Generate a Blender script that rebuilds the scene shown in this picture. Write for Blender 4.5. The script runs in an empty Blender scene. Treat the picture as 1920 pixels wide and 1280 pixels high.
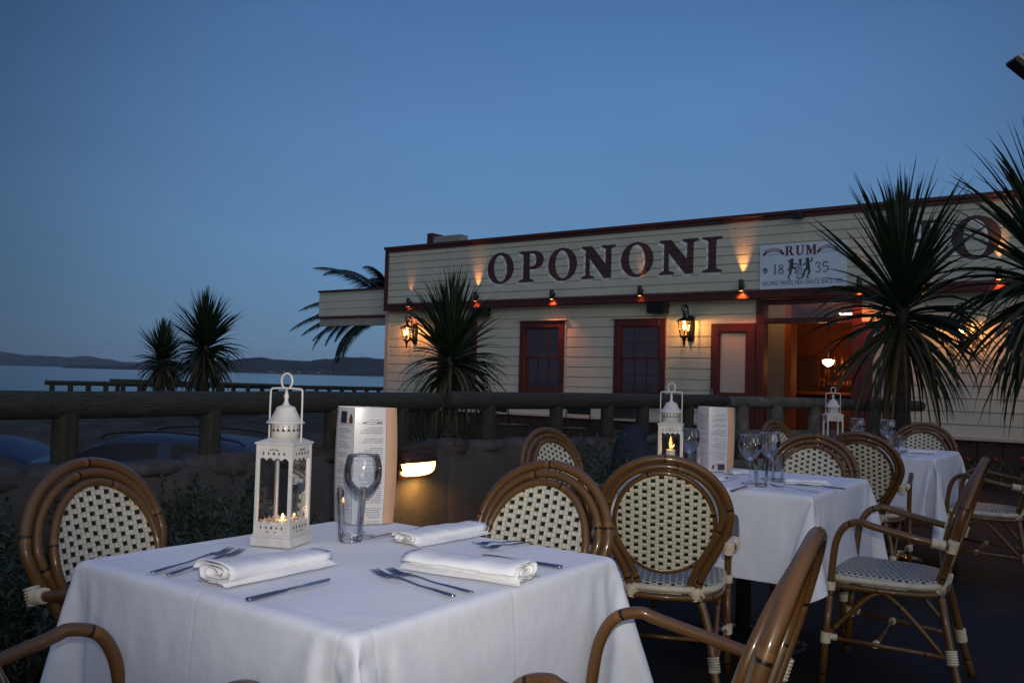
import bpy, bmesh, math, random
from mathutils import Vector, Matrix, Quaternion
R = math.radians
sc = bpy.context.scene
COL = sc.collection
rnd = random.Random(7)

# ------------------------------------------------------------------ camera
F = 1640.0; CH = 1.20
YAW, PITCH, ROLL = R(35.9), math.atan(69/1640.0), R(1.5)
cam_d = bpy.data.cameras.new('camera'); cam = bpy.data.objects.new('camera', cam_d); COL.objects.link(cam)
CM = Matrix.Rotation(YAW, 3, 'Z') @ Matrix.Rotation(math.pi/2 + PITCH, 3, 'X') @ Matrix.Rotation(ROLL, 3, 'Z')
cam.rotation_euler = CM.to_euler(); cam.location = (0, 0, CH)
cam_d.sensor_width = 36; cam_d.lens = 36*F/1920; cam_d.clip_start = 0.05; cam_d.clip_end = 30000
sc.camera = cam
def ray(u, v): return CM @ Vector(((u-960)/F, -(v-640)/F, -1))
def at_y(u, v, Y): d = ray(u, v); t = Y/d.y; return Vector((0, 0, CH)) + d*t
def at_x(u, v, X): d = ray(u, v); t = X/d.x; return Vector((0, 0, CH)) + d*t
def at_z(u, v, Z): d = ray(u, v); t = (Z-CH)/d.z; return Vector((0, 0, CH)) + d*t
def at_d(u, v, D):
    d = ray(u, v); t = D/(-d.x*math.sin(YAW)+d.y*math.cos(YAW)); return Vector((0, 0, CH)) + d*t

# ------------------------------------------------------------------ tagging
def tag(o, label=None, cat=None, group=None, kind=None):
    if label: o['label'] = label
    if cat: o['category'] = cat
    if group: o['group'] = group
    if kind: o['kind'] = kind
    return o
def empty(name, loc, rz=0, label=None, cat=None, group=None):
    o = bpy.data.objects.new(name, None); COL.objects.link(o)
    o.location = loc; o.rotation_euler = (0, 0, rz); o.empty_display_size = .1
    return tag(o, label, cat, group)
KIDS = {}
def adopt(o, parent):
    if parent is not None:
        o.parent = parent; KIDS.setdefault(parent.name, []).append(o)
def copy_tree(o, parent=None):
    c = o.copy(); COL.objects.link(c)
    if parent is not None: adopt(c, parent)
    for ch in KIDS.get(o.name, []): copy_tree(ch, c)
    return c
def clone(o, loc, rz, label, group=None):
    c = copy_tree(o); c.location = loc; c.rotation_euler = (0, 0, rz); c['label'] = label
    if group: c['group'] = group
    return c

# ------------------------------------------------------------------ mesh builder
class MB:
    def __init__(s): s.v = []; s.f = []; s.m = []; s.uv = []; s.sm = []
    def add(s, vs, fs, mi=0, uvs=None, smooth=False):
        b = len(s.v); s.v += [tuple(p) for p in vs]
        for k, f in enumerate(fs):
            s.f.append([b+i for i in f]); s.m.append(mi); s.sm.append(smooth)
            s.uv.append([uvs[i] for i in f] if uvs else None)
        return s
    def box(s, x0, x1, y0, y1, z0, z1, mi=0, M=None):
        vs = [Vector(p) for p in ((x0,y0,z0),(x1,y0,z0),(x1,y1,z0),(x0,y1,z0),(x0,y0,z1),(x1,y0,z1),(x1,y1,z1),(x0,y1,z1))]
        if M is not None: vs = [M @ p for p in vs]
        return s.add(vs, [(0,3,2,1),(4,5,6,7),(0,1,5,4),(1,2,6,5),(2,3,7,6),(3,0,4,7)], mi)
    def bbox(s, x0, x1, y0, y1, z0, z1, b=.003, mi=0, M=None):
        # box with chamfered vertical and horizontal edges
        pr = [(x0+b,y0),(x1-b,y0),(x1,y0+b),(x1,y1-b),(x1-b,y1),(x0+b,y1),(x0,y1-b),(x0,y0+b)]
        cx, cy = (x0+x1)/2, (y0+y1)/2
        def ins(p): return (p[0]+(b if p[0] < cx else -b), p[1]+(b if p[1] < cy else -b))
        rows = [[(*ins(p), z0) for p in pr], [(*p, z0+b) for p in pr], [(*p, z1-b) for p in pr], [(*ins(p), z1) for p in pr]]
        vs = [Vector(p) for r in rows for p in r]
        if M is not None: vs = [M @ p for p in vs]
        fs = [tuple(reversed(range(8))), tuple(range(24, 32))]
        for r in range(3):
            for i in range(8):
                j = (i+1) % 8; fs.append((r*8+i, r*8+j, r*8+8+j, r*8+8+i))
        return s.add(vs, fs, mi)
    def tube(s, path, rad, seg=10, closed=False, mi=0, caps=True, flat=1.0, up=None):
        P = [Vector(p) for p in path]; n = len(P)
        if not hasattr(rad, '__len__'): rad = [rad]*n
        T = []
        for i in range(n):
            if closed: d = P[(i+1) % n]-P[i-1]
            else: d = P[min(i+1, n-1)]-P[max(i-1, 0)]
            T.append(d.normalized() if d.length > 1e-9 else Vector((0, 0, 1)))
        a = Vector(up) if up is not None else (Vector((0, 0, 1)) if abs(T[0].z) < .9 else Vector((1, 0, 0)))
        nrm = (a - T[0]*a.dot(T[0])).normalized()
        vs = []; uvs = []; L = 0
        for i in range(n):
            if i > 0:
                L += (P[i]-P[i-1]).length
                if up is not None:
                    a = Vector(up); nrm = (a - T[i]*a.dot(T[i])).normalized()
                else:
                    nrm = (nrm - T[i]*nrm.dot(T[i])).normalized()
            bn = T[i].cross(nrm)
            for k in range(seg):
                t = 2*math.pi*k/seg
                vs.append(P[i] + nrm*(math.cos(t)*rad[i]*flat) + bn*(math.sin(t)*rad[i])); uvs.append((L, k/seg))
        fs = []
        m = n if closed else n-1
        for i in range(m):
            for k in range(seg):
                k2 = (k+1) % seg; i2 = (i+1) % n
                fs.append((i*seg+k, i*seg+k2, i2*seg+k2, i2*seg+k))
        s.add(vs, fs, mi, uvs, True)
        if caps and not closed:
            b = len(s.v)-n*seg
            s.f.append([b+k for k in reversed(range(seg))]); s.m.append(mi); s.uv.append(None); s.sm.append(False)
            s.f.append([b+(n-1)*seg+k for k in range(seg)]); s.m.append(mi); s.uv.append(None); s.sm.append(False)
        return s
    def lathe(s, prof, c=(0, 0, 0), seg=24, mi=0, smooth=True, rot=0, closed=False):
        vs = []; n = len(prof)
        for r, z in prof:
            for k in range(seg):
                t = 2*math.pi*k/seg+rot; vs.append((c[0]+r*math.cos(t), c[1]+r*math.sin(t), c[2]+z))
        fs = []
        for i in range(n if closed else n-1):
            i2 = (i+1) % n
            for k in range(seg):
                k2 = (k+1) % seg; fs.append((i*seg+k, i*seg+k2, i2*seg+k2, i2*seg+k))
        if not closed:
            if prof[0][0] > 1e-6: fs.append(tuple(reversed(range(seg))))
            if prof[-1][0] > 1e-6: fs.append(tuple((n-1)*seg+k for k in range(seg)))
        return s.add(vs, fs, mi, None, smooth)
    def prism(s, pts, y0, y1, mi=0, M=None):
        # pts in x,z ; extruded along y
        n = len(pts)
        vs = [Vector((p[0], y0, p[1])) for p in pts]+[Vector((p[0], y1, p[1])) for p in pts]
        if M is not None: vs = [M @ p for p in vs]
        fs = [tuple(range(n)), tuple(reversed(range(n, 2*n)))]
        for i in range(n):
            j = (i+1) % n; fs.append((i, n+i, n+j, j))
        return s.add(vs, fs, mi)
    def build(s, name, mats, parent=None, loc=None):
        me = bpy.data.meshes.new(name); me.from_pydata(s.v, [], s.f)
        if not isinstance(mats, (list, tuple)): mats = [mats]
        for m in mats: me.materials.append(m)
        for p, mi, sm in zip(me.polygons, s.m, s.sm): p.material_index = mi; p.use_smooth = sm
        if any(u is not None for u in s.uv):
            ul = me.uv_layers.new(name='UVMap'); k = 0
            for p, u in zip(me.polygons, s.uv):
                for i in range(p.loop_total):
                    if u is not None: ul.data[p.loop_start+i].uv = u[i]
        bm = bmesh.new(); bm.from_mesh(me)
        bmesh.ops.remove_doubles(bm, verts=[v for v in bm.verts if False] or [], dist=0) if False else None
        bmesh.ops.recalc_face_normals(bm, faces=bm.faces); bm.to_mesh(me); bm.free()
        o = bpy.data.objects.new(name, me); COL.objects.link(o); adopt(o, parent)
        if loc is not None: o.location = loc
        return o

def crom(pts, n=6, closed=False):
    P = [Vector(p) for p in pts]; out = []
    N = len(P); rng = N if closed else N-1
    for i in range(rng):
        if closed: a, b, c, d = P[i-1], P[i], P[(i+1) % N], P[(i+2) % N]
        else: a, b, c, d = P[max(i-1, 0)], P[i], P[i+1], P[min(i+2, N-1)]
        for k in range(n):
            t = k/n
            out.append(.5*((2*b)+(-a+c)*t+(2*a-5*b+4*c-d)*t*t+(-a+3*b-3*c+d)*t**3))
    if not closed: out.append(P[-1])
    return out

# ------------------------------------------------------------------ materials
class NT:
    def __init__(s, name):
        s.mat = bpy.data.materials.new(name); s.mat.use_nodes = True
        s.t = s.mat.node_tree; s.b = s.t.nodes['Principled BSDF']; s.out = s.t.nodes['Material Output']
    def n(s, typ, **kw):
        nd = s.t.nodes.new(typ)
        for k, v in kw.items():
            if k.startswith('i_'): nd.inputs[int(k[2:])].default_value = v
            elif k.startswith('in_'): nd.inputs[k[3:].replace('_', ' ')].default_value = v
            else: setattr(nd, k, v)
        return nd
    def l(s, a, b): s.t.links.new(a, b)
    def math(s, op, a, b=None, c=None):
        nd = s.t.nodes.new('ShaderNodeMath'); nd.operation = op
        for i, x in enumerate((a, b, c)):
            if x is None: continue
            if hasattr(x, 'is_output') or hasattr(x, 'links'): s.l(x, nd.inputs[i])
            else: nd.inputs[i].default_value = x
        return nd.outputs[0]
    def mix(s, fac, a, b):
        nd = s.t.nodes.new('ShaderNodeMix'); nd.data_type = 'RGBA'
        for i, x in ((0, fac), (6, a), (7, b)):
            if hasattr(x, 'links'): s.l(x, nd.inputs[i])
            else: nd.inputs[i].default_value = x if i == 0 else (*x[:3], 1)
        return nd.outputs[2]
    def noise(s, scale, detail=4, rough=.55, vec=None, dist=0):
        nd = s.n('ShaderNodeTexNoise'); nd.inputs['Scale'].default_value = scale
        nd.inputs['Detail'].default_value = detail; nd.inputs['Roughness'].default_value = rough; nd.inputs['Distortion'].default_value = dist
        if vec is not None: s.l(vec, nd.inputs['Vector'])
        return nd.outputs['Fac']
    def obj(s, scale=None):
        c = s.n('ShaderNodeTexCoord').outputs['Object']
        if scale:
            m = s.n('ShaderNodeMapping'); m.inputs['Scale'].default_value = scale; s.l(c, m.inputs['Vector']); c = m.outputs[0]
        return c
    def ramp(s, fac, stops):
        r = s.n('ShaderNodeValToRGB'); e = r.color_ramp.elements
        while len(e) < len(stops): e.new(.5)
        for el, (p, c) in zip(e, stops): el.position = p; el.color = (*c, 1)
        s.l(fac, r.inputs[0]); return r.outputs[0]
    def color(s, x):
        if hasattr(x, 'links'): s.l(x, s.b.inputs['Base Color'])
        else: s.b.inputs['Base Color'].default_value = (*x, 1)
    def rough(s, x):
        if hasattr(x, 'links'): s.l(x, s.b.inputs['Roughness'])
        else: s.b.inputs['Roughness'].default_value = x
    def bump(s, h, strength=.3, dist=.01):
        b = s.n('ShaderNodeBump'); b.inputs['Strength'].default_value = strength; b.inputs['Distance'].default_value = dist
        s.l(h, b.inputs['Height']); s.l(b.outputs[0], s.b.inputs['Normal'])
def simple(name, c, rough=.5, metal=0, var=.25, scale=8, bump=0, bscale=40, coat=0, spec=None):
    m = NT(name); o = m.obj()
    f = m.noise(scale, 5, .6, o)
    lo = tuple(x*(1-var) for x in c); hi = tuple(min(1, x*(1+var)) for x in c)
    m.color(m.ramp(f, [(.3, lo), (.7, hi)]))
    m.rough(rough); m.b.inputs['Metallic'].default_value = metal; m.b.inputs['Coat Weight'].default_value = coat
    m.b.inputs['Coat Roughness'].default_value = .12
    if spec is not None: m.b.inputs['Specular IOR Level'].default_value = spec
    if bump: m.bump(m.noise(bscale, 4, .6, o), bump, .005)
    return m.mat
def emit(name, c, s):
    m = NT(name); m.color((.8, .7, .5)); m.b.inputs['Emission Color'].default_value = (*c, 1); m.b.inputs['Emission Strength'].default_value = s
    return m.mat
def glass(name, c=(1, 1, 1), rough=0.0, ior=1.45, thin=False):
    m = NT(name); m.color(c); m.rough(rough); m.b.inputs['Transmission Weight'].default_value = 1; m.b.inputs['IOR'].default_value = ior
    return m.mat
def pane(name, tint=(.9, .95, 1), refl=.5, rough=.02, kf=1.3):
    # thin window pane: straight-through view mixed with a mirror reflection by Fresnel
    m = NT(name); t = m.n('ShaderNodeBsdfTransparent'); t.inputs[0].default_value = (*tint, 1)
    g = m.n('ShaderNodeBsdfGlossy'); g.inputs['Roughness'].default_value = rough; g.inputs['Color'].default_value = (1, 1, 1, 1)
    fr = m.n('ShaderNodeFresnel'); fr.inputs['IOR'].default_value = 1.5
    k = m.math('MULTIPLY_ADD', fr.outputs[0], kf, refl*.035)
    mx = m.n('ShaderNodeMixShader'); m.l(k, mx.inputs[0]); m.l(t.outputs[0], mx.inputs[1]); m.l(g.outputs[0], mx.inputs[2])
    m.l(mx.outputs[0], m.out.inputs[0]); return m.mat

def rattan(name, base):
    m = NT(name); uv = m.n('ShaderNodeUVMap').outputs[0]
    sp = m.n('ShaderNodeSeparateXYZ'); m.l(uv, sp.inputs[0])
    u = sp.outputs[0]
    # node rings roughly every 0.3 m along the pole
    fr = m.math('FRACT', m.math('MULTIPLY_ADD', u, 3.1, .37))
    ring = m.math('LESS_THAN', m.math('ABSOLUTE', m.math('SUBTRACT', fr, .5)), .011)
    mp = m.n('ShaderNodeMapping'); mp.inputs['Scale'].default_value = (4, 20, 1); m.l(uv, mp.inputs[0])
    st = m.noise(3, 5, .6, mp.outputs[0])
    o = m.obj(); bl = m.noise(7, 3, .5, o)
    c1 = m.ramp(st, [(.25, tuple(x*.55 for x in base)), (.55, base), (.8, tuple(x*1.35 for x in base))])
    c2 = m.mix(m.math('MULTIPLY', bl, .5), c1, tuple(x*.6 for x in base))
    pale = m.math('LESS_THAN', m.math('ABSOLUTE', m.math('SUBTRACT', fr, .535)), .020)
    sc_n = m.math('GREATER_THAN', m.noise(22, 4, .7, mp.outputs[0]), .66)
    c2 = m.mix(m.math('MULTIPLY', pale, .35), c2, tuple(x*1.9 for x in base)); c2 = m.mix(m.math('MULTIPLY', sc_n, .5), c2, tuple(x*.35 for x in base))
    m.color(m.mix(ring, c2, (.012, .006, .003)))
    m.rough(m.math('MULTIPLY_ADD', st, .35, .2)); m.b.inputs['Coat Weight'].default_value = .4; m.b.inputs['Coat Roughness'].default_value = .1; m.b.inputs['Specular IOR Level'].default_value = .35
    near = m.math('SMOOTH_MIN', m.math('ABSOLUTE', m.math('SUBTRACT', fr, .5)), .05, .02)
    m.bump(m.math('SUBTRACT', 0, near), .5, .02)
    return m.mat
def weave(name, pu=.031, pv=.0145, cream=(.74, .68, .52), dark=(.004, .018, .011), fill=.52, spec=.4):
    m = NT(name); uv = m.n('ShaderNodeUVMap').outputs[0]
    sp = m.n('ShaderNodeSeparateXYZ'); m.l(uv, sp.inputs[0])
    wob = m.noise(22, 2, .5, m.obj()); wob2 = m.noise(17, 2, .5, m.obj((1.3, 1, .8)))
    U = m.math('DIVIDE', m.math('MULTIPLY_ADD', wob, .010, sp.outputs[0]), pu); V = m.math('DIVIDE', m.math('MULTIPLY_ADD', wob2, .008, sp.outputs[1]), pv)
    i = m.math('FLOOR', U); j = m.math('FLOOR', V); fu = m.math('FRACT', U); fv = m.math('FRACT', V)
    par = m.math('FLOORED_MODULO', m.math('ADD', i, j), 2)
    even = m.math('LESS_THAN', par, .5)
    iu = m.math('LESS_THAN', m.math('ABSOLUTE', m.math('SUBTRACT', fu, .5)), fill/2)
    iv = m.math('LESS_THAN', m.math('ABSOLUTE', m.math('SUBTRACT', fv, .5)), .44)
    sq = m.math('MULTIPLY', even, m.math('MULTIPLY', iu, iv))
    # strand borders
    gu = m.math('MINIMUM', m.math('ABSOLUTE', m.math('SUBTRACT', fu, .25)), m.math('ABSOLUTE', m.math('SUBTRACT', fu, .75)))
    gl = m.math('LESS_THAN', m.math('MINIMUM', m.math('MULTIPLY', gu, 2), m.math('MULTIPLY', m.math('MINIMUM', fv, m.math('SUBTRACT', 1, fv)), 1)), .055)
    o = m.obj(); n = m.noise(60, 3, .6, o); n2 = m.noise(5, 3, .5, o)
    cc = m.ramp(n, [(.3, tuple(x*.78 for x in cream)), (.7, tuple(x*1.08 for x in cream))])
    wr = m.n('ShaderNodeTexWhiteNoise', noise_dimensions='1D'); m.l(j, wr.inputs['W'])
    cc = m.mix(m.math('MULTIPLY', wr.outputs[0], .28), cc, tuple(x*.62 for x in cream))
    cc = m.mix(m.math('MULTIPLY', n2, .35), cc, tuple(x*.7 for x in cream))
    cc = m.mix(m.math('MULTIPLY', gl, .6), cc, tuple(x*.3 for x in cream))
    m.color(m.mix(sq, cc, dark)); m.rough(.38); m.b.inputs['Specular IOR Level'].default_value = spec
    hump = m.math('MULTIPLY', m.math('SINE', m.math('MULTIPLY', fv, math.pi)), m.math('ABSOLUTE', m.math('SINE', m.math('MULTIPLY', m.math('SUBTRACT', fu, .25), 2*math.pi))))
    m.bump(m.math('SUBTRACT', hump, m.math('MULTIPLY', sq, .8)), .6, .003)
    return m.mat
def text_paper(name, rows=46, seed=0, mirror=False):
    m = NT(name); uv = m.n('ShaderNodeUVMap').outputs[0]
    sp = m.n('ShaderNodeSeparateXYZ'); m.l(uv, sp.inputs[0]); u, v = sp.outputs[0], sp.outputs[1]
    V = m.math('MULTIPLY', v, rows); j = m.math('FLOOR', V); fv = m.math('FRACT', V)
    line = m.math('LESS_THAN', m.math('ABSOLUTE', m.math('SUBTRACT', fv, .5)), .2)
    wn = m.n('ShaderNodeTexWhiteNoise', noise_dimensions='1D'); m.l(m.math('ADD', j, seed), wn.inputs['W'])
    w = wn.outputs[0]
    a = m.math('GREATER_THAN', u, m.math('MULTIPLY_ADD', w, .45, .08)); b = m.math('LESS_THAN', u, .9)
    if mirror:
        a = m.math('LESS_THAN', u, m.math('MULTIPLY_ADD', w, -.45, .92)); b = m.math('GREATER_THAN', u, .1)
    skip = m.math('LESS_THAN', m.math('FRACT', m.math('MULTIPLY', w, 7.3)), .8)
    cb = m.n('ShaderNodeCombineXYZ'); m.l(m.math('MULTIPLY', u, 26), cb.inputs[0]); m.l(j, cb.inputs[1])
    ch = m.math('GREATER_THAN', m.noise(1.3, 1, .5, cb.outputs[0]), .42)
    ink = m.math('MULTIPLY', m.math('MULTIPLY', line, m.math('MULTIPLY', a, b)), m.math('MULTIPLY', skip, ch))
    inv = m.math('LESS_THAN', v, .9)
    ink = m.math('MULTIPLY', m.math('MULTIPLY', ink, inv), .75)
    m.color(m.mix(ink, (.62, .61, .60), (.06, .06, .07))); m.rough(.22); m.b.inputs['Coat Weight'].default_value = .4
    return m.mat

M = {}
M['rattan'] = rattan('polished_rattan', (.145, .067, .018))
M['weave'] = weave('woven_back')
M['weave_seat'] = weave('woven_seat', .024, .012, (.50, .50, .42), (.006, .022, .016), .62)
M['binding'] = simple('cane_binding', (.62, .53, .38), .5, var=.2, scale=30)
M['cream'] = simple('cream_edge', (.55, .49, .36), .45, var=.15, scale=30)
m = NT('tablecloth_cotton'); o_ = m.obj()
m.color(m.ramp(m.noise(3, 4, .5, o_), [(.3, (.71, .735, .785)), (.7, (.77, .79, .835))])); m.rough(.85)
m.b.inputs['Sheen Weight'].default_value = .15
uvn = m.n('ShaderNodeUVMap').outputs[0]; sp_ = m.n('ShaderNodeSeparateXYZ'); m.l(uvn, sp_.inputs[0])
def crease(c):      # ironed fold lines every quarter of the cloth
    f = m.math('ABSOLUTE', m.math('SUBTRACT', m.math('FRACT', m.math('MULTIPLY_ADD', c, 4, .5)), .5)); return m.math('MINIMUM', m.math('MULTIPLY', f, 55), 1)
cr_ = m.math('ADD', crease(sp_.outputs[0]), crease(sp_.outputs[1]))
mp = m.n('ShaderNodeMapping'); mp.inputs['Scale'].default_value = (3, 3, 3); m.l(uvn, mp.inputs[0])
hh = m.math('ADD', m.math('MULTIPLY', m.noise(2.2, 5, .55, mp.outputs[0]), 1.7), m.math('MULTIPLY', cr_, .10))
hh = m.math('ADD', hh, m.math('MULTIPLY', m.noise(900, 1, .5, o_), .02))
m.bump(hh, .5, .012); M['cloth'] = m.mat
m = NT('napkin_cotton'); o_ = m.obj(); m.color((.84, .84, .84)); m.rough(.9); m.bump(m.noise(35, 4, .6, o_), .4, .006); M['napkin'] = m.mat
M['steel'] = simple('cutlery_steel', (.30, .31, .33), .22, 1, .08, 20)
M['glass'] = pane('clear_glass', (.984, .992, 1), 0.3, .03, .85); M['glass_base'] = glass('glass_base')
M['lamp_glass'] = pane('lantern_glass', (.96, .96, .96), .3, .02, .7)
M['white_metal'] = simple('white_enamel', (.60, .575, .53), .4, 0, .12, 25, .15, 60, coat=.3)
M['chip'] = simple('lantern_cutout', (.06, .05, .045), .8)
M['wax'] = simple('wax', (.75, .68, .52), .5)
M['flame'] = emit('flame', (1, .42, .10), 10); M['flame_tall'] = emit('tall_flame', (1, .40, .05), 1.7)
M['paper'] = text_paper('menu_print', 62, 3)
M['paper2'] = text_paper('menu_print_left', 62, 11, True)
M['plain_paper'] = simple('menu_card', (.68, .64, .60), .35, var=.05)
M['peach_card'] = simple('peach_card_edge', (.62, .37, .23), .4, var=.08); M['ink'] = simple('menu_ink', (.03, .025, .04), .4)
M['log'] = None
m = NT('weathered_log'); o_ = m.obj((1, 1, 1)); uv = m.n('ShaderNodeUVMap').outputs[0]
mp = m.n('ShaderNodeMapping'); mp.inputs['Scale'].default_value = (2.5, 14, 1); m.l(uv, mp.inputs[0])
g = m.noise(3, 6, .65, mp.outputs[0]); bl = m.noise(2.2, 4, .6, o_)
c = m.ramp(g, [(.25, (.018, .017, .012)), (.5, (.045, .042, .030)), (.8, (.085, .080, .060))])
m.color(m.mix(m.math('MULTIPLY', bl, .55), c, (.025, .030, .020))); ck = m.math('LESS_THAN', m.math('ABSOLUTE', m.math('SUBTRACT', m.noise(2.2, 3, .5, mp.outputs[0], 1.2), .5)), .012)
m.color(m.mix(m.math('MULTIPLY', ck, .85), m.mix(m.math('MULTIPLY', bl, .55), c, (.025, .030, .020)), (.004, .004, .003)))
m.rough(.85); m.bump(m.math('SUBTRACT', g, ck), .7, .012); M['log'] = m.mat; M['log_pale'] = simple('pale_weathered_log', (.10, .095, .075), .85, var=.5, scale=9, bump=.5, bscale=20)
m = NT('rendered_concrete'); o_ = m.obj()
c = m.ramp(m.noise(3, 7, .65, o_), [(.25, (.045, .044, .045)), (.55, (.075, .072, .072)), (.8, (.105, .102, .102))])
st = m.ramp(m.noise(1.2, 5, .7, m.obj((2.5, 2.5, .5))), [(.45, (0, 0, 0)), (.62, (1, 1, 1))])
m.color(m.mix(m.math('MULTIPLY', st, .35), c, (.035, .032, .03))); m.rough(.9)
m.bump(m.math('ADD', m.noise(25, 6, .7, o_), m.noise(4, 3, .5, o_)), .5, .012); M['concrete'] = m.mat
M['stone'] = simple('coping_stone', (.065, .062, .058), .85, var=.5, scale=6, bump=.6, bscale=18)
M['stone_dark'] = simple('dark_coping_stone', (.04, .028, .022), .85, var=.4, scale=6, bump=.6, bscale=18)
m = NT('weatherboard_paint'); o_ = m.obj()
c = m.ramp(m.noise(.9, 5, .6, o_), [(.3, (.59, .588, .455)), (.7, (.66, .655, .51))])
dirt = m.ramp(m.noise(2.0, 6, .7, m.obj((1, 1, .25))), [(.5, (0, 0, 0)), (.75, (1, 1, 1))])
m.color(m.mix(m.math('MULTIPLY', dirt, .25), c, (.34, .32, .26))); m.rough(.5); m.bump(m.noise(60, 3, .6, m.obj((.15, 1, 1))), .12, .003); M['board'] = m.mat
M['oxblood'] = simple('oxblood_trim', (.085, .019, .015), .42, var=.22, scale=5, bump=.1)
M['trim_cream'] = simple('cream_trim', (.50, .46, .38), .5, var=.1)
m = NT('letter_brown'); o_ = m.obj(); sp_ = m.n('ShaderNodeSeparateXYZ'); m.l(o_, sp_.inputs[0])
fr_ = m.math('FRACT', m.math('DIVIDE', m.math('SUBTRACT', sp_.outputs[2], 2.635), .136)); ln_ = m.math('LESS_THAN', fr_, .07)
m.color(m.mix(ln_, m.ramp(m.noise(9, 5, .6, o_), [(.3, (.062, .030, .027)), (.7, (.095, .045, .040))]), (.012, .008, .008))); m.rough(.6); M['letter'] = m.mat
M['white'] = simple('white_paint', (.88, .90, .94), .5, var=.06)
M['signboard'] = simple('sign_panel', (.70, .82, .93), .4, var=.06, scale=3)
M['sign_dark'] = simple('sign_print', (.05, .055, .07), .5)
M['sign_red'] = simple('sign_red', (.13, .035, .033), .5)
M['sign_mid'] = simple('sign_tan', (.30, .20, .15), .5)
M['black'] = simple('black_metal', (.012, .012, .013), .4, var=.3)
M['iron'] = simple('wrought_iron', (.02, .018, .016), .45, .6, .3)
M['bulb'] = emit('bulb', (1, .55, .2), 55)
M['lampglass_amber'] = pane('amber_bevelled_glass', (.95, .85, .65), .5, .1)
M['eyelid'] = emit('bulkhead_diffuser', (1, .50, .13), 9)
M['rust'] = simple('bronze_hood', (.06, .022, .010), .5, .3, .3)
M['spot_glow'] = emit('spot_lens', (1, .28, .06), 12)
M['pane'] = pane('window_glass', (.55, .58, .62), 1.8, .03, 1.8)
M['curtain'] = simple('cream_panel', (.40, .42, .37), .6, var=.06, scale=2)
M['interior'] = simple('interior_wall', (.42, .12, .035), .8, var=.15, scale=2)
M['interior_dark'] = simple('interior_panel', (.05, .02, .012), .6)
M['pendant'] = emit('pendant_glass', (1, .62, .3), 14)
M['amberglass'] = simple('bar_bottle', (.45, .20, .06), .12, var=.5, scale=12, coat=.6)
def leafmat(name, a, b, rough=.45):
    m = NT(name); o = m.obj(); f = m.noise(9, 4, .6, o)
    m.color(m.ramp(f, [(.3, a), (.7, b)])); m.rough(rough)
    m.b.inputs['Specular IOR Level'].default_value = .35
    return m.mat
M['leaf'] = leafmat('cordyline_leaf', (.009, .024, .010), (.022, .044, .017))
M['leaf_dry'] = leafmat('dry_leaf', (.07, .048, .018), (.13, .10, .045), .7)
M['shrub'] = leafmat('shrub_leaf', (.022, .045, .020), (.05, .085, .04), .6)
M['stem'] = simple('shrub_stem', (.05, .04, .028), .8)
M['bark'] = simple('bark', (.055, .042, .032), .9, var=.5, scale=10, bump=.8, bscale=25)
M['petal'] = simple('red_petal', (.45, .02, .015), .5)
M['rubble'] = None
m = NT('rubble_bank'); o_ = m.obj(); vo = m.n('ShaderNodeTexVoronoi'); vo.inputs['Scale'].default_value = 2.2; m.l(o_, vo.inputs['Vector'])
m.color(m.mix(m.noise(1.5, 5, .6, o_), m.ramp(vo.outputs['Distance'], [(0, (.075, .072, .068)), (.5, (.028, .027, .026)), (.8, (.003, .003, .003))]), (.05, .055, .035)))
m.rough(.95); m.bump(m.math('SUBTRACT', 1, vo.outputs['Distance']), 1, .15); M['rubble'] = m.mat
m = NT('terrace_paving'); o_ = m.obj(); br = m.n('ShaderNodeTexBrick'); br.offset = .5
br.inputs['Scale'].default_value = 1; br.inputs['Brick Width'].default_value = .6; br.inputs['Row Height'].default_value = .6; br.inputs['Mortar Size'].default_value = .006
br.inputs['Color1'].default_value = (.010, .010, .011, 1); br.inputs['Color2'].default_value = (.014, .0135, .014, 1); br.inputs['Mortar'].default_value = (.004, .004, .004, 1)
m.l(o_, br.inputs['Vector']); m.color(m.mix(m.math('MULTIPLY', m.noise(5, 6, .7, o_), .6), br.outputs[0], (.006, .006, .007))); m.rough(.7); m.b.inputs['Specular IOR Level'].default_value = .25; m.bump(m.noise(40, 5, .7, o_), .3, .004); M['paving'] = m.mat
M['asphalt'] = simple('asphalt', (.018, .018, .020), .9, var=.3, scale=3, bump=.4, bscale=80)
m = NT('sea_water'); o_ = m.obj(); m.color((.02, .045, .075)); m.rough(.12)
m.b.inputs['Specular IOR Level'].default_value = .6
m.bump(m.math('ADD', m.noise(.35, 5, .6, m.obj((1, 2.2, 1))), m.math('MULTIPLY', m.noise(.03, 3, .6, o_), 4)), .55, .35); M['sea'] = m.mat
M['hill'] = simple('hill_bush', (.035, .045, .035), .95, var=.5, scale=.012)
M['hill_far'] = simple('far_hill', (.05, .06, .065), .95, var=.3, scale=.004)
M['house'] = simple('house_wall', (.75, .75, .75), .7, var=.1)
M['roofm'] = simple('house_roof', (.30, .28, .27), .7)
M['car_blue'] = simple('car_paint_blue', (.016, .028, .06), .45, 0, .05, 4, spec=.3)
M['car_silver'] = simple('car_paint_silver', (.030, .045, .075), .45, 0, .05, 4, spec=.3)
M['car_glass'] = simple('car_window', (.008, .010, .014), .12, 0, .05, spec=.4)
M['tyre'] = simple('tyre', (.015, .015, .015), .8)
M['tarp'] = simple('blue_fabric', (.004, .008, .020), .7, var=.3, bump=.4, bscale=12)
M['soffit'] = simple('soffit', (.35, .34, .31), .7)
M['base_timber'] = simple('base_boards', (.045, .026, .016), .8, var=.35, scale=6)
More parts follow.
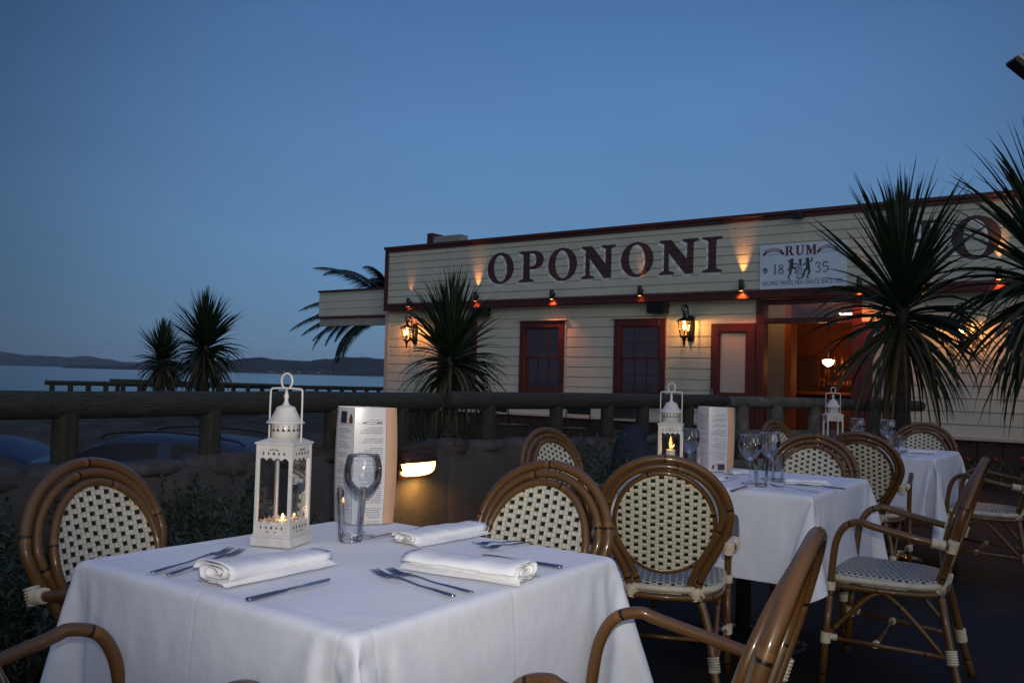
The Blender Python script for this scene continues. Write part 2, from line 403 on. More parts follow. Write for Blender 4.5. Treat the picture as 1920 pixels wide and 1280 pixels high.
# tablecloth drape: x, y, z offsets from point to point along the grid, in millimetres
CLOTH = [[-516,-13,-11,-10,-12,-3,3,8,7,8,7,11,18,20,17,5,9,10,12,21,19,19,19,20,20,21,22,21,21,21,22,21,21,22,21,21,21,22,21,21,21,22,21,21,22,21,21,21,22,21,21,
22,21,21,21,21,19,15,13,9,8,20,-1,-6,-3,6,12,16,17,19,10,7,11,18,18,17,18,10,4,-1111,-16,-7,-8,-8,-13,-2,5,7,8,9,8,18,19,19,9,8,9,12,20,20,18,19,20,21,
21,22,21,21,21,22,21,21,22,21,21,21,22,21,21,21,22,21,21,22,21,21,21,22,21,21,22,21,21,21,21,19,16,12,8,12,18,-2,-6,0,8,13,16,19,16,7,9,17,18,17,18,13,
2,-3,-1092,-17,-12,-6,-1,-10,-12,0,5,9,9,8,15,19,21,12,10,8,9,20,20,18,20,20,21,21,22,21,21,21,22,21,21,22,21,21,21,22,21,21,22,21,21,21,22,21,21,22,21,
21,21,21,22,21,21,21,19,17,11,8,14,17,-4,-5,3,10,14,18,19,13,6,14,19,17,18,13,2,-3,-6,-1069,-18,-2,-7,-7,-10,-11,-11,9,2,8,10,11,20,20,15,10,6,11,21,19,
18,21,20,21,21,22,21,21,21,22,21,21,21,22,21,21,22,21,21,22,21,21,21,22,21,21,21,22,21,21,21,22,21,21,21,20,17,10,9,16,15,-6,-2,5,12,15,19,17,10,9,18,19,
17,15,1,-4,-5,-7,-1045,-10,-8,-18,-8,-9,-8,-7,5,0,7,10,9,17,20,18,10,6,12,20,19,19,20,21,21,21,22,21,21,21,22,21,21,21,22,21,21,22,21,21,22,21,21,21,22,
21,21,22,21,21,21,21,21,22,21,21,19,19,9,10,18,12,-6,0,8,13,17,19,14,7,17,19,17,16,1,-5,-4,-7,-8,-1018,-17,-6,-12,-11,-9,-9,-9,3,-2,5,10,7,14,20,19,12,
5,13,21,19,18,21,21,21,21,22,21,21,21,22,21,21,21,22,21,21,22,21,21,21,22,21,21,22,21,21,22,21,21,21,21,21,22,21,21,20,18,11,9,19,11,-6,2,10,15,19,17,8,
15,18,18,17,1,-5,-4,-8,-7,-10,-1005,-1,-19,5,-13,-11,-9,-9,-7,0,3,7,10,10,18,20,14,5,13,22,19,18,21,21,21,21,22,21,21,21,22,21,21,21,22,21,21,22,21,21,
22,21,21,21,22,21,21,22,21,21,21,21,21,22,21,21,20,19,13,7,21,8,-5,5,12,17,19,12,13,17,18,18,1,-4,-5,-8,-9,-10,-8,-995,-10,-5,5,5,-13,-11,-9,-9,-5,1,5,
8,9,16,21,16,5,14,21,19,19,21,21,21,21,21,22,21,21,22,21,21,21,22,21,21,21,22,21,21,22,21,21,22,21,21,22,21,21,21,21,21,21,22,21,21,18,14,8,21,6,-3,7,15,
19,17,14,13,18,18,2,-4,-5,-8,-10,-10,-6,-4,-993,-3,11,2,0,-4,-13,-11,-9,-8,-3,2,6,9,13,20,18,6,14,22,18,20,21,21,21,21,21,22,21,21,22,21,21,21,22,21,21,
21,22,21,21,22,21,21,22,21,21,22,21,21,21,21,22,20,22,21,21,17,17,8,21,5,-1,10,17,19,15,12,19,18,3,-3,-6,-9,-10,-10,-5,-2,-2,-997,10,5,4,5,1,-5,-12,-12,
-9,-7,-1,4,7,10,19,19,8,15,21,19,20,21,21,21,21,21,22,21,21,22,21,21,21,22,21,21,21,22,21,21,22,21,21,22,21,21,22,21,21,22,20,22,20,21,22,21,14,20,10,21,
1,5,13,18,18,12,18,19,4,-3,-7,-9,-11,-7,-4,-2,0,-3,-1003,8,3,6,7,10,4,-3,-11,-13,-9,-5,1,5,8,16,21,9,15,21,20,19,22,21,21,21,21,22,21,21,22,21,21,21,22,
21,21,21,22,21,21,22,21,21,22,21,21,22,21,21,22,21,21,21,20,22,21,13,21,13,20,2,7,15,20,13,18,18,5,-2,-8,-10,-10,-3,-7,-1,2,-4,-5,-1004,5,9,2,11,8,8,5,
-1,-8,-13,-10,-3,3,6,13,20,14,14,21,20,19,22,21,21,21,21,22,21,21,21,22,21,21,22,21,21,21,22,21,21,22,21,21,22,21,21,22,21,21,21,22,21,21,21,21,21,13,20,
16,20,3,10,18,18,15,19,6,-3,-8,-11,-8,-5,-4,1,-2,-8,-6,-3,-992,4,7,10,-1,5,11,7,7,2,-6,-12,-10,-1,4,10,18,15,16,21,21,19,21,21,22,21,21,22,21,21,21,22,
21,21,22,21,21,21,22,21,21,22,21,21,22,21,21,22,21,21,21,22,21,21,20,22,21,12,21,18,19,9,10,19,17,18,8,-3,-10,-10,-7,-4,-4,0,-6,-8,-5,-7,-6,-974,12,7,6,
4,4,-6,6,10,6,5,-2,-12,-10,2,6,16,20,13,22,21,19,21,22,21,21,21,22,21,21,21,22,21,21,22,21,21,21,22,21,21,22,21,21,22,21,21,22,21,21,21,22,21,21,21,21,
21,11,21,21,17,9,18,20,17,9,-4,-10,-8,-6,-1,-5,-6,-7,-8,-8,-6,-4,-3,-947,0,0,5,6,12,-4,-1,2,5,8,5,3,-9,-11,5,12,21,15,21,21,20,21,22,21,21,21,22,21,21,
21,22,21,21,22,21,21,21,22,21,21,22,21,21,22,21,21,22,21,21,21,22,21,21,21,21,21,14,20,20,15,19,18,18,11,-5,-9,-4,-5,-7,-7,-8,-7,-6,-5,-3,-3,-2,-1,-926,
3,0,5,1,1,-2,-1,-1,1,1,3,5,8,-3,-11,10,19,18,20,22,20,21,22,21,21,21,21,22,21,21,22,21,21,22,21,21,21,22,21,21,22,21,21,22,21,21,22,21,21,21,22,21,21,22,
20,21,16,21,20,19,17,20,14,-8,-4,-7,-8,-8,-7,-5,-5,-3,-3,-1,-1,-1,0,-1,-913,4,4,1,2,1,1,0,-1,-1,-1,-3,-3,1,1,7,-7,15,20,21,21,21,21,21,22,21,21,21,22,21,
21,22,21,21,21,22,21,21,22,21,21,22,21,21,22,21,21,21,22,21,21,22,21,21,21,22,20,19,21,21,21,18,16,-7,-7,-7,-7,-5,-3,-3,-1,-1,0,1,1,1,1,2,2,-926,2,4,2,
2,2,1,2,0,2,0,-2,-1,7,0,1,-5,-5,23,21,21,22,21,21,22,21,21,21,22,21,21,22,21,21,22,21,21,21,22,21,21,22,21,21,22,21,21,21,22,21,21,22,21,21,21,22,21,21,
21,23,22,16,-7,-8,-2,-1,0,0,1,1,2,2,2,0,2,2,2,1,2,-943,3,2,3,3,1,4,2,2,3,1,1,1,-2,-4,-8,0,-2,20,23,21,21,22,21,21,22,21,21,22,21,21,22,21,21,22,21,21,21,
22,21,21,22,21,21,22,21,21,21,22,21,21,22,21,21,22,21,21,22,21,21,24,3,6,4,1,1,1,1,1,1,1,1,-2,4,2,1,-1,4,2,-959,4,3,1,3,3,2,2,1,1,1,0,-1,-5,-2,-2,2,-2,
19,22,21,21,22,21,21,22,21,21,22,21,21,22,21,21,22,21,21,21,22,21,21,22,21,21,22,21,21,21,22,21,21,22,21,21,22,21,21,22,21,22,22,3,-1,8,4,3,3,3,2,3,3,2,
2,0,-2,5,3,1,2,-969,2,3,2,2,2,1,1,1,2,-2,1,-4,-1,0,1,0,-1,18,22,21,21,22,21,21,22,21,21,22,21,21,22,21,21,22,21,21,21,22,21,21,22,21,21,22,21,21,22,21,
21,21,22,21,21,22,21,21,22,21,22,22,3,-1,7,2,0,3,2,3,2,5,3,4,4,3,3,2,2,2,-974,2,3,1,1,1,0,3,1,1,-1,-1,-1,1,0,0,0,-1,18,22,21,21,22,21,21,22,21,21,22,21,
21,22,21,21,22,21,21,22,21,21,21,22,21,21,22,21,21,22,21,21,22,21,21,21,22,21,21,22,21,22,21,6,-3,1,2,1,2,2,2,2,3,3,3,4,3,5,1,2,2,-966,2,1,2,0,1,1,1,2,
1,1,1,0,0,-1,0,0,0,18,21,21,22,21,21,21,22,21,21,22,21,21,22,21,21,22,21,21,22,21,21,21,22,21,21,22,21,21,22,21,21,22,21,21,22,21,21,21,22,21,21,22,5,4,
2,2,1,1,1,1,0,2,1,2,2,2,2,2,3,3,-961,0,1,0,3,0,0,0,1,0,1,1,1,0,1,0,3,0,18,21,21,22,21,21,22,21,21,21,22,21,21,22,21,21,22,21,21,22,21,21,21,22,21,21,22,
21,21,22,21,21,22,21,21,22,21,21,21,22,21,21,22,5,1,4,3,3,3,2,1,1,1,1,1,2,1,1,2,2,1,-961,1,0,2,0,1,0,1,3,1,1,1,1,0,1,0,0,0,18,21,21,22,21,21,22,21,21,22,
21,21,21,22,21,21,22,21,21,22,21,21,22,21,21,21,22,21,21,22,21,21,22,21,21,22,21,21,21,22,21,21,22,5,0,3,3,4,1,4,3,3,2,1,2,1,1,2,2,1,2,-966,-1,2,1,2,1,
1,1,1,1,0,0,0,1,1,1,1,0,18,21,22,21,21,21,22,21,21,22,21,21,21,22,21,21,22,21,21,22,21,21,22,21,21,21,22,21,21,22,21,21,22,21,21,22,21,21,21,22,21,21,22,
5,0,2,2,4,3,3,3,3,3,3,2,1,2,2,1,1,3,-970,1,0,2,2,1,1,1,0,0,1,1,1,1,1,1,0,0,18,21,22,21,21,21,22,21,21,22,21,21,22,21,21,21,22,21,21,22,21,21,22,21,21,22,
21,21,21,22,21,21,22,21,21,22,21,21,21,22,21,21,22,5,1,1,2,2,3,3,4,3,3,4,2,3,2,1,2,2,2,-972,1,1,1,1,1,1,1,0,3,1,0,1,1,0,0,1,0,18,21,22,21,21,21,22,21,21,
22,21,21,22,21,21,21,22,21,21,22,21,21,22,21,21,22,21,21,21,22,21,21,22,21,21,22,21,21,21,22,21,21,22,5,1,1,2,2,2,4,2,4,3,3,4,3,2,2,2,2,2,-973,1,2,1,1,
1,1,1,1,1,1,1,1,0,1,0,0,0,18,21,22,21,21,22,21,21,21,22,21,21,22,21,21,22,21,21,21,22,21,21,22,21,21,22,21,21,22,21,21,21,22,21,21,22,21,21,21,22,21,21,
22,5,0,3,1,1,3,1,5,3,4,3,3,3,3,3,2,2,2,-975,2,0,2,2,0,1,1,2,1,0,1,0,0,1,1,1,0,18,21,22,21,21,22,21,21,21,22,21,21,22,21,21,22,21,21,21,22,21,21,22,21,21,
22,21,21,22,21,21,21,22,21,21,22,21,21,21,22,21,21,22,5,1,1,2,1,2,3,2,4,3,5,3,4,2,2,3,1,3,-975,1,1,0,2,1,1,2,1,0,1,0,1,1,1,1,1,0,18,22,21,21,21,22,21,21,
22,21,21,21,22,21,21,22,21,21,22,21,21,21,22,21,21,22,21,21,22,21,21,21,22,21,21,22,21,21,21,22,21,21,22,5,0,2,2,2,2,1,3,3,4,3,4,4,2,3,2,2,3,-976,2,0,2,
0,2,1,0,1,1,1,1,1,1,1,1,1,0,19,21,21,21,21,22,21,21,22,21,21,21,22,21,21,22,21,21,22,21,21,21,22,21,21,22,21,21,22,21,21,21,22,21,21,22,21,21,21,22,21,
21,22,5,0,2,1,3,2,2,2,3,3,4,4,3,4,2,2,2,4,-978,1,2,1,1,0,1,2,1,1,1,1,1,2,1,0,1,0,19,21,21,21,21,22,21,21,22,21,21,22,21,21,21,22,21,21,22,21,21,22,21,21,
21,22,21,21,22,21,21,22,21,21,21,22,21,21,22,21,21,21,22,5,0,3,0,4,1,3,2,3,3,2,4,5,2,4,1,3,3,-978,1,1,1,1,0,3,0,2,0,3,1,0,1,1,1,1,0,19,21,21,21,22,21,21,
21,22,21,21,22,21,21,21,22,21,21,22,21,21,22,21,21,21,22,21,21,22,21,21,22,21,21,21,22,21,21,22,21,21,21,22,5,0,2,2,2,2,3,2,3,3,4,2,4,3,3,2,4,1,-979,2,
1,2,1,1,0,2,1,1,2,1,1,1,1,1,1,0,19,21,21,21,22,21,21,21,22,21,21,22,21,21,21,22,21,21,22,21,21,22,21,21,22,21,21,21,22,21,21,22,21,21,21,22,21,21,22,21,
21,21,22,5,0,3,1,2,3,1,4,2,4,2,4,3,3,2,4,2,4,-981,2,1,0,2,1,1,1,2,1,1,1,1,1,2,0,2,0,19,21,21,21,22,21,21,22,21,21,21,22,21,21,22,21,21,21,22,21,21,22,21,
21,22,21,21,21,22,21,21,22,21,21,21,22,21,21,22,21,21,22,21,5,1,1,3,2,2,3,2,4,2,4,2,3,4,2,4,2,3,-982,1,3,1,0,2,2,0,2,1,1,1,1,2,1,1,1,0,19,21,21,21,22,21,
21,22,21,21,21,22,21,21,22,21,21,21,22,21,21,22,21,21,22,21,21,21,22,21,21,22,21,21,22,21,21,21,22,21,21,22,21,5,0,2,3,2,2,3,3,2,4,2,5,1,4,3,3,3,2,-982,
1,1,2,1,1,1,2,1,2,1,1,1,1,2,1,1,0,19,21,21,21,22,21,21,22,21,21,21,22,21,21,22,21,21,22,21,21,21,22,21,21,22,21,21,22,21,21,21,22,21,21,22,21,21,21,22,
21,21,22,21,5,0,3,2,3,2,2,3,3,3,3,3,3,3,3,4,2,3,-983,1,1,1,2,1,1,2,1,1,2,1,1,2,1,1,1,0,19,21,21,22,21,21,21,22,21,21,22,21,21,21,22,21,21,22,21,21,21,22,
21,21,22,21,21,22,21,21,21,22,21,21,22,21,21,21,22,21,21,22,21,4,1,3,2,2,3,2,4,2,3,3,4,3,4,2,3,4,4,-989,2,1,2,2,1,1,2,2,1,1,2,1,1,2,1,1,0,19,21,21,22,21,
21,21,22,21,21,22,21,21,21,22,21,21,22,21,21,22,21,21,21,22,21,21,22,21,21,21,22,21,21,22,21,21,21,22,21,21,22,21,4,2,2,2,3,2,3,3,3,3,3,3,4,3,3,4,4,2,-990,
1,2,2,2,2,2,1,2,1,1,2,1,1,2,0,2,0,19,21,21,22,21,21,21,22,21,21,22,21,21,21,22,21,21,22,21,21,22,21,21,21,22,21,21,22,21,21,22,21,21,21,22,21,21,22,21,
21,21,22,21,5,1,2,2,3,2,3,3,3,3,3,4,3,3,4,4,3,4,-994,3,2,2,2,2,1,2,2,1,1,2,1,1,2,1,1,0,19,21,21,22,21,21,21,22,21,21,22,21,21,22,21,21,21,22,21,21,22,21,
21,22,21,21,21,22,21,21,22,21,21,21,22,21,21,22,21,21,21,22,21,5,1,2,2,3,2,3,3,3,2,5,3,4,4,3,3,3,4,-993,2,1,2,3,1,2,1,3,0,3,1,2,0,2,0,2,0,19,21,21,22,21,
21,22,21,21,21,22,21,21,22,21,21,21,22,21,21,22,21,21,22,21,21,21,22,21,21,22,21,21,21,22,21,21,22,21,21,21,22,21,5,1,3,1,2,4,3,1,4,4,3,4,3,4,3,5,2,5,-996,
3,2,2,1,2,3,1,2,2,1,1,1,2,1,1,1,0,19,21,21,22,21,21,22,21,21,21,22,21,21,22,21,21,21,22,21,21,22,21,21,22,21,21,21,22,21,21,22,21,21,22,21,21,21,22,21,
21,21,22,21,5,1,2,2,3,2,3,3,3,4,3,4,4,4,3,3,4,4,-995,2,1,2,3,2,1,3,2,0,1,2,1,1,2,1,1,0,19,21,21,22,21,21,22,21,21,21,22,21,21,22,21,21,22,21,21,21,22,21,
21,22,21,21,22,21,21,21,22,21,21,22,21,21,21,22,21,21,22,21,21,5,1,2,2,3,2,3,3,3,3,4,3,5,4,4,3,5,2,-995,1,2,2,3,2,1,3,2,1,1,2,0,2,1,1,1,0,19,21,22,21,21,
21,22,21,21,21,22,21,21,22,21,21,22,21,21,21,22,21,21,22,21,21,22,21,21,21,22,21,21,22,21,21,21,22,21,21,22,21,21,5,1,2,2,3,2,3,2,4,3,5,3,4,5,3,4,4,4,-997,
0,2,5,1,2,3,1,2,2,1,0,2,1,1,2,0,0,19,21,22,21,21,21,22,21,21,22,21,21,21,22,21,21,22,21,21,21,22,21,21,22,21,21,22,21,21,22,21,21,21,22,21,21,22,21,21,
21,22,21,21,5,1,2,2,3,3,1,3,3,4,5,5,4,3,5,4,2,5,-999,1,4,1,3,2,2,3,1,2,2,1,1,1,0,1,1,0,19,21,22,21,21,21,22,21,21,22,21,21,21,22,21,21,22,21,21,22,21,21,
21,22,21,21,22,21,21,22,21,21,21,22,21,21,22,21,21,21,22,21,21,5,1,2,2,3,1,3,3,3,5,5,4,4,5,3,5,2,4,-999,1,4,1,2,3,1,1,4,1,3,2,0,1,-1,3,0,0,19,21,22,21,
21,21,22,21,21,22,21,21,21,22,21,21,22,21,21,22,21,21,21,22,21,21,22,21,21,22,21,21,21,22,21,21,22,21,21,21,22,21,21,5,1,2,2,2,2,3,4,4,4,4,5,4,4,4,3,4,
3,-999,1,2,2,2,2,2,1,3,4,2,1,2,0,1,0,1,0,19,21,22,21,21,21,22,21,21,22,21,21,22,21,21,21,22,21,21,22,21,21,22,21,21,21,22,21,21,22,21,21,22,21,21,21,22,
21,21,22,21,21,21,4,2,2,3,0,4,3,4,4,4,5,5,3,5,3,3,2,5,-1000,1,2,3,-1,3,1,2,1,2,4,4,2,1,0,1,0,0,19,21,22,21,21,22,21,21,21,22,21,21,22,21,21,21,22,21,21,
22,21,21,22,21,21,21,22,21,21,22,21,21,22,21,21,21,22,21,21,22,21,21,21,4,2,2,1,3,3,4,5,4,5,3,3,5,3,3,2,4,3,-1000,4,0,2,1,1,2,1,1,2,2,4,2,5,1,0,-1,1,19,
21,22,21,21,22,21,21,21,22,21,21,22,21,21,21,22,21,21,22,21,21,22,21,21,22,21,21,21,22,21,21,22,21,21,22,21,21,21,22,21,21,22,3,2,2,2,3,5,3,5,4,3,4,3,2,
3,4,2,3,3,-998,2,3,1,2,1,1,1,0,2,1,2,2,3,6,1,0,0,19,21,22,21,21,22,21,21,21,22,21,21,22,21,21,22,21,21,21,22,21,21,22,21,21,22,21,21,21,22,21,21,22,21,
21,22,21,21,21,22,21,21,22,3,1,3,3,4,4,4,4,2,3,3,2,3,3,1,3,2,2,-996,3,3,3,3,2,2,1,1,1,0,1,1,1,2,7,1,0,19,21,22,21,21,22,21,21,21,22,21,21,22,21,21,22,21,
21,21,22,21,21,22,21,21,22,21,21,21,22,21,21,22,21,21,22,21,21,21,22,21,22,21,3,1,4,4,3,3,3,2,2,2,2,2,2,1,2,3,2,2,-996,2,4,4,3,4,3,3,2,2,2,1,1,0,0,0,7,
1,19,21,22,21,21,22,21,21,21,22,21,21,22,21,21,22,21,21,21,22,21,21,22,21,21,22,21,21,22,21,21,21,22,21,21,22,21,21,22,21,21,22,22,2,2,3,2,2,2,2,1,2,3,
2,2,2,3,3,3,4,3,-1006,3,3,4,4,3,4,3,4,3,4,3,2,3,2,1,-4,6,19,21,22,21,21,22,21,21,21,22,21,21,22,21,21,22,21,21,22,21,21,21,22,21,21,22,21,21,22,21,21,21,
22,21,21,22,21,21,22,21,21,22,22,2,-1,1,2,2,1,2,3,2,3,3,3,3,3,4,5,3,3,-1011,1,2,2,2,3,3,3,3,4,3,3,4,4,4,4,7,-1,20,21,22,21,21,22,21,21,22,21,21,21,22,21,
21,22,21,21,22,21,21,21,22,21,21,22,21,21,22,21,21,21,22,21,21,22,21,21,22,21,21,22,22,2,-1,2,2,2,3,2,4,4,4,3,2,3,2,2,2,1,1,-1000,2,3,2,4,-3,0,3,2,3,4,
9,6,4,5,1,0,-2,21,21,22,21,21,22,21,21,22,21,21,21,22,21,21,22,21,21,22,21,21,21,22,21,21,22,21,21,22,21,21,21,22,21,21,22,21,21,22,21,21,22,22,2,3,3,2,
3,2,2,2,2,1,1,-1,3,1,0,4,0,1,-976,2,1,2,2,2,3,-1,0,0,1,1,1,2,2,12,0,-2,20,22,22,21,21,22,21,21,22,21,21,22,21,21,21,22,21,21,22,21,21,22,21,21,21,22,21,
21,22,21,21,21,22,21,21,22,21,21,22,21,21,22,22,1,0,0,2,5,0,2,2,4,3,0,0,-1,0,-2,3,-3,1,-943,2,2,1,2,2,3,0,0,1,1,0,0,-2,-6,-5,10,-4,20,24,22,21,21,22,21,
21,22,21,21,22,21,21,21,22,21,21,22,21,21,22,21,21,21,22,21,21,22,21,21,21,22,21,21,22,21,21,22,21,21,23,21,2,-1,5,0,-2,3,0,0,2,4,-3,-2,-1,0,-1,2,7,3,-923,
2,1,2,2,2,1,0,0,-1,-1,-2,-3,-3,-5,-11,7,-2,17,25,21,21,22,21,21,21,22,21,21,22,21,21,21,22,21,21,22,21,21,22,21,21,21,22,21,21,22,21,21,21,22,21,21,22,
21,21,22,21,21,21,23,6,6,-4,-1,0,0,0,0,0,0,1,2,1,3,4,-4,-3,1,-896,2,1,1,0,-1,-2,-3,-3,-5,-6,-5,-7,-5,-7,7,-7,17,12,21,21,22,21,21,21,22,21,21,21,22,21,
21,21,22,21,21,22,21,21,22,21,21,21,22,21,21,22,21,21,21,22,21,21,22,21,21,21,21,21,21,21,2,12,10,4,1,1,0,-1,0,0,-1,0,0,1,4,-3,2,-2,-893,-2,-4,-5,-5,-6,
-7,-6,-6,-7,-6,-6,-6,-4,8,-4,18,2,21,18,21,21,21,21,21,22,21,21,21,22,21,21,21,22,21,21,22,21,21,22,21,21,21,22,21,21,22,21,21,21,22,21,21,22,21,21,21,
21,21,21,21,-10,14,4,14,10,8,5,3,0,1,0,-1,-1,-1,-1,3,1,0,-923,-7,-7,-5,-7,-6,-6,-6,-6,-7,-5,-4,-2,4,3,17,1,15,15,20,19,20,21,21,21,22,21,21,21,22,21,21,
21,22,21,21,22,21,21,22,21,21,21,22,21,21,22,21,21,21,22,21,21,22,21,21,21,21,19,21,22,-14,5,15,0,13,13,11,9,7,5,3,1,0,-1,0,-1,0,1,-960,-6,-7,-6,-7,-5,
-6,-7,-6,-4,-2,2,5,5,14,-2,15,15,9,22,16,21,21,21,21,22,21,21,21,22,21,21,22,21,21,21,22,21,21,21,22,21,21,22,21,21,22,21,21,21,22,21,21,21,22,20,22,21,
19,20,21,-14,13,-5,15,-5,13,12,12,13,10,9,7,5,4,0,0,-1,0,-999,-6,-6,-6,-7,-6,-6,-5,-2,1,4,7,5,14,7,-7,16,20,5,22,15,21,21,21,21,22,21,21,21,22,21,21,22,
21,21,21,22,21,21,21,22,21,21,22,21,21,22,21,21,21,22,21,21,22,21,20,21,21,20,18,21,-13,17,-11,4,15,-8,10,13,12,13,12,11,10,9,7,6,4,0,-1040,-6,-6,-6,-7,
-5,-3,1,4,7,6,5,15,10,-10,3,20,20,2,20,15,21,21,21,21,22,21,21,21,22,21,21,22,21,21,21,21,22,21,22,21,21,21,22,21,21,22,21,21,21,22,21,21,22,21,20,21,21,
19,18,21,-14,20,-1,-15,9,15,-9,6,12,12,13,12,13,11,11,6,11,7,-1067,-6,-6,-6,-3,0,5,6,7,6,4,15,14,-10,-6,12,21,20,-1,19,14,21,21,21,22,21,21,21,21,22,21,
21,22,21,21,21,21,22,21,21,22,21,22,21,21,21,22,21,21,21,22,21,21,21,21,21,21,21,18,17,21,-13,21,7,-17,-7,10,16,-11,2,13,13,11,13,12,13,12,11,10,-1081,
-7,-4,0,5,7,5,8,6,4,15,15,-2,-14,0,18,21,20,-4,17,15,20,21,21,22,21,21,21,22,21,21,21,22,21,21,21,21,22,21,21,22,21,21,22,21,21,22,21,21,21,22,21,21,21,
21,21,21,21,18,16,21,-13,18,18,-15,-16,0,11,15,-10,-3,13,13,11,12,13,12,13,12,-1088,0,5,6,9,4,8,5,5,15,16,2,-10,-13,8,21,20,20,-5,14,15,20,21,21,22,21,
21,21,22,21,21,21,22,21,21,21,22,21,21,21,22,21,21,22,21,21,22,21,21,21,22,21,21,21,21,21,21,21,17,15,22,-11,15,21,-3,-18,-14,3,12,15,-9,-6,10,13,12,11,
12,13,12,-1075,9,7,7,6,5,4,5,16,16,6,-7,-16,-5,16,20,21,19,-6,11,16,19,21,21,21,22,21,21,22,21,21,21,22,21,21,21,22,21,21,21,22,21,21,22,21,21,22,21,21,
21,22,21,21,21,20,22,21,21,17,14,21,-9,14,21,8,-18,-17,-9,5,13,15,-8,-8,7,13,12,11,12,13,-1054,8,5,8,4,4,6,16,16,9,-3,-14,-15,4,19,21,20,19,-5,5,18,18,
21,21,21,22,21,21,22,21,21,21,22,21,21,21,22,21,21,21,22,21,21,22,21,21,22,21,21,21,22,21,21,21,20,22,21,20,17,14,21,-7,11,21,16,-12,-17,-18,-4,7,13,15,
-8,-8,3,12,13,12,11,-1032,7,5,4,4,7,16,16,11,0,-12,-17,-8,13,20,20,21,18,-2,-2,19,18,20,21,21,22,21,21,22,21,21,21,22,21,21,21,22,21,21,22,21,21,21,22,
21,21,22,21,21,21,22,21,21,21,20,22,21,20,16,14,20,-4,9,20,21,-4,-18,-18,-13,-1,7,13,15,-7,-6,-2,10,13,13,-1014,3,5,4,9,16,16,12,4,-10,-15,-16,0,18,20,
20,21,18,-8,-1,20,18,20,21,21,22,21,21,21,22,21,21,22,21,21,21,22,21,21,21,22,21,21,22,21,21,22,21,21,21,22,21,21,21,20,22,21,19,17,13,19,0,7,18,21,7,-15,
-18,-17,-10,1,8,13,15,-5,-4,-8,7,13,-996,3,5,10,16,16,13,7,-7,-15,-17,-10,9,20,19,21,21,16,-11,-2,21,19,19,21,21,22,21,21,21,22,21,21,22,21,21,21,22,21,
21,21,22,21,21,22,21,21,21,22,21,21,22,21,21,20,22,21,21,19,16,13,19,6,4,14,21,14,-9,-18,-17,-16,-6,2,9,13,15,-4,-7,-6,3,-980,5,11,16,16,14,8,-3,-14,-16,
-15,-4,16,20,20,20,21,15,-13,-4,22,19,19,21,21,22,21,21,21,22,21,21,21,22,21,21,22,21,21,21,22,21,21,22,21,21,21,22,21,21,22,21,21,21,21,21,21,18,16,13,
19,9,7,8,20,19,-3,-16,-16,-18,-13,-4,4,9,13,14,-3,-7,-6,-975,11,16,16,14,10,0,-12,-15,-15,-15,5,20,21,19,21,21,12,-14,-5,21,20,19,21,21,21,22,21,21,22,
21,21,21,22,21,21,22,21,21,22,21,21,21,22,21,21,21,22,21,21,21,22,21,21,21,21,20,18,16,14,18,10,7,6,21,22,-4,-5,-17,-17,-18,-10,-1,5,8,14,14,-2,-7,-974,
16,16,14,12,3,-10,-15,-16,-16,-8,14,20,21,20,20,21,11,-16,-7,22,20,19,21,21,21,22,21,21,22,21,21,21,22,21,21,22,21,21,22,21,21,21,22,21,21,21,22,21,21,
21,22,21,21,21,21,20,16,17,14,18,11,5,7,21,21,9,-5,-17,-16,-18,-17,-3,-4,8,7,14,13,-1,-968,16,15,12,6,-8,-14,-17,-15,-14,0,19,20,21,20,21,20,9,-16,-9,21,
20,21,20,21,21,22,21,21,21,22,21,21,22,21,21,22,21,21,22,21,21,21,22,21,21,21,22,21,21,21,21,22,21,21,21,19,17,16,15,17,11,4,8,22,20,13,2,-15,-17,-17,-18,
-13,-2,-3,8,7,15,13],
[-342,-13,-14,-15,-13,-18,-19,-18,-17,-18,-18,-16,-10,-3,13,21,19,19,17,-5,-9,-10,-10,-8,-6,-3,0,0,1,0,1,0,0,0,-1,0,0,-1,-1,-1,-1,
1,-2,-1,1,-1,-1,0,-1,-1,-1,0,0,1,-1,4,10,15,17,19,20,-7,-21,-20,-21,-20,-16,-14,-11,4,14,16,14,0,-7,-9,-1,13,13,157,-10,-17,-16,-17,-9,-19,-19,-17,-18,
-17,-17,-9,-9,9,19,20,19,18,-6,-8,-11,-9,-7,-5,-2,0,1,0,1,-1,1,0,-1,0,1,-1,0,-1,-1,-1,-1,0,1,-1,-1,-1,-1,0,-3,0,-2,2,-1,0,3,10,14,17,20,18,-10,-21,-20,
-21,-19,-16,-13,-4,9,16,15,7,-6,-8,-3,11,14,12,147,-8,-13,-18,-19,-14,-11,-19,-18,-17,-18,-17,-13,-8,3,18,19,19,20,-8,-6,-12,-6,-8,-4,-2,1,0,0,1,1,1,0,
-1,1,-2,0,0,-1,0,0,-2,1,-1,-1,0,-1,-1,-2,0,-3,0,-2,1,0,2,9,14,18,20,15,-12,-21,-20,-21,-18,-15,-9,2,12,17,11,-1,-9,-5,10,14,12,10,138,-4,-21,-15,-15,-14,
-13,-13,-18,-18,-17,-17,-16,-5,-5,15,19,21,18,-5,-10,-11,-5,-7,-3,0,-2,2,0,1,1,0,1,0,-1,0,-1,0,0,0,-1,0,-1,-1,0,0,-1,-2,0,-3,-1,-2,-1,-2,3,0,9,13,18,20,
13,-15,-20,-21,-20,-17,-13,-4,8,15,15,-2,0,-9,8,14,12,11,9,128,-18,-10,0,-14,-15,-14,-15,-18,-19,-17,-17,-17,-11,-4,12,18,21,17,-4,-9,-12,-5,-4,-3,-2,0,
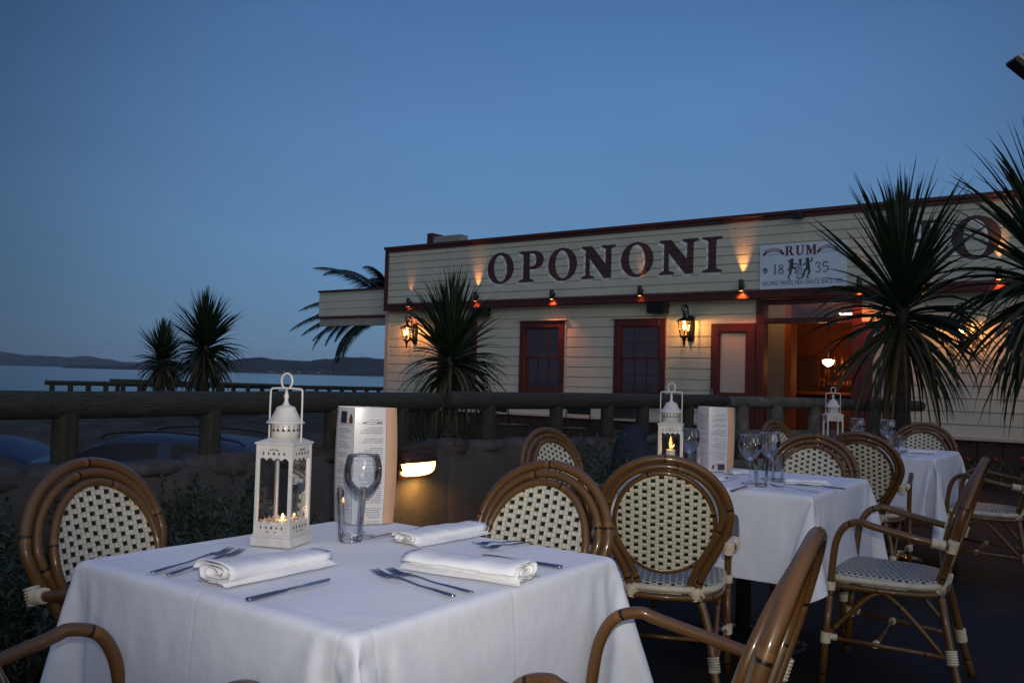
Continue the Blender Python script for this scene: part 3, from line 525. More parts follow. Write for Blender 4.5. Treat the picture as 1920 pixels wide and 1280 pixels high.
1,2,1,1,0,0,-1,1,-1,1,-2,0,-1,-1,1,-1,0,0,-1,0,-1,-2,-1,-3,-1,-3,0,-1,1,11,10,19,19,11,-17,-20,-21,-19,-16,-10,2,12,16,6,-2,-8,6,14,11,12,9,9,99,-10,16,
-9,-13,-13,-14,-14,-19,-18,-18,-17,-18,-14,-6,8,18,20,18,-4,-9,-12,-3,-3,-3,-3,1,2,1,1,-1,2,0,0,0,-1,-1,0,0,-1,0,0,-1,0,0,0,0,-2,-1,0,-3,-4,-2,-2,0,1,8,
11,18,20,8,-18,-20,-21,-18,-14,-6,8,16,10,2,-8,3,14,11,12,8,9,3,75,2,6,10,-7,-13,-14,-13,-16,-18,-19,-18,-16,-17,-9,4,17,20,17,-2,-10,-11,-1,-3,-4,-3,2,
1,2,1,0,1,1,-1,0,-2,0,0,-1,0,0,0,0,-1,1,0,0,-1,-1,-2,-3,-2,-4,-2,-1,0,8,10,17,20,6,-19,-21,-20,-17,-10,0,14,12,6,-6,0,14,12,11,9,6,1,-7,63,8,2,11,11,-7,
-12,-14,-14,-17,-18,-18,-18,-17,-12,0,14,21,16,-1,-11,-9,0,-3,-5,-1,2,1,2,0,1,1,-1,1,-2,-1,0,1,-1,-1,2,-2,0,0,0,1,0,0,-1,-2,-2,-4,-2,-4,-1,-1,6,11,16,20,
3,-20,-21,-19,-15,-6,6,12,12,-1,-4,14,12,11,8,4,-2,-8,-10,60,7,7,9,8,8,-3,-11,-14,-15,-17,-19,-18,-17,-15,-4,11,21,15,0,-10,-9,1,-4,-4,0,2,0,2,0,1,2,-1,
-2,1,-2,2,-1,-1,0,0,0,-1,0,2,-1,1,-1,0,-1,-3,-2,-3,-4,-3,-1,5,13,12,20,0,-20,-21,-18,-12,0,11,13,-1,-2,14,12,11,7,1,-4,-10,-10,-12,61,4,8,8,9,9,7,0,-9,
-15,-15,-18,-19,-18,-16,-8,8,20,15,0,-10,-9,2,-3,-4,0,3,0,1,0,3,1,-3,0,-1,1,-1,1,-2,1,0,-2,2,-1,1,0,1,0,-1,-1,-1,-4,-2,-5,-3,-1,3,16,8,19,-2,-21,-21,-16,
-7,6,14,0,0,14,13,9,5,0,-8,-9,-12,-11,-11,64,5,10,7,7,3,8,7,3,-7,-14,-17,-18,-18,-18,-12,3,19,15,1,-8,-10,3,-3,-4,1,2,1,0,0,3,0,-2,0,-1,1,0,-1,-1,1,-1,
0,0,0,2,-1,-1,2,0,-1,-1,-2,-4,-3,-5,-2,3,17,6,17,-5,-21,-20,-13,-1,12,5,-1,14,13,8,3,-4,-10,-8,-11,-12,-10,-10,63,8,6,9,3,5,6,7,8,5,-5,-14,-17,-19,-18,
-15,-3,16,16,1,-6,-10,3,-2,-4,2,1,1,0,1,2,-1,-1,-1,-1,3,0,-3,1,-1,1,0,-1,0,1,-1,1,0,1,0,-2,0,-3,-5,-4,-3,2,17,4,15,-7,-21,-18,-9,6,10,-1,14,13,6,0,-6,-9,
-10,-11,-11,-5,-8,-12,54,8,7,7,8,8,2,5,6,8,7,-3,-13,-18,-19,-16,-10,15,14,0,-3,-10,4,-4,-2,3,-1,2,0,1,1,-2,0,-2,1,2,-1,-1,1,-1,1,-2,2,-2,1,1,0,0,1,0,-1,
-1,-1,-4,-6,-3,1,17,3,12,-9,-19,-18,0,9,2,13,12,5,-4,-7,-10,-9,-12,-8,-3,-10,-6,-3,34,8,7,7,9,8,5,6,4,6,7,7,1,-13,-18,-18,-13,5,17,0,-2,-9,4,-2,-2,2,0,
1,0,1,0,-1,0,-2,1,1,0,-1,0,0,0,0,0,1,0,-1,-1,2,-1,1,0,0,-1,-3,-5,-5,0,18,5,4,-12,-19,-7,2,6,13,12,1,-7,-8,-11,-9,-9,-5,-4,-3,0,1,2,0,6,8,8,7,7,5,6,7,6,
5,7,7,4,-12,-18,-16,-2,15,-2,1,-7,5,-2,-2,2,0,0,0,1,0,0,-1,0,0,0,0,0,0,0,0,0,0,0,-1,1,0,1,0,0,-1,0,0,0,-4,-6,-3,16,-4,8,-14,-1,-11,4,12,11,-5,-10,-8,-8,
-5,-4,-1,0,1,2,1,2,2,-7,1,6,-5,-1,2,5,6,7,6,7,8,6,5,8,-11,-16,-10,11,-1,1,-4,4,-1,-2,2,0,0,0,0,1,-1,-1,0,1,-1,1,0,0,-1,0,1,-1,0,1,0,0,-1,0,0,1,0,-1,0,0,
-6,-5,13,0,-7,7,-11,-3,11,7,-10,-8,-5,-3,0,1,1,2,2,2,2,2,2,1,-14,0,0,1,0,0,1,1,1,2,2,2,4,6,7,10,-8,-15,6,1,0,0,0,0,0,0,0,0,0,0,0,0,0,0,0,0,0,0,0,0,0,0,
0,0,0,0,0,0,0,0,-1,1,0,0,-1,-1,-6,8,0,0,0,-8,9,4,-11,-2,0,1,2,2,2,2,2,1,1,1,0,0,-1,-5,0,0,0,1,0,1,0,1,0,1,3,2,-6,-2,0,1,-3,-1,1,1,0,1,0,0,0,0,0,0,0,0,0,
0,0,0,0,0,0,0,0,0,0,0,0,0,0,0,-1,0,0,0,0,0,0,0,-1,-1,0,-1,-1,3,7,-4,2,4,3,2,1,1,1,0,-2,-2,3,-1,-1,0,0,0,8,0,0,1,0,0,0,0,0,1,0,0,0,0,-1,-1,0,0,-3,1,0,1,
0,0,0,0,0,0,0,0,0,0,0,0,0,0,0,0,0,0,0,0,0,0,0,0,0,-1,0,0,0,0,0,0,0,0,0,-1,-1,-1,-1,4,3,-1,0,0,0,1,0,1,1,1,3,-3,0,1,2,-1,-1,16,1,0,0,0,0,0,1,0,0,0,0,0,-1,
0,0,-1,0,-1,0,0,0,0,0,0,0,0,0,0,0,0,0,0,0,0,0,0,0,0,0,0,0,0,0,0,0,0,0,-1,0,0,0,0,0,0,0,0,0,0,0,-1,1,1,1,0,0,1,0,0,0,0,0,0,1,1,-1,0,0,-1,21,0,0,0,0,0,1,
0,0,0,0,0,-1,0,0,0,0,-1,-1,0,0,0,0,0,0,0,0,0,0,0,0,0,0,0,0,0,0,0,0,0,0,0,0,0,0,0,0,0,0,0,0,0,0,-1,0,0,0,0,0,0,0,0,1,1,0,0,0,0,0,0,1,0,1,0,0,0,0,-1,0,21,
0,0,0,1,0,0,0,0,0,0,0,0,-1,0,0,0,-1,0,0,0,0,0,0,0,0,0,0,0,0,0,0,0,0,0,-1,0,0,0,0,0,0,0,0,0,0,0,0,0,0,0,0,0,0,0,0,0,-1,0,0,0,1,1,0,0,0,0,-1,0,0,0,0,1,0,
0,1,-1,0,0,22,0,1,0,0,0,0,0,0,0,0,0,0,0,-1,0,0,0,-1,0,0,0,0,0,0,0,0,0,0,0,0,0,0,0,0,0,0,0,0,0,0,0,0,0,-1,0,0,0,0,0,0,0,0,0,0,0,0,0,0,0,0,0,0,0,0,0,0,0,
0,1,0,0,0,0,-1,0,0,0,0,24,0,0,0,0,0,0,0,0,0,0,0,0,-1,0,0,0,0,0,0,-1,0,0,0,0,0,0,0,0,0,0,0,0,0,0,0,0,0,0,0,0,0,0,0,0,0,0,0,0,0,-1,0,0,0,0,0,0,0,0,0,0,0,
0,0,0,0,0,0,0,0,0,0,0,0,0,0,0,0,0,24,0,0,0,0,0,0,0,0,0,0,0,0,0,0,-1,0,0,0,0,0,0,0,0,0,0,0,0,-1,0,0,0,0,0,0,0,0,0,0,0,0,0,0,0,0,0,0,0,0,0,0,0,0,0,0,-1,0,
0,0,0,0,0,0,0,0,0,0,0,0,0,0,0,0,0,0,0,0,0,0,24,0,0,0,0,0,0,0,0,0,0,0,0,0,0,0,0,-1,0,0,0,0,0,0,0,0,0,0,0,0,0,0,0,0,0,0,0,0,0,-1,0,0,0,0,0,0,0,0,0,0,0,0,
0,0,0,0,0,0,0,0,0,0,0,0,0,0,0,0,0,0,0,0,-1,0,0,0,0,0,0,25,0,0,0,0,0,0,0,-1,0,0,0,0,0,0,0,0,0,0,-1,0,0,0,0,0,0,0,0,0,0,0,0,0,0,0,0,0,0,0,0,0,0,0,0,0,0,0,
-1,0,0,0,0,0,0,0,0,0,0,0,0,0,0,0,0,0,0,0,0,0,0,0,0,0,0,0,0,0,-1,0,25,0,0,0,0,0,0,0,0,0,0,-1,0,0,0,0,0,0,0,0,0,0,0,0,-1,0,0,0,0,0,0,0,0,0,0,0,0,0,0,0,0,
0,0,0,0,0,0,0,0,0,0,0,0,-1,0,0,0,0,0,0,0,0,0,0,0,0,0,0,0,0,0,0,0,0,0,0,0,0,0,24,0,0,0,0,0,0,0,0,0,0,0,0,0,0,-1,0,0,0,0,0,0,0,0,0,0,0,0,0,0,0,0,0,0,-1,0,
0,0,0,0,0,0,0,0,0,0,0,0,0,0,0,0,0,0,0,0,0,0,0,0,0,0,0,-1,0,0,0,0,0,0,0,0,0,0,0,0,0,0,0,25,0,0,0,-1,0,0,0,0,0,0,0,0,0,0,0,0,0,0,-1,0,0,0,0,0,0,0,0,0,0,0,
0,0,0,0,0,0,0,0,0,0,0,0,-1,0,0,0,0,0,0,0,0,0,0,0,0,0,0,0,0,0,0,0,0,0,0,0,0,0,0,0,0,0,0,-1,0,0,0,0,25,0,0,0,0,0,0,0,0,-1,0,0,0,0,0,0,0,0,0,0,0,0,0,-1,0,
0,0,0,0,0,0,0,0,0,0,0,0,0,0,0,0,0,0,0,0,0,0,0,0,0,0,-1,0,0,0,0,0,0,0,0,0,0,0,0,0,0,0,0,0,0,0,0,0,0,0,0,0,0,0,24,0,0,0,0,0,0,0,0,0,0,0,-1,0,0,0,0,0,0,0,
0,0,0,0,0,0,0,0,0,0,-1,0,0,0,0,0,0,0,0,0,0,0,0,0,0,0,0,0,0,0,0,0,0,0,0,0,0,0,0,0,-1,0,0,0,0,0,0,0,0,0,0,0,0,0,0,0,0,0,0,25,-1,0,0,0,0,0,0,0,0,0,0,0,0,0,
0,-1,0,0,0,0,0,0,0,0,0,0,0,0,0,0,0,0,0,0,0,0,0,0,0,-1,0,0,0,0,0,0,0,0,0,0,0,0,0,0,0,0,0,0,0,0,0,0,0,0,0,0,-1,0,0,0,0,0,0,0,0,0,0,0,25,0,0,0,0,-1,0,0,0,
0,0,0,0,0,0,0,0,0,0,0,0,-1,0,0,0,0,0,0,0,0,0,0,0,0,0,0,0,0,0,0,0,0,0,0,0,0,0,0,-1,0,0,0,0,0,0,0,0,0,0,0,0,0,0,0,0,0,0,0,0,0,0,0,0,0,0,0,0,-1,0,25,0,0,0,
0,0,0,0,0,0,-1,0,0,0,0,0,0,0,0,0,0,0,0,0,0,0,0,-1,0,0,0,0,0,0,0,0,0,0,0,0,0,0,0,0,0,0,0,0,0,0,0,0,0,0,0,0,0,-1,0,0,0,0,0,0,0,0,0,0,0,0,0,0,0,0,0,0,0,0,
0,24,0,0,0,0,0,0,0,0,0,0,0,0,0,-1,0,0,0,0,0,0,0,0,0,0,0,0,0,0,0,0,0,0,0,0,0,-1,0,0,0,0,0,0,0,0,0,0,0,0,0,0,0,0,0,0,0,0,0,0,0,0,0,0,0,0,0,-1,0,0,0,0,0,0,
0,0,0,0,0,0,25,0,0,-1,0,0,0,0,0,0,0,0,0,0,0,0,0,0,0,-1,0,0,0,0,0,0,0,0,0,0,0,0,0,0,0,0,0,0,0,0,0,0,0,0,0,-1,0,0,0,0,0,0,0,0,0,0,0,0,0,0,0,0,0,0,0,0,0,0,
0,0,0,0,0,0,0,-1,0,0,0,25,0,0,0,0,0,0,0,-1,0,0,0,0,0,0,0,0,0,0,0,0,0,0,0,0,-1,0,0,0,0,0,0,0,0,0,0,0,0,0,0,0,0,0,0,0,0,0,0,0,0,0,0,0,0,-1,0,0,0,0,0,0,0,
0,0,0,0,0,0,0,0,0,0,0,0,0,0,0,0,0,24,0,0,0,0,0,0,0,0,0,0,0,-1,0,0,0,0,0,0,0,0,0,0,0,0,0,0,0,0,0,0,0,-1,0,0,0,0,0,0,0,0,0,0,0,0,0,0,0,0,0,0,0,0,0,0,0,0,
0,0,0,0,0,0,-1,0,0,0,0,0,0,0,0,0,0,0,0,0,0,0,25,0,-1,0,0,0,0,0,0,0,0,0,0,0,0,0,0,-1,0,0,0,0,0,0,0,0,0,0,0,0,0,0,0,0,0,0,0,0,0,0,0,0,-1,0,0,0,0,0,0,0,0,
0,0,0,0,0,0,0,0,0,0,0,0,0,0,0,0,0,0,0,0,0,-1,0,0,0,0,0,0,25,0,0,0,0,0,0,-1,0,0,0,0,0,0,0,0,0,0,0,0,0,0,0,-1,0,0,0,0,0,0,0,0,0,0,0,0,0,0,0,0,0,0,0,0,0,0,
0,0,0,0,0,0,-1,0,0,0,0,0,0,0,0,0,0,0,0,0,0,0,0,0,0,0,0,0,0,0,0,-1,0,25,0,0,0,0,0,0,0,0,0,0,-1,0,0,0,0,0,0,0,0,0,0,0,0,0,0,0,0,0,0,-1,0,0,0,0,0,0,0,0,0,
0,0,0,0,0,0,0,0,0,0,0,0,0,0,0,0,0,0,0,0,0,0,-1,0,0,0,0,0,0,0,0,0,0,0,0,0,0,0,0,25,-1,0,0,0,0,0,0,0,0,0,0,0,0,0,-1,0,0,0,0,0,0,0,0,0,0,0,0,0,0,0,0,0,0,0,
0,0,0,-1,0,0,0,0,0,0,0,0,0,0,0,0,0,0,0,0,0,0,0,0,0,0,0,0,0,0,0,0,0,0,0,-1,0,0,0,0,0,0,0,0,25,0,0,0,0,-1,0,0,0,0,0,0,0,0,0,0,0,0,0,0,0,-1,0,0,0,0,0,0,0,
0,0,0,0,0,0,0,0,0,0,0,0,0,0,0,0,0,0,0,0,0,-1,0,0,0,0,0,0,0,0,0,0,0,0,0,0,0,0,0,0,0,0,0,0,0,-1,0,0,0,0,25,0,0,0,0,0,0,0,-1,0,0,0,0,0,0,0,0,0,0,0,0,0,0,0,
0,0,0,0,-1,0,0,0,0,0,0,0,0,0,0,0,0,0,0,0,0,0,0,0,0,0,0,0,0,0,0,0,0,0,0,-1,0,0,0,0,0,0,0,0,0,0,0,0,0,0,0,0,0,0,0,25,-1,0,0,0,0,0,0,0,0,0,0,0,0,-1,0,0,0,
0,0,0,0,0,0,0,0,0,0,0,0,0,0,0,0,0,-1,0,0,0,0,0,0,0,0,0,0,0,0,0,0,0,0,0,0,0,0,0,0,0,0,0,0,0,0,0,0,0,0,0,-1,0,0,0,0,0,0,0,0,0,25,0,0,0,-1,0,0,0,0,0,0,0,0,
0,0,0,0,0,-1,0,0,0,0,0,0,0,0,0,0,0,0,0,0,0,0,0,0,0,0,0,0,0,0,0,0,-1,0,0,0,0,0,0,0,0,0,0,0,0,0,0,0,0,0,0,0,0,0,0,0,0,0,0,-1,0,0,0,0,0,0,25,0,0,0,0,0,0,-1,
0,0,0,0,0,0,0,0,0,0,0,0,0,0,0,0,0,0,-1,0,0,0,0,0,0,0,0,0,0,0,0,0,0,0,0,0,0,0,0,0,0,0,0,0,0,0,0,0,0,0,-1,0,0,0,0,0,0,0,0,0,0,0,0,0,0,0,0,0,-1,0,0,25,0,0,
0,0,0,0,0,0,0,0,-1,0,0,0,0,0,0,0,0,0,0,0,0,0,0,0,0,0,0,0,0,-1,0,0,0,0,0,0,0,0,0,0,0,0,0,0,0,0,0,0,0,0,0,0,0,0,0,0,0,0,0,0,0,0,0,-1,0,0,0,0,0,0,0,0,0,0,
0,0,25,0,0,-1,0,0,0,0,0,0,0,0,0,0,0,-1,0,0,0,0,0,0,0,0,0,0,0,0,0,0,0,0,0,0,0,0,0,0,0,0,-1,0,0,0,0,0,0,0,0,0,0,0,0,0,0,0,0,0,0,0,0,0,0,0,0,0,0,0,0,0,-1,
0,0,0,0,0,0,0,0,25,0,0,0,-1,0,0,0,0,0,0,0,0,0,0,0,0,0,0,0,0,0,0,0,-1,0,0,0,0,0,0,0,0,0,0,0,0,0,0,0,0,0,0,0,0,0,0,0,0,0,0,0,0,0,0,0,0,-1,0,0,0,0,0,0,0,0,
0,0,0,0,0,0,0,-1,0,0,0,0,0,25,0,0,0,0,0,-1,0,0,0,0,0,0,0,0,0,0,0,0,0,0,0,0,0,0,0,0,0,0,-1,0,0,0,0,0,0,0,0,0,0,0,0,0,0,0,0,0,0,0,0,0,0,0,0,0,0,0,0,0,0,0,
0,0,-1,0,0,0,0,0,0,0,0,0,0,0,0,0,-1,0,26,-1,0,0,0,0,0,0,-1,0,0,0,0,0,0,0,0,0,0,0,0,0,0,0,0,0,0,0,0,0,0,0,0,0,0,0,-1,0,0,0,0,0,0,0,0,0,0,0,0,0,0,0,0,0,0,
0,0,0,0,0,0,0,0,0,0,0,-1,0,0,0,0,0,0,0,0,-1,0,0,0,26,0,0,-1,0,0,0,0,-1,0,0,0,0,0,0,1,0,-1,1,0,0,0,-1,0,0,0,0,0,0,0,0,0,0,0,0,0,0,0,0,0,0,0,0,0,0,0,0,0,
-1,0,0,0,1,0,0,0,0,-1,0,0,0,0,0,0,0,0,0,0,-1,0,0,0,-1,0,0,0,-1,0,0,26,-1,1,0,0,0,0,0,0,0,-1,0,0,0,0,0,1,0,0,0,0,0,0,0,0,0,0,-1,0,0,0,0,0,0,0,0,0,0,0,0,
0,0,0,0,0,0,0,0,0,0,0,0,0,0,0,0,0,0,0,0,0,-1,0,0,0,0,0,-1,0,0,0,-1,0,0,0,0,0,0,-1,24,0,0,0,0,1,0,0,0,0,0,0,0,0,0,-1,1,1,0,0,0,0,0,0,0,0,0,0,0,0,0,0,-1,
0,0,0,0,0,0,0,0,0,0,0,0,0,0,0,0,0,0,0,0,0,0,0,0,0,0,0,0,0,-1,0,0,-1,0,0,0,0,0,-1,0,0,0,0,0,0,0,23,0,-1,-1,0,0,-1,0,0,0,0,0,1,1,0,1,1,1,1,0,0,-1,0,0,0,0,
0,0,0,0,0,0,0,0,0,0,0,0,0,0,-1,0,0,0,0,0,0,0,0,0,0,0,0,0,0,0,0,0,0,0,0,0,0,-1,0,0,0,-1,0,-1,0,0,0,0,0,0,0,0,0,22,-1,-1,0,-2,2,1,0,0,0,-1,0,-1,0,1,2,2,2,
0,0,0,0,0,0,-1,0,0,0,0,0,0,0,0,0,0,0,0,0,0,0,0,0,0,0,0,0,0,0,0,0,0,0,0,0,0,0,0,0,0,0,0,-1,0,-1,0,-1,0,0,0,-1,0,0,-1,0,0,-2,2,-1,0,18,0,0,0,-1,-1,-5,5,3,
1,2,0,-1,-1,-1,5,2,2,0,0,0,0,0,0,0,0,0,0,0,-1,0,0,0,0,0,0,0,0,0,0,0,0,0,0,0,0,0,0,0,0,0,0,0,0,0,0,0,0,0,0,0,-1,-1,-1,0,0,-1,0,0,0,0,0,-1,-1,-1,-2,1,-3,
0,12,0,-1,0,-1,-2,-3,4,0,1,1,1,3,3,5,4,3,6,-1,-1,0,-1,0,0,0,0,0,0,0,0,0,0,0,0,0,0,0,-1,0,0,0,0,0,0,0,0,0,0,0,0,0,0,0,0,0,1,0,0,0,1,-1,-2,-1,-1,0,0,0,-1,
0,-1,0,-1,-2,-1,-1,-1,0,1,0,-5,0,-1,0,-2,-1,1,2,3,3,3,4,4,4,4,6,4,5,2,-3,0,0,-1,0,0,0,0,0,0,0,0,0,0,0,0,0,0,0,0,0,0,0,0,0,0,0,0,0,0,0,0,0,0,0,0,0,1,0,0,
2,-1,-4,-3,1,0,0,0,0,-1,0,-1,-1,-1,-2,-2,-3,3,1,-1,-22,0,1,1,3,3,4,4,3,4,3,3,2,3,1,11,2,3,-14,0,-1,0,2,0,-1,0,0,0,0,0,0,0,0,0,0,0,0,0,0,0,0,0,0,0,0,0,0,
0,0,0,0,0,1,-1,1,-1,0,0,0,1,-3,17,-2,-3,-5,-3,-2,0,2,-1,0,2,1,0,-1,-4,2,-3,1,-24,4,4,3,3,2,1,1,-1,-2,-2,4,5,7,12,6,2,-20,5,-9,3,-4,5,-1,0,-1,0,0,-1,0,0,
0,-1,1,0,0,1,0,0,-1,1,-1,1,-1,0,1,-1,1,-1,0,0,0,2,-2,2,-4,0,4,-3,0,-2,18,12,-8,5,-2,-4,-4,-3,-2,-1,0,1,4,2,1,-4,-2,-1,-17,0,-3,3,-2,2,-1,-4,0,1,5,8,10,
11,10,1,-19,-14,14,-5,-10,5,-3,5,-2,-1,0,-1,1,-1,0,0,-1,2,-1,0,1,0,1,-1,0,0,0,0,0,0,0,0,-1,0,0,0,2,-1,0,-4,0,4,-8,0,-1,16,20,8,-10,6,2,-1,-3,-4,-4,-4,-2,
0,4,-1,3,0,-2,-25,0,0,-3,-2,-5,-2,1,4,7,10,11,11,11,3,-18,-14,-13,19,-1,-13,3,-4,4,3,-3,-1,1,-2,1,-1,0,0,1,-1,0,2,0,0,0,0,0,0,0,0,0,-1,0,-1,0,0,0,3,-2,
0,-5,-1,5,-8,-8,3,16,16,19,5,-9,-3,7,4,0,-2,-3,-4,-4,-4,-2,0,3,1,-34,-4,-3,-3,-2,-1,3,7,9,11,12,10,11,4,-18,-18,-12,-4,21,2,-15,1,-3,1,4,1,-2,-3,1,-2,2,
-1,1,1,-1,0,1,0,1,1,-1,-1,1,-1,1,-2,1,-1,-1,0,0,0,3,0,-3,-6,0,4,-8,-11,3,16,12,16,19,4,-9,-6,5,8,4,0,-1,-3,-3,-4,-5,-4,-3,-41,-4,-1,-4,1,5,10,11,11,10,
11,11,3,-14,-16,-20,-7,1,21,6,-15,-4,0,-2,4,3,-2,-1,-3,0,1,0,1,0,-1,0,3,-1,1,0,0,0,0,-1,0,0,0,-2,0,-1,0,1,2,0,-4,-6,1,3,-10,-12,2,17,8,21,11,17,3,-8,-9,
6,8,4,3,1,0,-2,-5,-2,-4,-65,-2,-4,4,9,11,11,10,11,10,11,3,-11,-16,-18,-17,0,2,21,9,-15,-6,0,-2,1,5,0,-3,-2,-1,2,0,-1,2,-1,0,2,1,0,1,-2,1,-1,0,-1,1,-2,0,
-2,0,1,1,2,-1,-4,-7,1,2,-11,-13,2,17,6,20,9,17,15,2,-7,-11,7,1,8,5,4,2,0,-2,-3,-89,0,8,11,11,10,11,10,11,11,2,-9,-18,-13,-20,-10,1,5,21,13,-15,-8,-2,-1,
0,4,1,-1,-1,-3,2,0,-1,1,1,-1,2,1,0,1,-1,0,0,-1,-1,1,-2,-1,-1,-1,2,2,0,-1,-6,-5,2,0,-13,-14,1,17,13,10,11,11,19,13,2,-7,-11,-2,6,8,5,5,4,3,1,-100,11,11,
10,10,11,10,11,12,1,-8,-18,-16,-12,-19,-1,-1,7,21,16,-14,-9,-3,-2,0,2,3,-2,0,-3,-1,2,-1,2,1,-2,3,0,2,-1,0,0,0,-2,-1,1,-3,0,-1,0,3,0,1,-3,-6,-4,2,-3,-12,
-15,-1,18,15,4,20,4,13,18,13,1,-8,-10,-7,4,8,6,6,5,5,-86,9,10,11,11,11,11,11,0,-6,-17,-17,-10,-18,-13,-1,5,7,20,19,-14,-9,-4,-2,-1,1,2,2,-2,-2,0,-1,0,2,
-1,0,2,1,2,-2,1,0,0,-2,-1,1,-3,0,-1,2,0,2,-1,-4,-6,-3,1,-4,-13,-15,-3,19,17,1,20,6,6,16,18,12,1,-9,-9,-11,1,6,8,6,4,-64,10,11,10,11,12,10,0,-6,-15,-18,
-12,-11,-19,-8,3,4,8,21,20,-12,-10,-5,-2,-1,-1,2,2,-1,-2,-1,0,0,1,1,-1,2,3,0,-1,0,0,-1,0,-1,-1,-2,0,0,0,2,1,-3,-3,-7,-2,1,-6,-13,-17,-4,20,18,2,14,17,3,
4,18,18,11,0,-9,-9,-12,-4,6,6,6,-42,11,11,11,11,11,-1,-6,-13,-19,-14,-7,-17,-17,-2,6,2,9,22,21,-9,-12,-6,-2,-2,1,-1,1,2,-2,-2,1,0,-1,2,0,2,2,-1,0,0,0,-1,
0,-2,0,-2,1,0,0,2,-3,-1,-4,-6,-2,0,-7,-14,-16,-7,21,20,7,4,21,1,3,12,19,16,12,-1,-10,-10,-11,-8,3,5,-17,12,11,11,10,-1,-6,-12,-18,-16,-10,-9,-20,-10,3,
5,2,11,20,21,-6,-11,-8,-3,-1,-1,1,-1,1,1,-1,-2,2,-1,1,1,1,1,0,0,0,0,-1,0,-1,-1,-1,0,0,0,1,-2,-3,-5,-4,-1,-2,-9,-13,-17,-8,21,20,12,-2,20,12,-4,5,15,19,
16,11,-2,-10,-11,-10,-10,0,5,12,11,9,-2,-5,-11,-17,-17,-11,-8,-15,-18,-4,7,3,2,13,18,21,-3,-9,-10,-3,-2,-1,0,1,-1,0,1,-1,-1,1,2,0,0,2,-1,0,0,0,-1,0,-1,
-1,-1,1,0,0,-2,-1,-3,-6,-3,-1,-3,-10,-14,-17,-10,21,21,15,-5,16,18,3,-5,9,17,18,16,11,-2,-12,-9,-10,-12,18,11,9,-2,-6,-10,-15,-18,-13,-9,-9,-19,-13,2,7,
3,2,14,17,21,-2,-8,-9,-4,-3,0,0,0,0,1,-1,1,-1,1,-1,1,1,1,-1,0,0,0,0,-2,1,-1,-1,-1,0,0,-1,-3,-3,-4,-3,-2,-5,-11,-14,-16,-11,19,20,20,-6,10,20,12,-7,0,13,
18,18,16,10,-3,-12,-9,-10,18,8,-2,-6,-9,-15,-18,-14,-11,-10,-10,-19,-6,5,7,1,3,16,15,21,0,-8,-8,-4,-3,-2,1,-1,0,0,1,0,0,0,0,1,1,-1,1,-1,0,0,0,0,-2,0,-1,
0,0,-2,-2,-3,-3,-3,-4,-2,-6,-12,-14,-16,-11,19,20,20,0,-1,20,20,-3,-5,4,16,18,17,17,9,-4,-12,-10,17,-3,-6,-9,-13,-18,-15,-10,-10,-8,-17,-16,4,2,7,2,2,18,
14,20,1,-6,-8,-4,-4,-2,-1,1,0,1,-1,0,0,0,1,0,-1,2,-1,1,0,1,-2,-1,0,-1,-1,-1,-1,-1,-4,-1,-3,-4,-2,-4,-7,-14,-12,-16,-12,18,21,20,1,-3,19,20,5,-7,4,2,19,
18,16,17,9,-5,-12,4,-6,-9,-12,-17,-16,-11,-9,-9,-12,-20,-6,5,4,5,1,4,18,13,20,3,-6,-7,-6,-3,-2,-2,0,1,0,0,1,0,0,0,0,0,0,1,1,1,0,-1,-2,0,-2,-1,-2,-1,-2,
-2,-4,-2,-3,-4,-3,-8,-13,-14,-16,-12,18,21,20,1,-4,16,21,11,-4,-3,0,12,18,19,16,17,8,-6],
[257,11,11,11,13,11,9,9,10,9,9,8,7,5,1,1,0,1,0,1,0,1,1,0,1,0,
0,0,0,0,0,0,0,0,0,0,0,0,0,0,1,-1,1,0,0,0,0,0,0,0,0,0,1,0,0,0,-1,0,-1,0,0,-3,-4,-4,-4,-5,-5,-6,-7,-9,-12,-12,-12,-10,-10,-10,-11,-14,-16,42,11,10,11,11,
14,10,10,9,9,9,9,6,6,2,1,0,1,1,0,1,0,1,0,1,0,0,0,0,0,0,0,0,0,0,0,0,0,0,0,0,1,0,-1,1,0,0,0,0,0,1,0,0,0,0,0,0,-1,0,-1,0,-3,-4,-4,-4,-5,-6,-6,-8,-10,-13,-12,
-11,-10,-10,-10,-14,-16,-17,49,10,11,10,9,13,14,10,9,9,9,9,7,6,3,1,1,0,1,1,0,1,0,1,0,0,0,0,0,0,0,0,0,0,0,0,0,0,0,0,0,0,0,1,0,0,0,0,0,0,1,0,0,0,0,0,0,-1,
0,-1,0,-3,-4,-4,-5,-5,-6,-6,-10,-11,-12,-12,-10,-10,-10,-13,-16,-17,-18,56,10,1,13,14,13,12,13,9,10,9,9,8,5,5,1,1,1,0,1,0,1,0,1,0,0,0,0,0,0,0,0,0,0,0,0,
0,0,0,0,0,0,1,0,0,0,0,0,0,1,0,0,0,1,0,0,-1,0,-1,0,-1,-3,-4,-4,-5,-5,-7,-7,-11,-12,-12,-10,-10,-10,-13,-16,-17,-18,-18,64,-8,17,12,13,14,13,13,9,11,10,8,
9,7,5,2,0,1,1,0,1,0,1,0,0,1,0,-1,0,0,0,0,0,0,0,0,0,0,0,0,0,0,1,0,0,0,0,0,0,0,1,0,1,0,0,0,-1,0,-1,0,-1,-4,-3,-5,-4,-6,-7,-9,-11,-12,-11,-11,-10,-12,-16,
-17,-18,-18,-17,55,7,12,15,14,13,13,14,10,12,9,9,9,8,5,3,1,0,1,0,1,0,1,0,0,1,0,-1,0,0,0,0,0,0,0,0,0,0,0,0,0,0,1,0,0,0,0,0,0,0,1,0,1,0,0,0,0,-1,0,-1,-1,
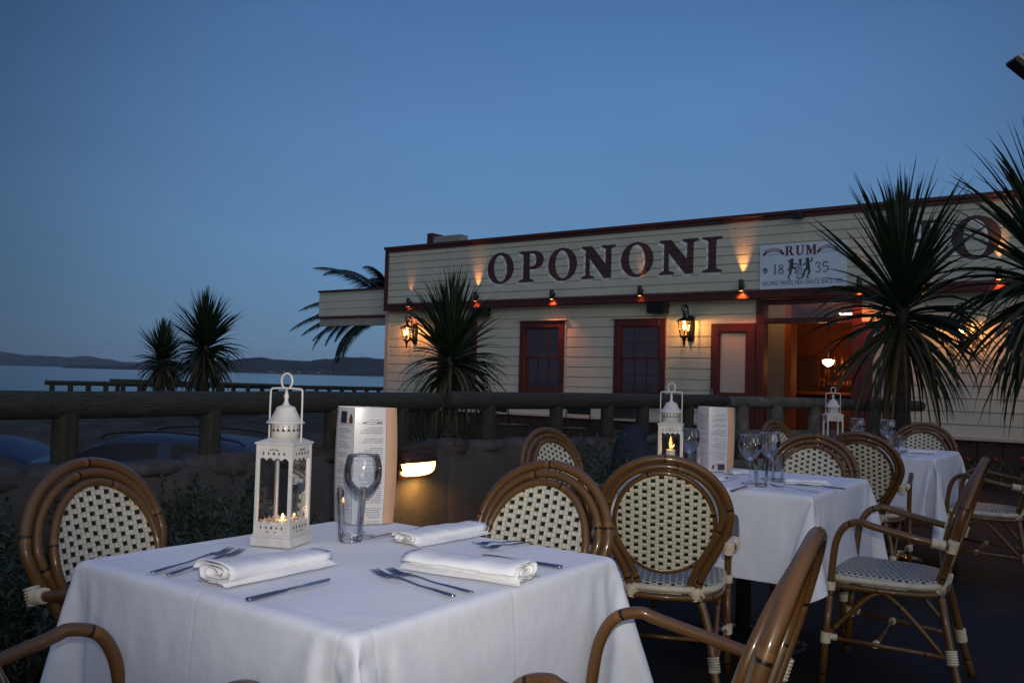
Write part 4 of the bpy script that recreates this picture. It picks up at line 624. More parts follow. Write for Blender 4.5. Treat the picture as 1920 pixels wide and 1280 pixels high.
-4,-3,-5,-5,-6,-8,-10,-12,-11,-11,-10,-11,-17,-17,-17,-19,-17,-19,47,21,7,18,15,14,13,14,13,10,11,9,9,9,6,3,1,0,1,1,0,1,0,0,1,0,0,0,-1,0,0,0,0,0,0,0,0,
0,0,1,0,0,0,0,0,0,0,0,0,0,1,0,1,0,0,0,0,-1,0,0,-2,-4,-4,-4,-6,-6,-9,-12,-11,-11,-10,-11,-16,-18,-17,-18,-18,-19,-19,38,18,20,18,18,15,14,14,13,12,11,10,
9,9,7,4,1,1,1,0,1,0,0,0,1,0,0,0,0,0,-1,0,0,0,1,0,0,0,0,0,0,0,0,0,0,0,0,0,0,0,1,0,1,0,1,0,-1,0,-1,0,-2,-4,-4,-5,-5,-8,-10,-12,-11,-11,-10,-16,-17,-18,-18,
-18,-19,-19,-18,33,20,17,20,19,20,16,15,13,13,12,10,10,9,8,5,1,1,1,0,1,0,0,1,0,0,0,0,0,0,0,-1,1,0,0,0,0,0,0,0,0,0,0,0,0,0,0,0,0,0,1,0,1,0,1,0,0,-1,-1,0,
-2,-4,-4,-5,-7,-8,-12,-11,-11,-10,-16,-17,-18,-18,-19,-18,-19,-18,-18,31,18,19,19,19,20,20,17,15,13,13,11,10,10,8,6,3,0,1,1,0,1,0,0,0,0,0,0,0,0,0,0,0,0,
0,0,0,0,0,0,0,0,0,0,0,0,0,0,0,0,0,1,0,1,1,0,0,-1,-1,0,-2,-4,-4,-6,-7,-11,-11,-11,-10,-16,-17,-18,-18,-19,-18,-19,-18,-18,-18,29,19,18,20,19,18,20,20,18,
15,14,12,11,9,10,7,3,1,0,1,0,1,0,0,1,-1,0,0,0,0,0,0,0,0,0,0,0,0,0,0,0,0,0,0,0,0,0,0,0,0,0,1,1,0,1,0,0,-1,0,-1,-2,-4,-5,-6,-9,-11,-11,-10,-15,-18,-18,-18,
-19,-18,-19,-18,-18,-18,-18,27,19,19,19,18,19,19,19,20,19,16,14,12,10,10,7,5,1,1,0,1,0,0,0,1,0,-1,0,0,0,0,0,0,0,0,0,0,0,0,0,0,0,1,-1,0,0,0,0,0,0,1,0,0,
1,1,0,0,-1,0,0,-3,-5,-5,-7,-10,-11,-10,-15,-17,-19,-18,-19,-19,-18,-18,-18,-20,-18,-18,27,19,19,17,20,19,18,20,19,20,20,16,14,11,10,9,6,1,1,1,0,0,0,1,0,
0,0,0,0,0,-1,1,0,0,0,-1,1,0,0,0,0,0,0,0,0,0,0,0,0,0,0,0,0,1,1,0,0,-1,0,0,-3,-6,-5,-8,-11,-10,-15,-17,-19,-18,-19,-19,-18,-18,-19,-20,-18,-19,-20,29,16,
19,19,19,19,20,19,19,20,20,19,18,14,11,9,7,2,1,1,0,1,0,0,0,0,0,0,0,0,0,0,0,0,0,0,0,0,0,0,0,0,0,0,0,0,0,0,0,0,0,0,0,1,1,1,0,-2,0,0,-4,-5,-7,-9,-11,-14,-17,
-19,-19,-18,-19,-18,-19,-19,-20,-20,-20,-21,-21,29,21,20,19,19,16,20,21,20,19,20,19,20,19,14,10,8,3,1,1,0,1,0,0,0,0,0,0,0,0,0,0,0,0,0,0,0,0,0,0,0,0,0,0,
0,0,0,0,0,0,0,0,0,0,1,1,1,-2,-2,2,-5,-9,-4,-10,-14,-18,-18,-19,-19,-18,-19,-20,-20,-21,-20,-22,-21,-21,-21,24,21,20,20,21,22,20,21,20,20,21,19,20,19,20,
15,8,5,1,1,1,0,0,0,1,-1,0,0,0,0,0,0,0,0,0,0,0,0,0,0,0,0,0,0,0,0,0,0,0,0,1,0,0,0,0,1,1,-1,-3,-2,-6,-4,-7,-13,-18,-19,-18,-20,-19,-21,-20,-21,-21,-21,-21,
-22,-21,-21,-21,19,21,21,21,21,22,21,21,22,21,21,21,21,20,20,18,17,7,2,0,1,0,1,0,0,0,0,0,0,0,0,0,0,0,0,0,0,0,0,0,0,0,0,0,0,0,0,0,0,0,0,0,0,0,0,0,2,-1,-3,
-3,-5,-5,-12,-19,-18,-20,-20,-21,-21,-21,-21,-21,-21,-22,-21,-21,-22,-21,-21,17,21,21,21,22,21,21,21,22,21,21,21,21,20,21,21,21,23,3,-1,0,0,0,1,0,0,0,0,
0,0,0,0,0,-1,0,0,0,0,0,0,0,0,0,0,0,0,0,0,0,0,0,0,0,0,1,0,1,1,-2,-2,-7,-13,-19,-20,-21,-21,-21,-21,-21,-22,-21,-21,-21,-21,-22,-21,-21,-21,-22,16,21,21,
21,21,21,21,21,22,21,21,21,22,21,21,20,21,24,10,0,0,0,1,0,0,0,0,0,0,0,0,0,0,0,0,0,0,0,0,0,0,0,0,0,0,0,0,0,0,0,0,0,0,-1,0,0,-1,0,-1,1,0,-26,-19,-21,-21,
-22,-21,-21,-21,-22,-21,-21,-21,-21,-21,-22,-21,-21,-21,13,21,21,22,21,21,21,21,22,21,21,21,21,21,21,22,21,23,10,-3,0,0,0,0,0,0,0,0,0,-1,0,0,0,0,0,0,0,
0,1,0,0,0,-1,0,0,1,0,0,0,0,0,0,0,0,0,0,0,1,0,0,-2,-22,-22,-19,-21,-21,-21,-22,-21,-21,-21,-21,-21,-22,-21,-21,-21,-21,-21,12,21,21,21,21,22,21,21,21,22,
21,21,21,21,22,21,21,23,11,-4,0,0,0,0,-1,0,0,0,0,0,0,0,0,0,0,0,0,0,0,0,0,0,0,0,0,0,0,0,0,0,0,0,0,0,0,1,0,0,0,0,0,-23,-21,-20,-22,-21,-21,-21,-21,-21,-21,
-21,-21,-21,-21,-21,-22,-21,-21,12,21,21,21,21,22,21,21,22,21,21,21,21,22,21,21,22,22,11,-4,0,0,0,0,-1,0,0,0,0,0,0,0,0,0,0,0,0,0,0,0,0,0,0,0,0,0,0,0,0,
0,0,0,0,0,0,1,0,0,0,0,-1,-21,-22,-21,-21,-21,-22,-21,-21,-21,-21,-22,-21,-21,-21,-20,-22,-21,-21,13,21,21,21,22,21,21,21,22,21,21,21,22,21,21,22,21,22,
11,-4,0,0,0,-1,0,0,0,0,0,0,0,0,0,0,0,0,0,0,0,0,0,0,0,0,0,0,0,0,0,0,0,0,0,0,0,1,0,0,0,0,-1,-21,-21,-21,-22,-21,-21,-22,-21,-21,-21,-22,-21,-21,-21,-22,-21,
-21,-21,14,21,21,21,22,21,21,22,21,21,21,22,21,21,22,21,21,22,12,-5,0,0,-1,0,0,0,0,0,0,0,0,0,0,0,0,0,0,0,0,0,0,0,0,0,0,0,0,0,0,0,0,0,0,0,0,0,0,1,0,0,-1,
-21,-22,-21,-21,-21,-21,-21,-21,-22,-21,-21,-22,-21,-21,-21,-22,-21,-21,14,21,21,21,22,21,21,21,22,21,21,22,21,21,22,21,21,22,12,-5,0,-1,0,0,0,0,0,0,0,
0,0,0,0,0,0,0,0,0,0,0,0,0,0,0,0,0,0,0,0,0,0,0,0,0,0,0,0,0,0,1,-1,-21,-22,-21,-21,-21,-21,-21,-21,-21,-22,-21,-21,-22,-21,-21,-21,-22,-21,14,21,21,21,22,
21,21,21,22,21,21,22,21,21,22,21,21,22,12,-5,-1,0,0,0,0,0,0,0,0,0,0,0,0,0,0,0,0,0,0,0,0,0,0,0,0,0,0,0,0,0,0,0,0,0,0,0,0,0,0,1,-2,-20,-22,-21,-21,-21,-21,
-22,-21,-21,-21,-21,-21,-22,-21,-21,-21,-22,-21,14,21,21,21,22,21,21,22,21,21,22,21,21,21,22,21,21,22,12,-5,-1,0,0,0,0,0,0,0,0,0,0,0,0,0,0,0,0,0,0,0,0,
0,0,0,0,0,0,0,0,0,0,0,0,0,0,0,0,0,0,1,-2,-21,-21,-21,-21,-22,-21,-21,-21,-21,-21,-21,-21,-21,-22,-21,-21,-21,-22,14,21,21,21,22,21,21,22,21,21,22,21,21,
21,22,21,21,22,12,-5,-1,0,0,0,0,0,0,0,0,0,0,0,0,0,0,0,0,0,0,0,0,0,0,0,0,0,0,0,0,0,0,0,0,0,0,0,0,0,0,2,-3,-21,-21,-21,-22,-21,-21,-21,-21,-21,-21,-21,-21,
-21,-22,-21,-21,-21,-22,14,21,21,21,22,21,21,22,21,21,22,21,21,22,21,21,22,21,12,-5,-1,0,0,0,0,0,0,0,0,0,0,0,0,0,0,0,0,0,0,0,0,0,0,0,0,0,0,0,0,0,0,0,0,
0,0,0,0,0,0,2,-3,-21,-21,-21,-22,-21,-21,-21,-21,-21,-21,-21,-21,-22,-21,-21,-21,-21,-22,14,21,21,21,22,21,21,22,21,21,22,21,21,22,21,21,22,21,11,-4,-1,
0,0,0,0,0,0,0,0,0,0,0,0,0,0,0,0,0,0,0,0,0,0,0,0,0,0,0,0,0,0,0,0,0,0,0,0,0,0,2,-3,-21,-21,-21,-22,-21,-21,-21,-21,-21,-22,-20,-21,-21,-22,-21,-21,-22,-21,
14,21,21,22,21,21,21,22,21,22,21,21,21,22,21,21,22,21,11,-5,0,0,0,0,0,0,0,0,0,0,0,0,0,0,0,0,0,0,0,0,0,0,0,0,0,0,0,0,0,0,0,0,0,0,0,0,0,0,0,2,-3,-21,-21,
-21,-22,-21,-21,-21,-21,-22,-21,-21,-21,-21,-21,-21,-21,-22,-21,14,21,21,22,21,21,22,21,21,22,21,21,21,22,21,21,22,21,11,-5,0,0,0,0,0,0,0,0,0,0,0,0,0,0,
0,0,0,0,0,0,0,0,0,0,0,0,0,0,0,0,0,0,0,0,0,0,0,0,0,2,-3,-21,-21,-21,-22,-21,-21,-21,-22,-21,-21,-21,-21,-21,-21,-21,-21,-22,-21,14,21,21,22,21,21,22,21,
21,22,21,21,21,22,21,21,22,22,10,-5,0,0,0,0,0,0,0,0,0,0,0,0,0,0,0,0,0,0,0,0,0,0,0,0,0,0,0,0,0,0,0,0,0,0,0,0,0,0,0,2,-3,-21,-21,-22,-21,-21,-21,-21,-21,
-22,-21,-21,-21,-21,-21,-21,-21,-22,-21,14,21,22,21,21,21,22,21,21,22,21,21,22,21,21,21,22,22,10,-4,-1,0,0,0,0,0,0,0,0,0,0,0,0,0,0,0,0,0,0,0,0,0,0,0,0,
0,0,0,0,0,0,0,0,0,0,0,0,0,0,2,-3,-21,-21,-22,-21,-21,-21,-21,-21,-22,-21,-21,-21,-21,-21,-21,-21,-21,-22,14,22,21,21,21,22,21,21,21,22,21,21,22,21,21,21,
22,22,10,-4,-1,0,0,0,0,0,0,0,0,0,0,0,0,0,0,0,0,0,0,0,0,0,0,0,0,0,0,0,0,0,0,0,0,0,0,0,0,0,0,2,-3,-21,-21,-22,-21,-21,-21,-21,-21,-22,-21,-21,-21,-21,-21,
-21,-21,-21,-22,14,22,21,21,21,22,21,21,22,21,21,21,22,21,21,22,21,22,10,-4,-1,0,0,0,0,0,0,0,0,0,0,0,0,0,0,0,0,0,0,0,0,0,0,0,0,0,0,0,0,0,0,0,0,0,0,0,0,
0,0,2,-3,-21,-21,-22,-21,-21,-21,-21,-22,-20,-22,-21,-21,-21,-21,-21,-21,-21,-21,14,21,21,21,22,21,21,21,22,21,21,21,22,21,21,22,21,22,10,-5,0,0,0,0,0,
0,0,0,0,0,0,0,0,0,0,0,0,0,0,0,0,0,0,0,0,0,0,0,0,0,0,0,0,0,0,0,0,0,0,2,-3,-21,-21,-22,-21,-21,-21,-21,-21,-22,-21,-21,-21,-21,-21,-21,-21,-21,-21,14,21,
21,21,22,21,21,21,22,21,21,22,21,21,21,22,21,22,10,-5,0,0,0,0,0,0,0,0,0,0,0,0,0,0,0,0,0,0,0,0,0,0,0,0,0,0,0,0,0,0,0,0,0,0,0,0,0,0,0,2,-3,-21,-21,-22,-21,
-21,-21,-21,-21,-22,-21,-21,-21,-21,-21,-21,-21,-21,-21,14,21,21,22,21,21,21,22,21,21,21,22,21,21,21,22,21,22,10,-5,0,0,0,0,0,0,0,0,0,0,0,0,0,0,0,0,0,0,
0,0,0,0,0,0,0,0,0,0,0,0,0,0,0,0,0,0,0,0,0,1,-2,-21,-22,-21,-21,-21,-21,-21,-21,-22,-21,-21,-21,-21,-21,-21,-21,-21,-21,14,21,22,21,21,21,21,22,21,21,21,
22,21,21,21,22,21,22,10,-5,0,0,0,0,0,0,0,0,0,0,0,0,0,0,0,0,0,0,0,0,0,0,0,0,0,0,0,0,0,0,0,0,0,0,0,0,0,0,0,2,-3,-21,-22,-21,-21,-21,-21,-21,-21,-21,-22,-21,
-21,-21,-21,-21,-21,-21,-21,14,21,22,21,21,21,21,22,21,21,21,22,21,21,22,21,21,22,10,-5,0,0,0,0,0,0,0,0,0,0,0,0,0,0,0,0,0,0,0,0,0,0,0,0,0,0,0,0,0,0,0,0,
0,0,0,0,0,0,0,2,-3,-21,-22,-21,-21,-21,-21,-21,-21,-22,-21,-21,-21,-21,-21,-21,-21,-21,-21,14,22,21,21,21,21,22,21,21,21,22,21,21,21,22,21,21,22,10,-5,
0,0,0,0,0,0,0,0,0,0,0,0,0,0,0,0,0,0,0,0,0,0,0,0,0,0,0,0,0,0,0,0,0,0,0,0,0,0,0,2,-3,-21,-22,-21,-21,-21,-21,-21,-21,-22,-21,-21,-21,-21,-21,-21,-21,-21,
-21,14,22,21,21,21,22,21,21,21,21,22,21,21,21,22,21,21,22,10,-5,0,0,0,0,0,0,0,0,0,0,0,0,0,0,0,0,0,0,0,0,0,0,0,0,0,0,0,0,0,0,0,0,0,0,0,0,0,0,0,2,-3,-21,
-22,-21,-21,-21,-21,-21,-22,-21,-21,-21,-21,-21,-21,-21,-21,-21,-21,15,21,21,21,21,22,21,21,21,21,22,21,21,21,22,21,21,22,10,-5,0,0,0,0,0,0,0,0,0,0,0,0,
0,0,0,0,0,0,0,0,0,0,0,0,0,0,0,0,0,0,0,0,0,0,0,0,0,0,0,2,-3,-21,-22,-21,-21,-21,-21,-22,-21,-21,-21,-21,-21,-21,-21,-21,-21,-21,-21,14,22,21,21,21,21,22,
21,21,22,21,21,21,22,21,21,21,22,10,-4,-1,0,0,0,0,0,0,0,0,0,0,0,0,0,0,0,0,0,0,0,0,0,0,0,0,0,0,0,0,0,0,0,0,0,0,0,0,0,0,2,-3,-21,-22,-21,-21,-21,-21,-21,
-22,-21,-21,-21,-21,-21,-21,-21,-21,-21,-21,15,21,21,21,21,21,22,21,21,22,21,21,21,22,21,21,22,21,10,-4,-1,0,0,0,0,0,0,0,0,0,0,0,0,0,0,0,0,0,0,0,0,0,0,
0,0,0,0,0,0,0,0,0,0,0,0,0,0,0,0,2,-3,-21,-22,-21,-21,-21,-21,-21,-22,-21,-21,-21,-21,-21,-21,-21,-21,-21,-21,15,21,21,21,21,22,21,21,21,22,21,21,21,22,
21,21,22,21,10,-4,-1,0,0,0,0,0,0,0,0,0,0,0,0,0,0,0,0,0,0,0,0,0,0,0,0,0,0,0,0,0,0,0,0,0,0,0,0,0,0,2,-3,-21,-22,-21,-21,-21,-21,-22,-21,-21,-21,-21,-21,-20,
-21,-21,-21,-22,-20,14,21,21,21,21,22,21,21,21,22,21,21,21,22,21,21,22,21,10,-5,0,0,0,0,0,0,0,0,0,0,0,0,0,0,0,0,0,0,0,0,0,0,0,0,0,0,0,0,0,0,0,0,0,0,0,0,
0,0,0,2,-3,-21,-22,-21,-21,-21,-22,-21,-21,-21,-21,-21,-21,-20,-21,-21,-21,-21,-22,15,21,21,21,22,21,21,21,21,22,21,21,22,21,21,21,22,21,10,-5,0,0,0,0,
0,0,0,0,0,0,0,0,0,0,0,0,0,0,0,0,0,0,0,0,0,0,0,0,0,0,0,0,0,0,0,0,0,0,0,2,-3,-21,-22,-21,-21,-21,-22,-21,-21,-21,-21,-21,-20,-21,-21,-21,-21,-21,-21,14,21,
21,22,21,21,21,22,21,21,21,21,22,21,21,21,22,21,10,-4,-1,0,0,0,0,0,0,0,0,0,0,0,0,0,0,0,0,0,0,0,0,0,0,0,0,0,0,0,0,0,0,0,0,0,0,0,0,0,0,2,-3,-21,-22,-21,-21,
-22,-21,-21,-21,-20,-21,-21,-21,-21,-21,-21,-21,-22,-20,14,21,22,21,21,21,22,21,21,22,20,22,21,21,21,22,21,21,10,-4,-1,0,0,0,0,0,0,0,0,0,0,0,0,0,0,0,0,
0,0,0,0,0,0,0,0,0,0,0,0,0,0,0,0,0,0,0,0,0,0,2,-3,-21,-22,-21,-21,-21,-22,-20,-21,-21,-21,-21,-21,-21,-21,-21,-22,-21,-21,15,22,21,21,21,22,21,21,22,21,
21,21,21,21,21,22,21,21,10,-4,-1,0,0,0,0,0,0,0,0,0,0,0,0,0,0,0,0,0,0,0,0,0,0,0,0,0,0,0,0,0,0,0,0,0,0,0,0,0,0,2,-3,-21,-22,-21,-21,-21,-21,-21,-21,-21,-21,
-21,-21,-21,-21,-22,-21,-21,-21,16,21,21,21,22,21,21,21,22,21,21,22,21,21,20,22,21,21,10,-4,-1,0,0,0,0,0,0,0,0,0,0,0,0,0,0,0,0,0,0,0,0,0,0,0,0,0,0,0,0,
0,0,0,0,0,0,0,0,0,0,2,-3,-21,-22,-21,-21,-21,-21,-21,-21,-21,-21,-21,-21,-22,-21,-21,-21,-22,-21,17,21,22,21,21,21,21,22,21,21,22,21,21,21,22,20,21,21,
10,-4,-1,0,0,0,0,0,0,0,0,0,0,0,0,0,0,0,0,0,0,0,0,0,0,0,0,0,0,0,0,0,0,0,0,0,0,0,0,0,1,1,-3,-22,-21,-21,-21,-21,-21,-21,-21,-22,-21,-21,-21,-21,-22,-21,-21,
-21,-22,20,21,21,21,21,21,21,21,21,21,22,21,21,22,21,21,20,22,8,-3,-1,0,0,0,0,0,0,0,0,0,0,0,0,0,0,0,0,0,0,0,0,0,0,0,0,0,0,0,0,0,0,0,0,0,0,0,1,0,0,1,-3,
-22,-21,-21,-21,-21,-22,-21,-21,-21,-22,-21,-21,-21,-21,-21,-22,-21,-21,21,21,21,21,21,21,21,21,21,21,21,21,21,22,21,21,21,21,8,-3,0,0,-1,0,0,0,0,0,0,0,
0,0,0,0,0,0,0,0,0,0,0,0,0,0,0,0,0,0,0,0,0,0,0,0,0,1,0,0,0,1,-3,-22,-21,-22,-21,-21,-21,-22,-21,-21,-21,-21,-21,-21,-22,-21,-20,-21,-21,21,21,21,21,22,21,
21,21,21,21,21,21,21,21,21,21,20,22,6,-2,0,0,0,-1,0,0,0,0,0,0,0,0,0,0,0,0,0,0,0,0,0,0,0,0,0,0,0,0,0,0,0,0,0,0,0,1,0,0,0,1,-3,-22,-22,-21,-21,-21,-21,-22,
-21,-20,-21,-21,-22,-21,-21,-21,-21,-22,-21,22,21,21,21,21,21,21,22,21,21,21,19,21,21,20,21,22,23,6,-2,0,0,0,-1,0,0,0,0,0,0,0,0,0,0,0,0,0,0,0,0,0,0,0,0,
0,0,0,0,0,0,0,0,0,0,1,0,0,0,0,1,-3,-22,-21,-22,-21,-21,-21,-21,-21,-22,-21,-21,-21,-21,-22,-21,-21,-21,-21,21,21,21,21,22,21,20,21,21,21,22,21,21,21,21,
18,21,24,6,0,0,-1,0,-1,0,0,0,0,0,0,0,0,0,0,0,0,0,0,0,0,0,0,0,0,0,0,0,0,0,0,0,0,0,1,0,0,0,0,0,1,-3,-23,-22,-21,-21,-21,-21,-21,-21,-21,-21,-22,-21,-21,-22,
-21,-21,-21,-21,20,22,21,21,21,21,21,21,21,22,21,21,21,21,20,20,18,26,9,-2,0,0,0,1,0,0,0,0,-1,0,0,0,0,0,0,0,0,0,0,0,0,0,0,0,0,0,0,0,0,0,0,0,0,0,0,0,0,1,
-1,1,-5,-23,-22,-20,-21,-21,-22,-21,-21,-21,-21,-21,-22,-21,-21,-21,-22,-20,-21,19,21,21,22,21,21,21,21,21,21,22,20,21,21,21,16,19,23,13,-2,1,-1,-1,0,0,
0,0,0,0,0,0,0,0,0,0,0,0,0,0,0,0,0,0,0,1,0,0,0,0,0,0,0,0,0,0,0,0,0,0,0,-2,-23,-20,-21,-21,-22,-21,-21,-22,-21,-21,-21,-22,-21,-21,-21,-20,-21,-22,18,22,
21,21,21,21,21,21,21,20,20,21,20,20,21,16,19,13,4,0,1,0,0,0,0,0,0,0,0,0,0,0,0,0,0,0,0,0,0,0,0,0,0,0,0,0,0,0,0,0,0,0,0,0,0,0,0,0,-1,-2,-1,-5,-18,-18,-21,
-21,-21,-21,-22,-21,-21,-21,-22,-21,-21,-21,-21,-21,-21,17,21,21,20,21,20,20,21,20,20,21,20,20,19,16,20,13,8,5,-3,1,0,0,0,0,0,0,0,0,0,0,0,0,0,0,0,0,0,0,
0,0,0,0,0,0,0,0,0,0,0,0,0,0,0,0,0,0,-1,-1,-1,-1,-1,-10,-19,-16,-19,-19,-21,-21,-21,-21,-21,-22,-21,-21,-21,-21,-21,-22,14,20,20,20,20,21,20,20,21,20,20,
19,19,18,18,14,8,7,4,0,-2,0,0,0,0,-1,0,0,0,0,0,0,0,0,0,0,0,1,0,-1,0,1,0,-1,0,1,0,-1,1,0,0,0,0,0,0,-1,0,0,-1,-1,-1,-1,-5,-13,-19,-15,-18,-17,-19,-20,-21,
-21,-21,-21,-21,-21,-21,-22,-21,7,21,20,20,20,20,21,20,20,19,19,19,17,18,15,10,6,7,3,1,-3,0,-1,1,0,-1,0,0,0,0,0,0,0,0,0,0,0,0,0,0,0,0,0,0,0,0,0,0,0,0,0,
0,1,-1,0,0,0,0,-1,0,-2,-1,-4,-8,-14,-18,-17,-16,-17,-18,-18,-19,-20,-20,-21,-21,-22,-21,-21,1,20,20,20,20,21,20,20,19,18,18,17,18,15,11,9,6,5,3,1,-3,0,
-1,0,1,0,-1,0,0,0,0,0,0,0,0,0,0,0,0,0,0,0,0,0,0,0,0,0,0,0,0,0,0,0,0,0,0,0,-1,0,-2,-1,-2,-8,-10,-14,-18,-18,-16,-16,-17,-17,-18,-19,-19,-20,-20,-21,-21,
-6,20,21,20,20,20,19,18,18,18,17,18,15,11,10,8,6,5,2,2,-4,-1,0,0,0,0,0,0,0,0,0,0,0,0,0,0,0,0,0,0,0,0,0,0,0,0,0,0,0,0,0,0,0,0,0,-1,0,0,0,0,-2,-1,-2,-6,-9,
-11,-14,-18,-18,-16,-16,-17,-17,-17,-18,-19,-20,-18,-19,-10,20,20,20,19,19,17,18,17,18,17,15,12,11,9,7,5,5,2,2,-3,-2,0,0,0,0,0,0,0,-1,1,0,0,0,0,0,0,0,0,
0,0,0,0,0,0,0,0,0,0,-1,1,0,0,0,0,-1,0,0,0,0,-2,-1,-2,-4,-9,-10,-11,-15,-17,-18,-16,-17,-16,-17,-17,-17,-17,-19,-18,-11,20,20,18,18,17,17,18,17,18,15,12,
11,10,9,5,5,5,2,3,-4,-1,-1,0,0,0,0,0,0,-1,0,1,-1,1,0,-1,1,0,0,0,0,0,0,0,0,0,0,-1,0,0,1,0,0,0,-1,0,0,0,-1,0,-1,-2,-1,-2,-9,-10,-10,-11,-15,-17,-19,-16,-17,
-16,-17,-16,-17,-17,-17,-8,18,17,17,18,17,17,18,17,15,13,11,10,11,7,5,5,4,2,3,-3,-2,-1,0,0,0,0,0,0,-1,0,0,0,0,1,-1,1,0,0,0,0,0,0,0,0,0,-1,0,0,0,1,0,0,-1,
0,0,0,-1,0,0,-1,-2,-1,-1,-6,-11,-10,-11,-12,-15,-17,-18,-17,-16,-17,-17,-16,-17,-16,-7,17,17,17,17,18,18,17,14,14,11,10,11,9,6,5,5,5,1,3,-3,-2,-1,0,-1,
1,0,0,0,-1,0,0,0,0,0,0,1,0,0,0,0,0,0,0,0,0,-1,0,0,0,0,1,0,-1,0,-1,0,0,0,0,-1,-2,-1,-2,-3,-10,-11,-10,-11,-12,-15,-18,-17,-18,-16,-17,-16,-17,-17,-6,17,
18,17,18,17,18,14,13,12,10,11,11,7,5,5,5,5,1,3,-2,-3,-1,0,-1,0,0,1,0,-1,0,0,0,0,0,0,0,1,0,0,0,0,0,0,-1,0,0,0,0,0,0,1,-1,0,-1,0,0,0,0,0,-1,-2,-1,-2,-1,-8,
-11,-12,-10,-11,-12,-15,-18,-18,-17,-17,-17,-16,-17,-5,17,18,17,18,17,14,14,12,10,11,11,10,6,5,5,4,5,2,2,-2,-2,-2,0,-1,1,-1,0,1,-1,0,0,0,0,0,0,0,1,0,0,
0,0,0,-1,0,0,0,0,0,0,0,0,0,0,-1,0,0,0,-1,0,0,-2,-2,0,-2,-5,-12,-11,-11,-10,-11,-13,-15,-18,-17,-18,-17,-17,-16,-4,18,17,18,17,14,13,12,11,11,11,11,8,5,
5,5,4,5,2,2,-1,-3,-2,0,0,-1,0,0,0,0,0,0,0,0,0,0,0,1,0,0,-1,1,-1,0,0,0,0,0,0,0,0,0,0,-1,0,0,0,-1,0,0,0,-3,-1,0,-2,-4,-9,-12,-11,-11,-10,-11,-13,-15,-18,
-18,-17,-18,-17,-1,17,18,16,14,14,12,11,11,11,11,10,7,4,5,5,5,4,2,2,-1,-2,-2,-1,0,-1,0,0,0,0,0,0,0,0,0,0,0,1,-1,1,-1,0,0,0,0,0,0,0,0,0,0,0,-1,0,0,0,-1,
0,0,0,0,-2,-2,-1,-1,-3,-7,-11,-12,-11,-11,-10,-12,-12,-16,-17,-18,-18,-17,-1,17,17,14,13,13,11,11,11,11,11,9,5,5,5,4,5,4,2,2,-1,-2,-2,-1,0,-1,0,0,0,0,0,
0,0,0,0,0,0,0,0,0,0,0,0,0,0,0,0,0,0,0,0,-1,0,0,0,-1,0,0,0,0,-1,-1,-1,-2,-1,-2,-6,-9,-12,-12,-11,-11,-11,-11,-12,-16,-18,-17,-18,-1,16,14,14,12,12,11,10,
11,11,11,8,4,5,5,4,5,5,0,2,0,-2,-2,-1,0,-1,0,0,0,0,0,0,0,0,0,0,0,0,0,0,0,0,0,0,0,0,0,0,0,0,-1,0,0,0,-1,0,0,0,-1,0,0,-1,-2,-1,-1,-1,-6,-7,-12,-12,-11,-11,
-11,-11,-11,-13,-16,-17,-18,-2,14,13,13,12,11,10,11,11,12,10,5,5,4,5,5,4,5,0,2,0,-2,-2,0,-1,-1,0,0,0,0,0,0,0,0,0,0,0,0,0,0,1,0,-1,0,0,0,0,0,-1,0,0,0,0,
-1,0,0,0,-1,0,0,0,-2,-1,-2,-1,0,-3,-7,-11,-12,-12,-12,-10,-11,-11,-11,-13,-16,-18,-6,13,13,12,12,10,11,11,12,11,8,4,5,5,4,5,4,5,0,2,0,-2,-1,-1,-1,0,-1,
0,0,0,0,0,0,0,0,0,0,0,0,1,0,0,0,-1,0,0,0,-1,0,0,0,0,-1,0,0,0,-1,0,0,0,0,-2,-1,-2,-1,-1,-2,-4,-11,-12,-12,-11,-12,-10,-11,-11,-11,-13,-17]]
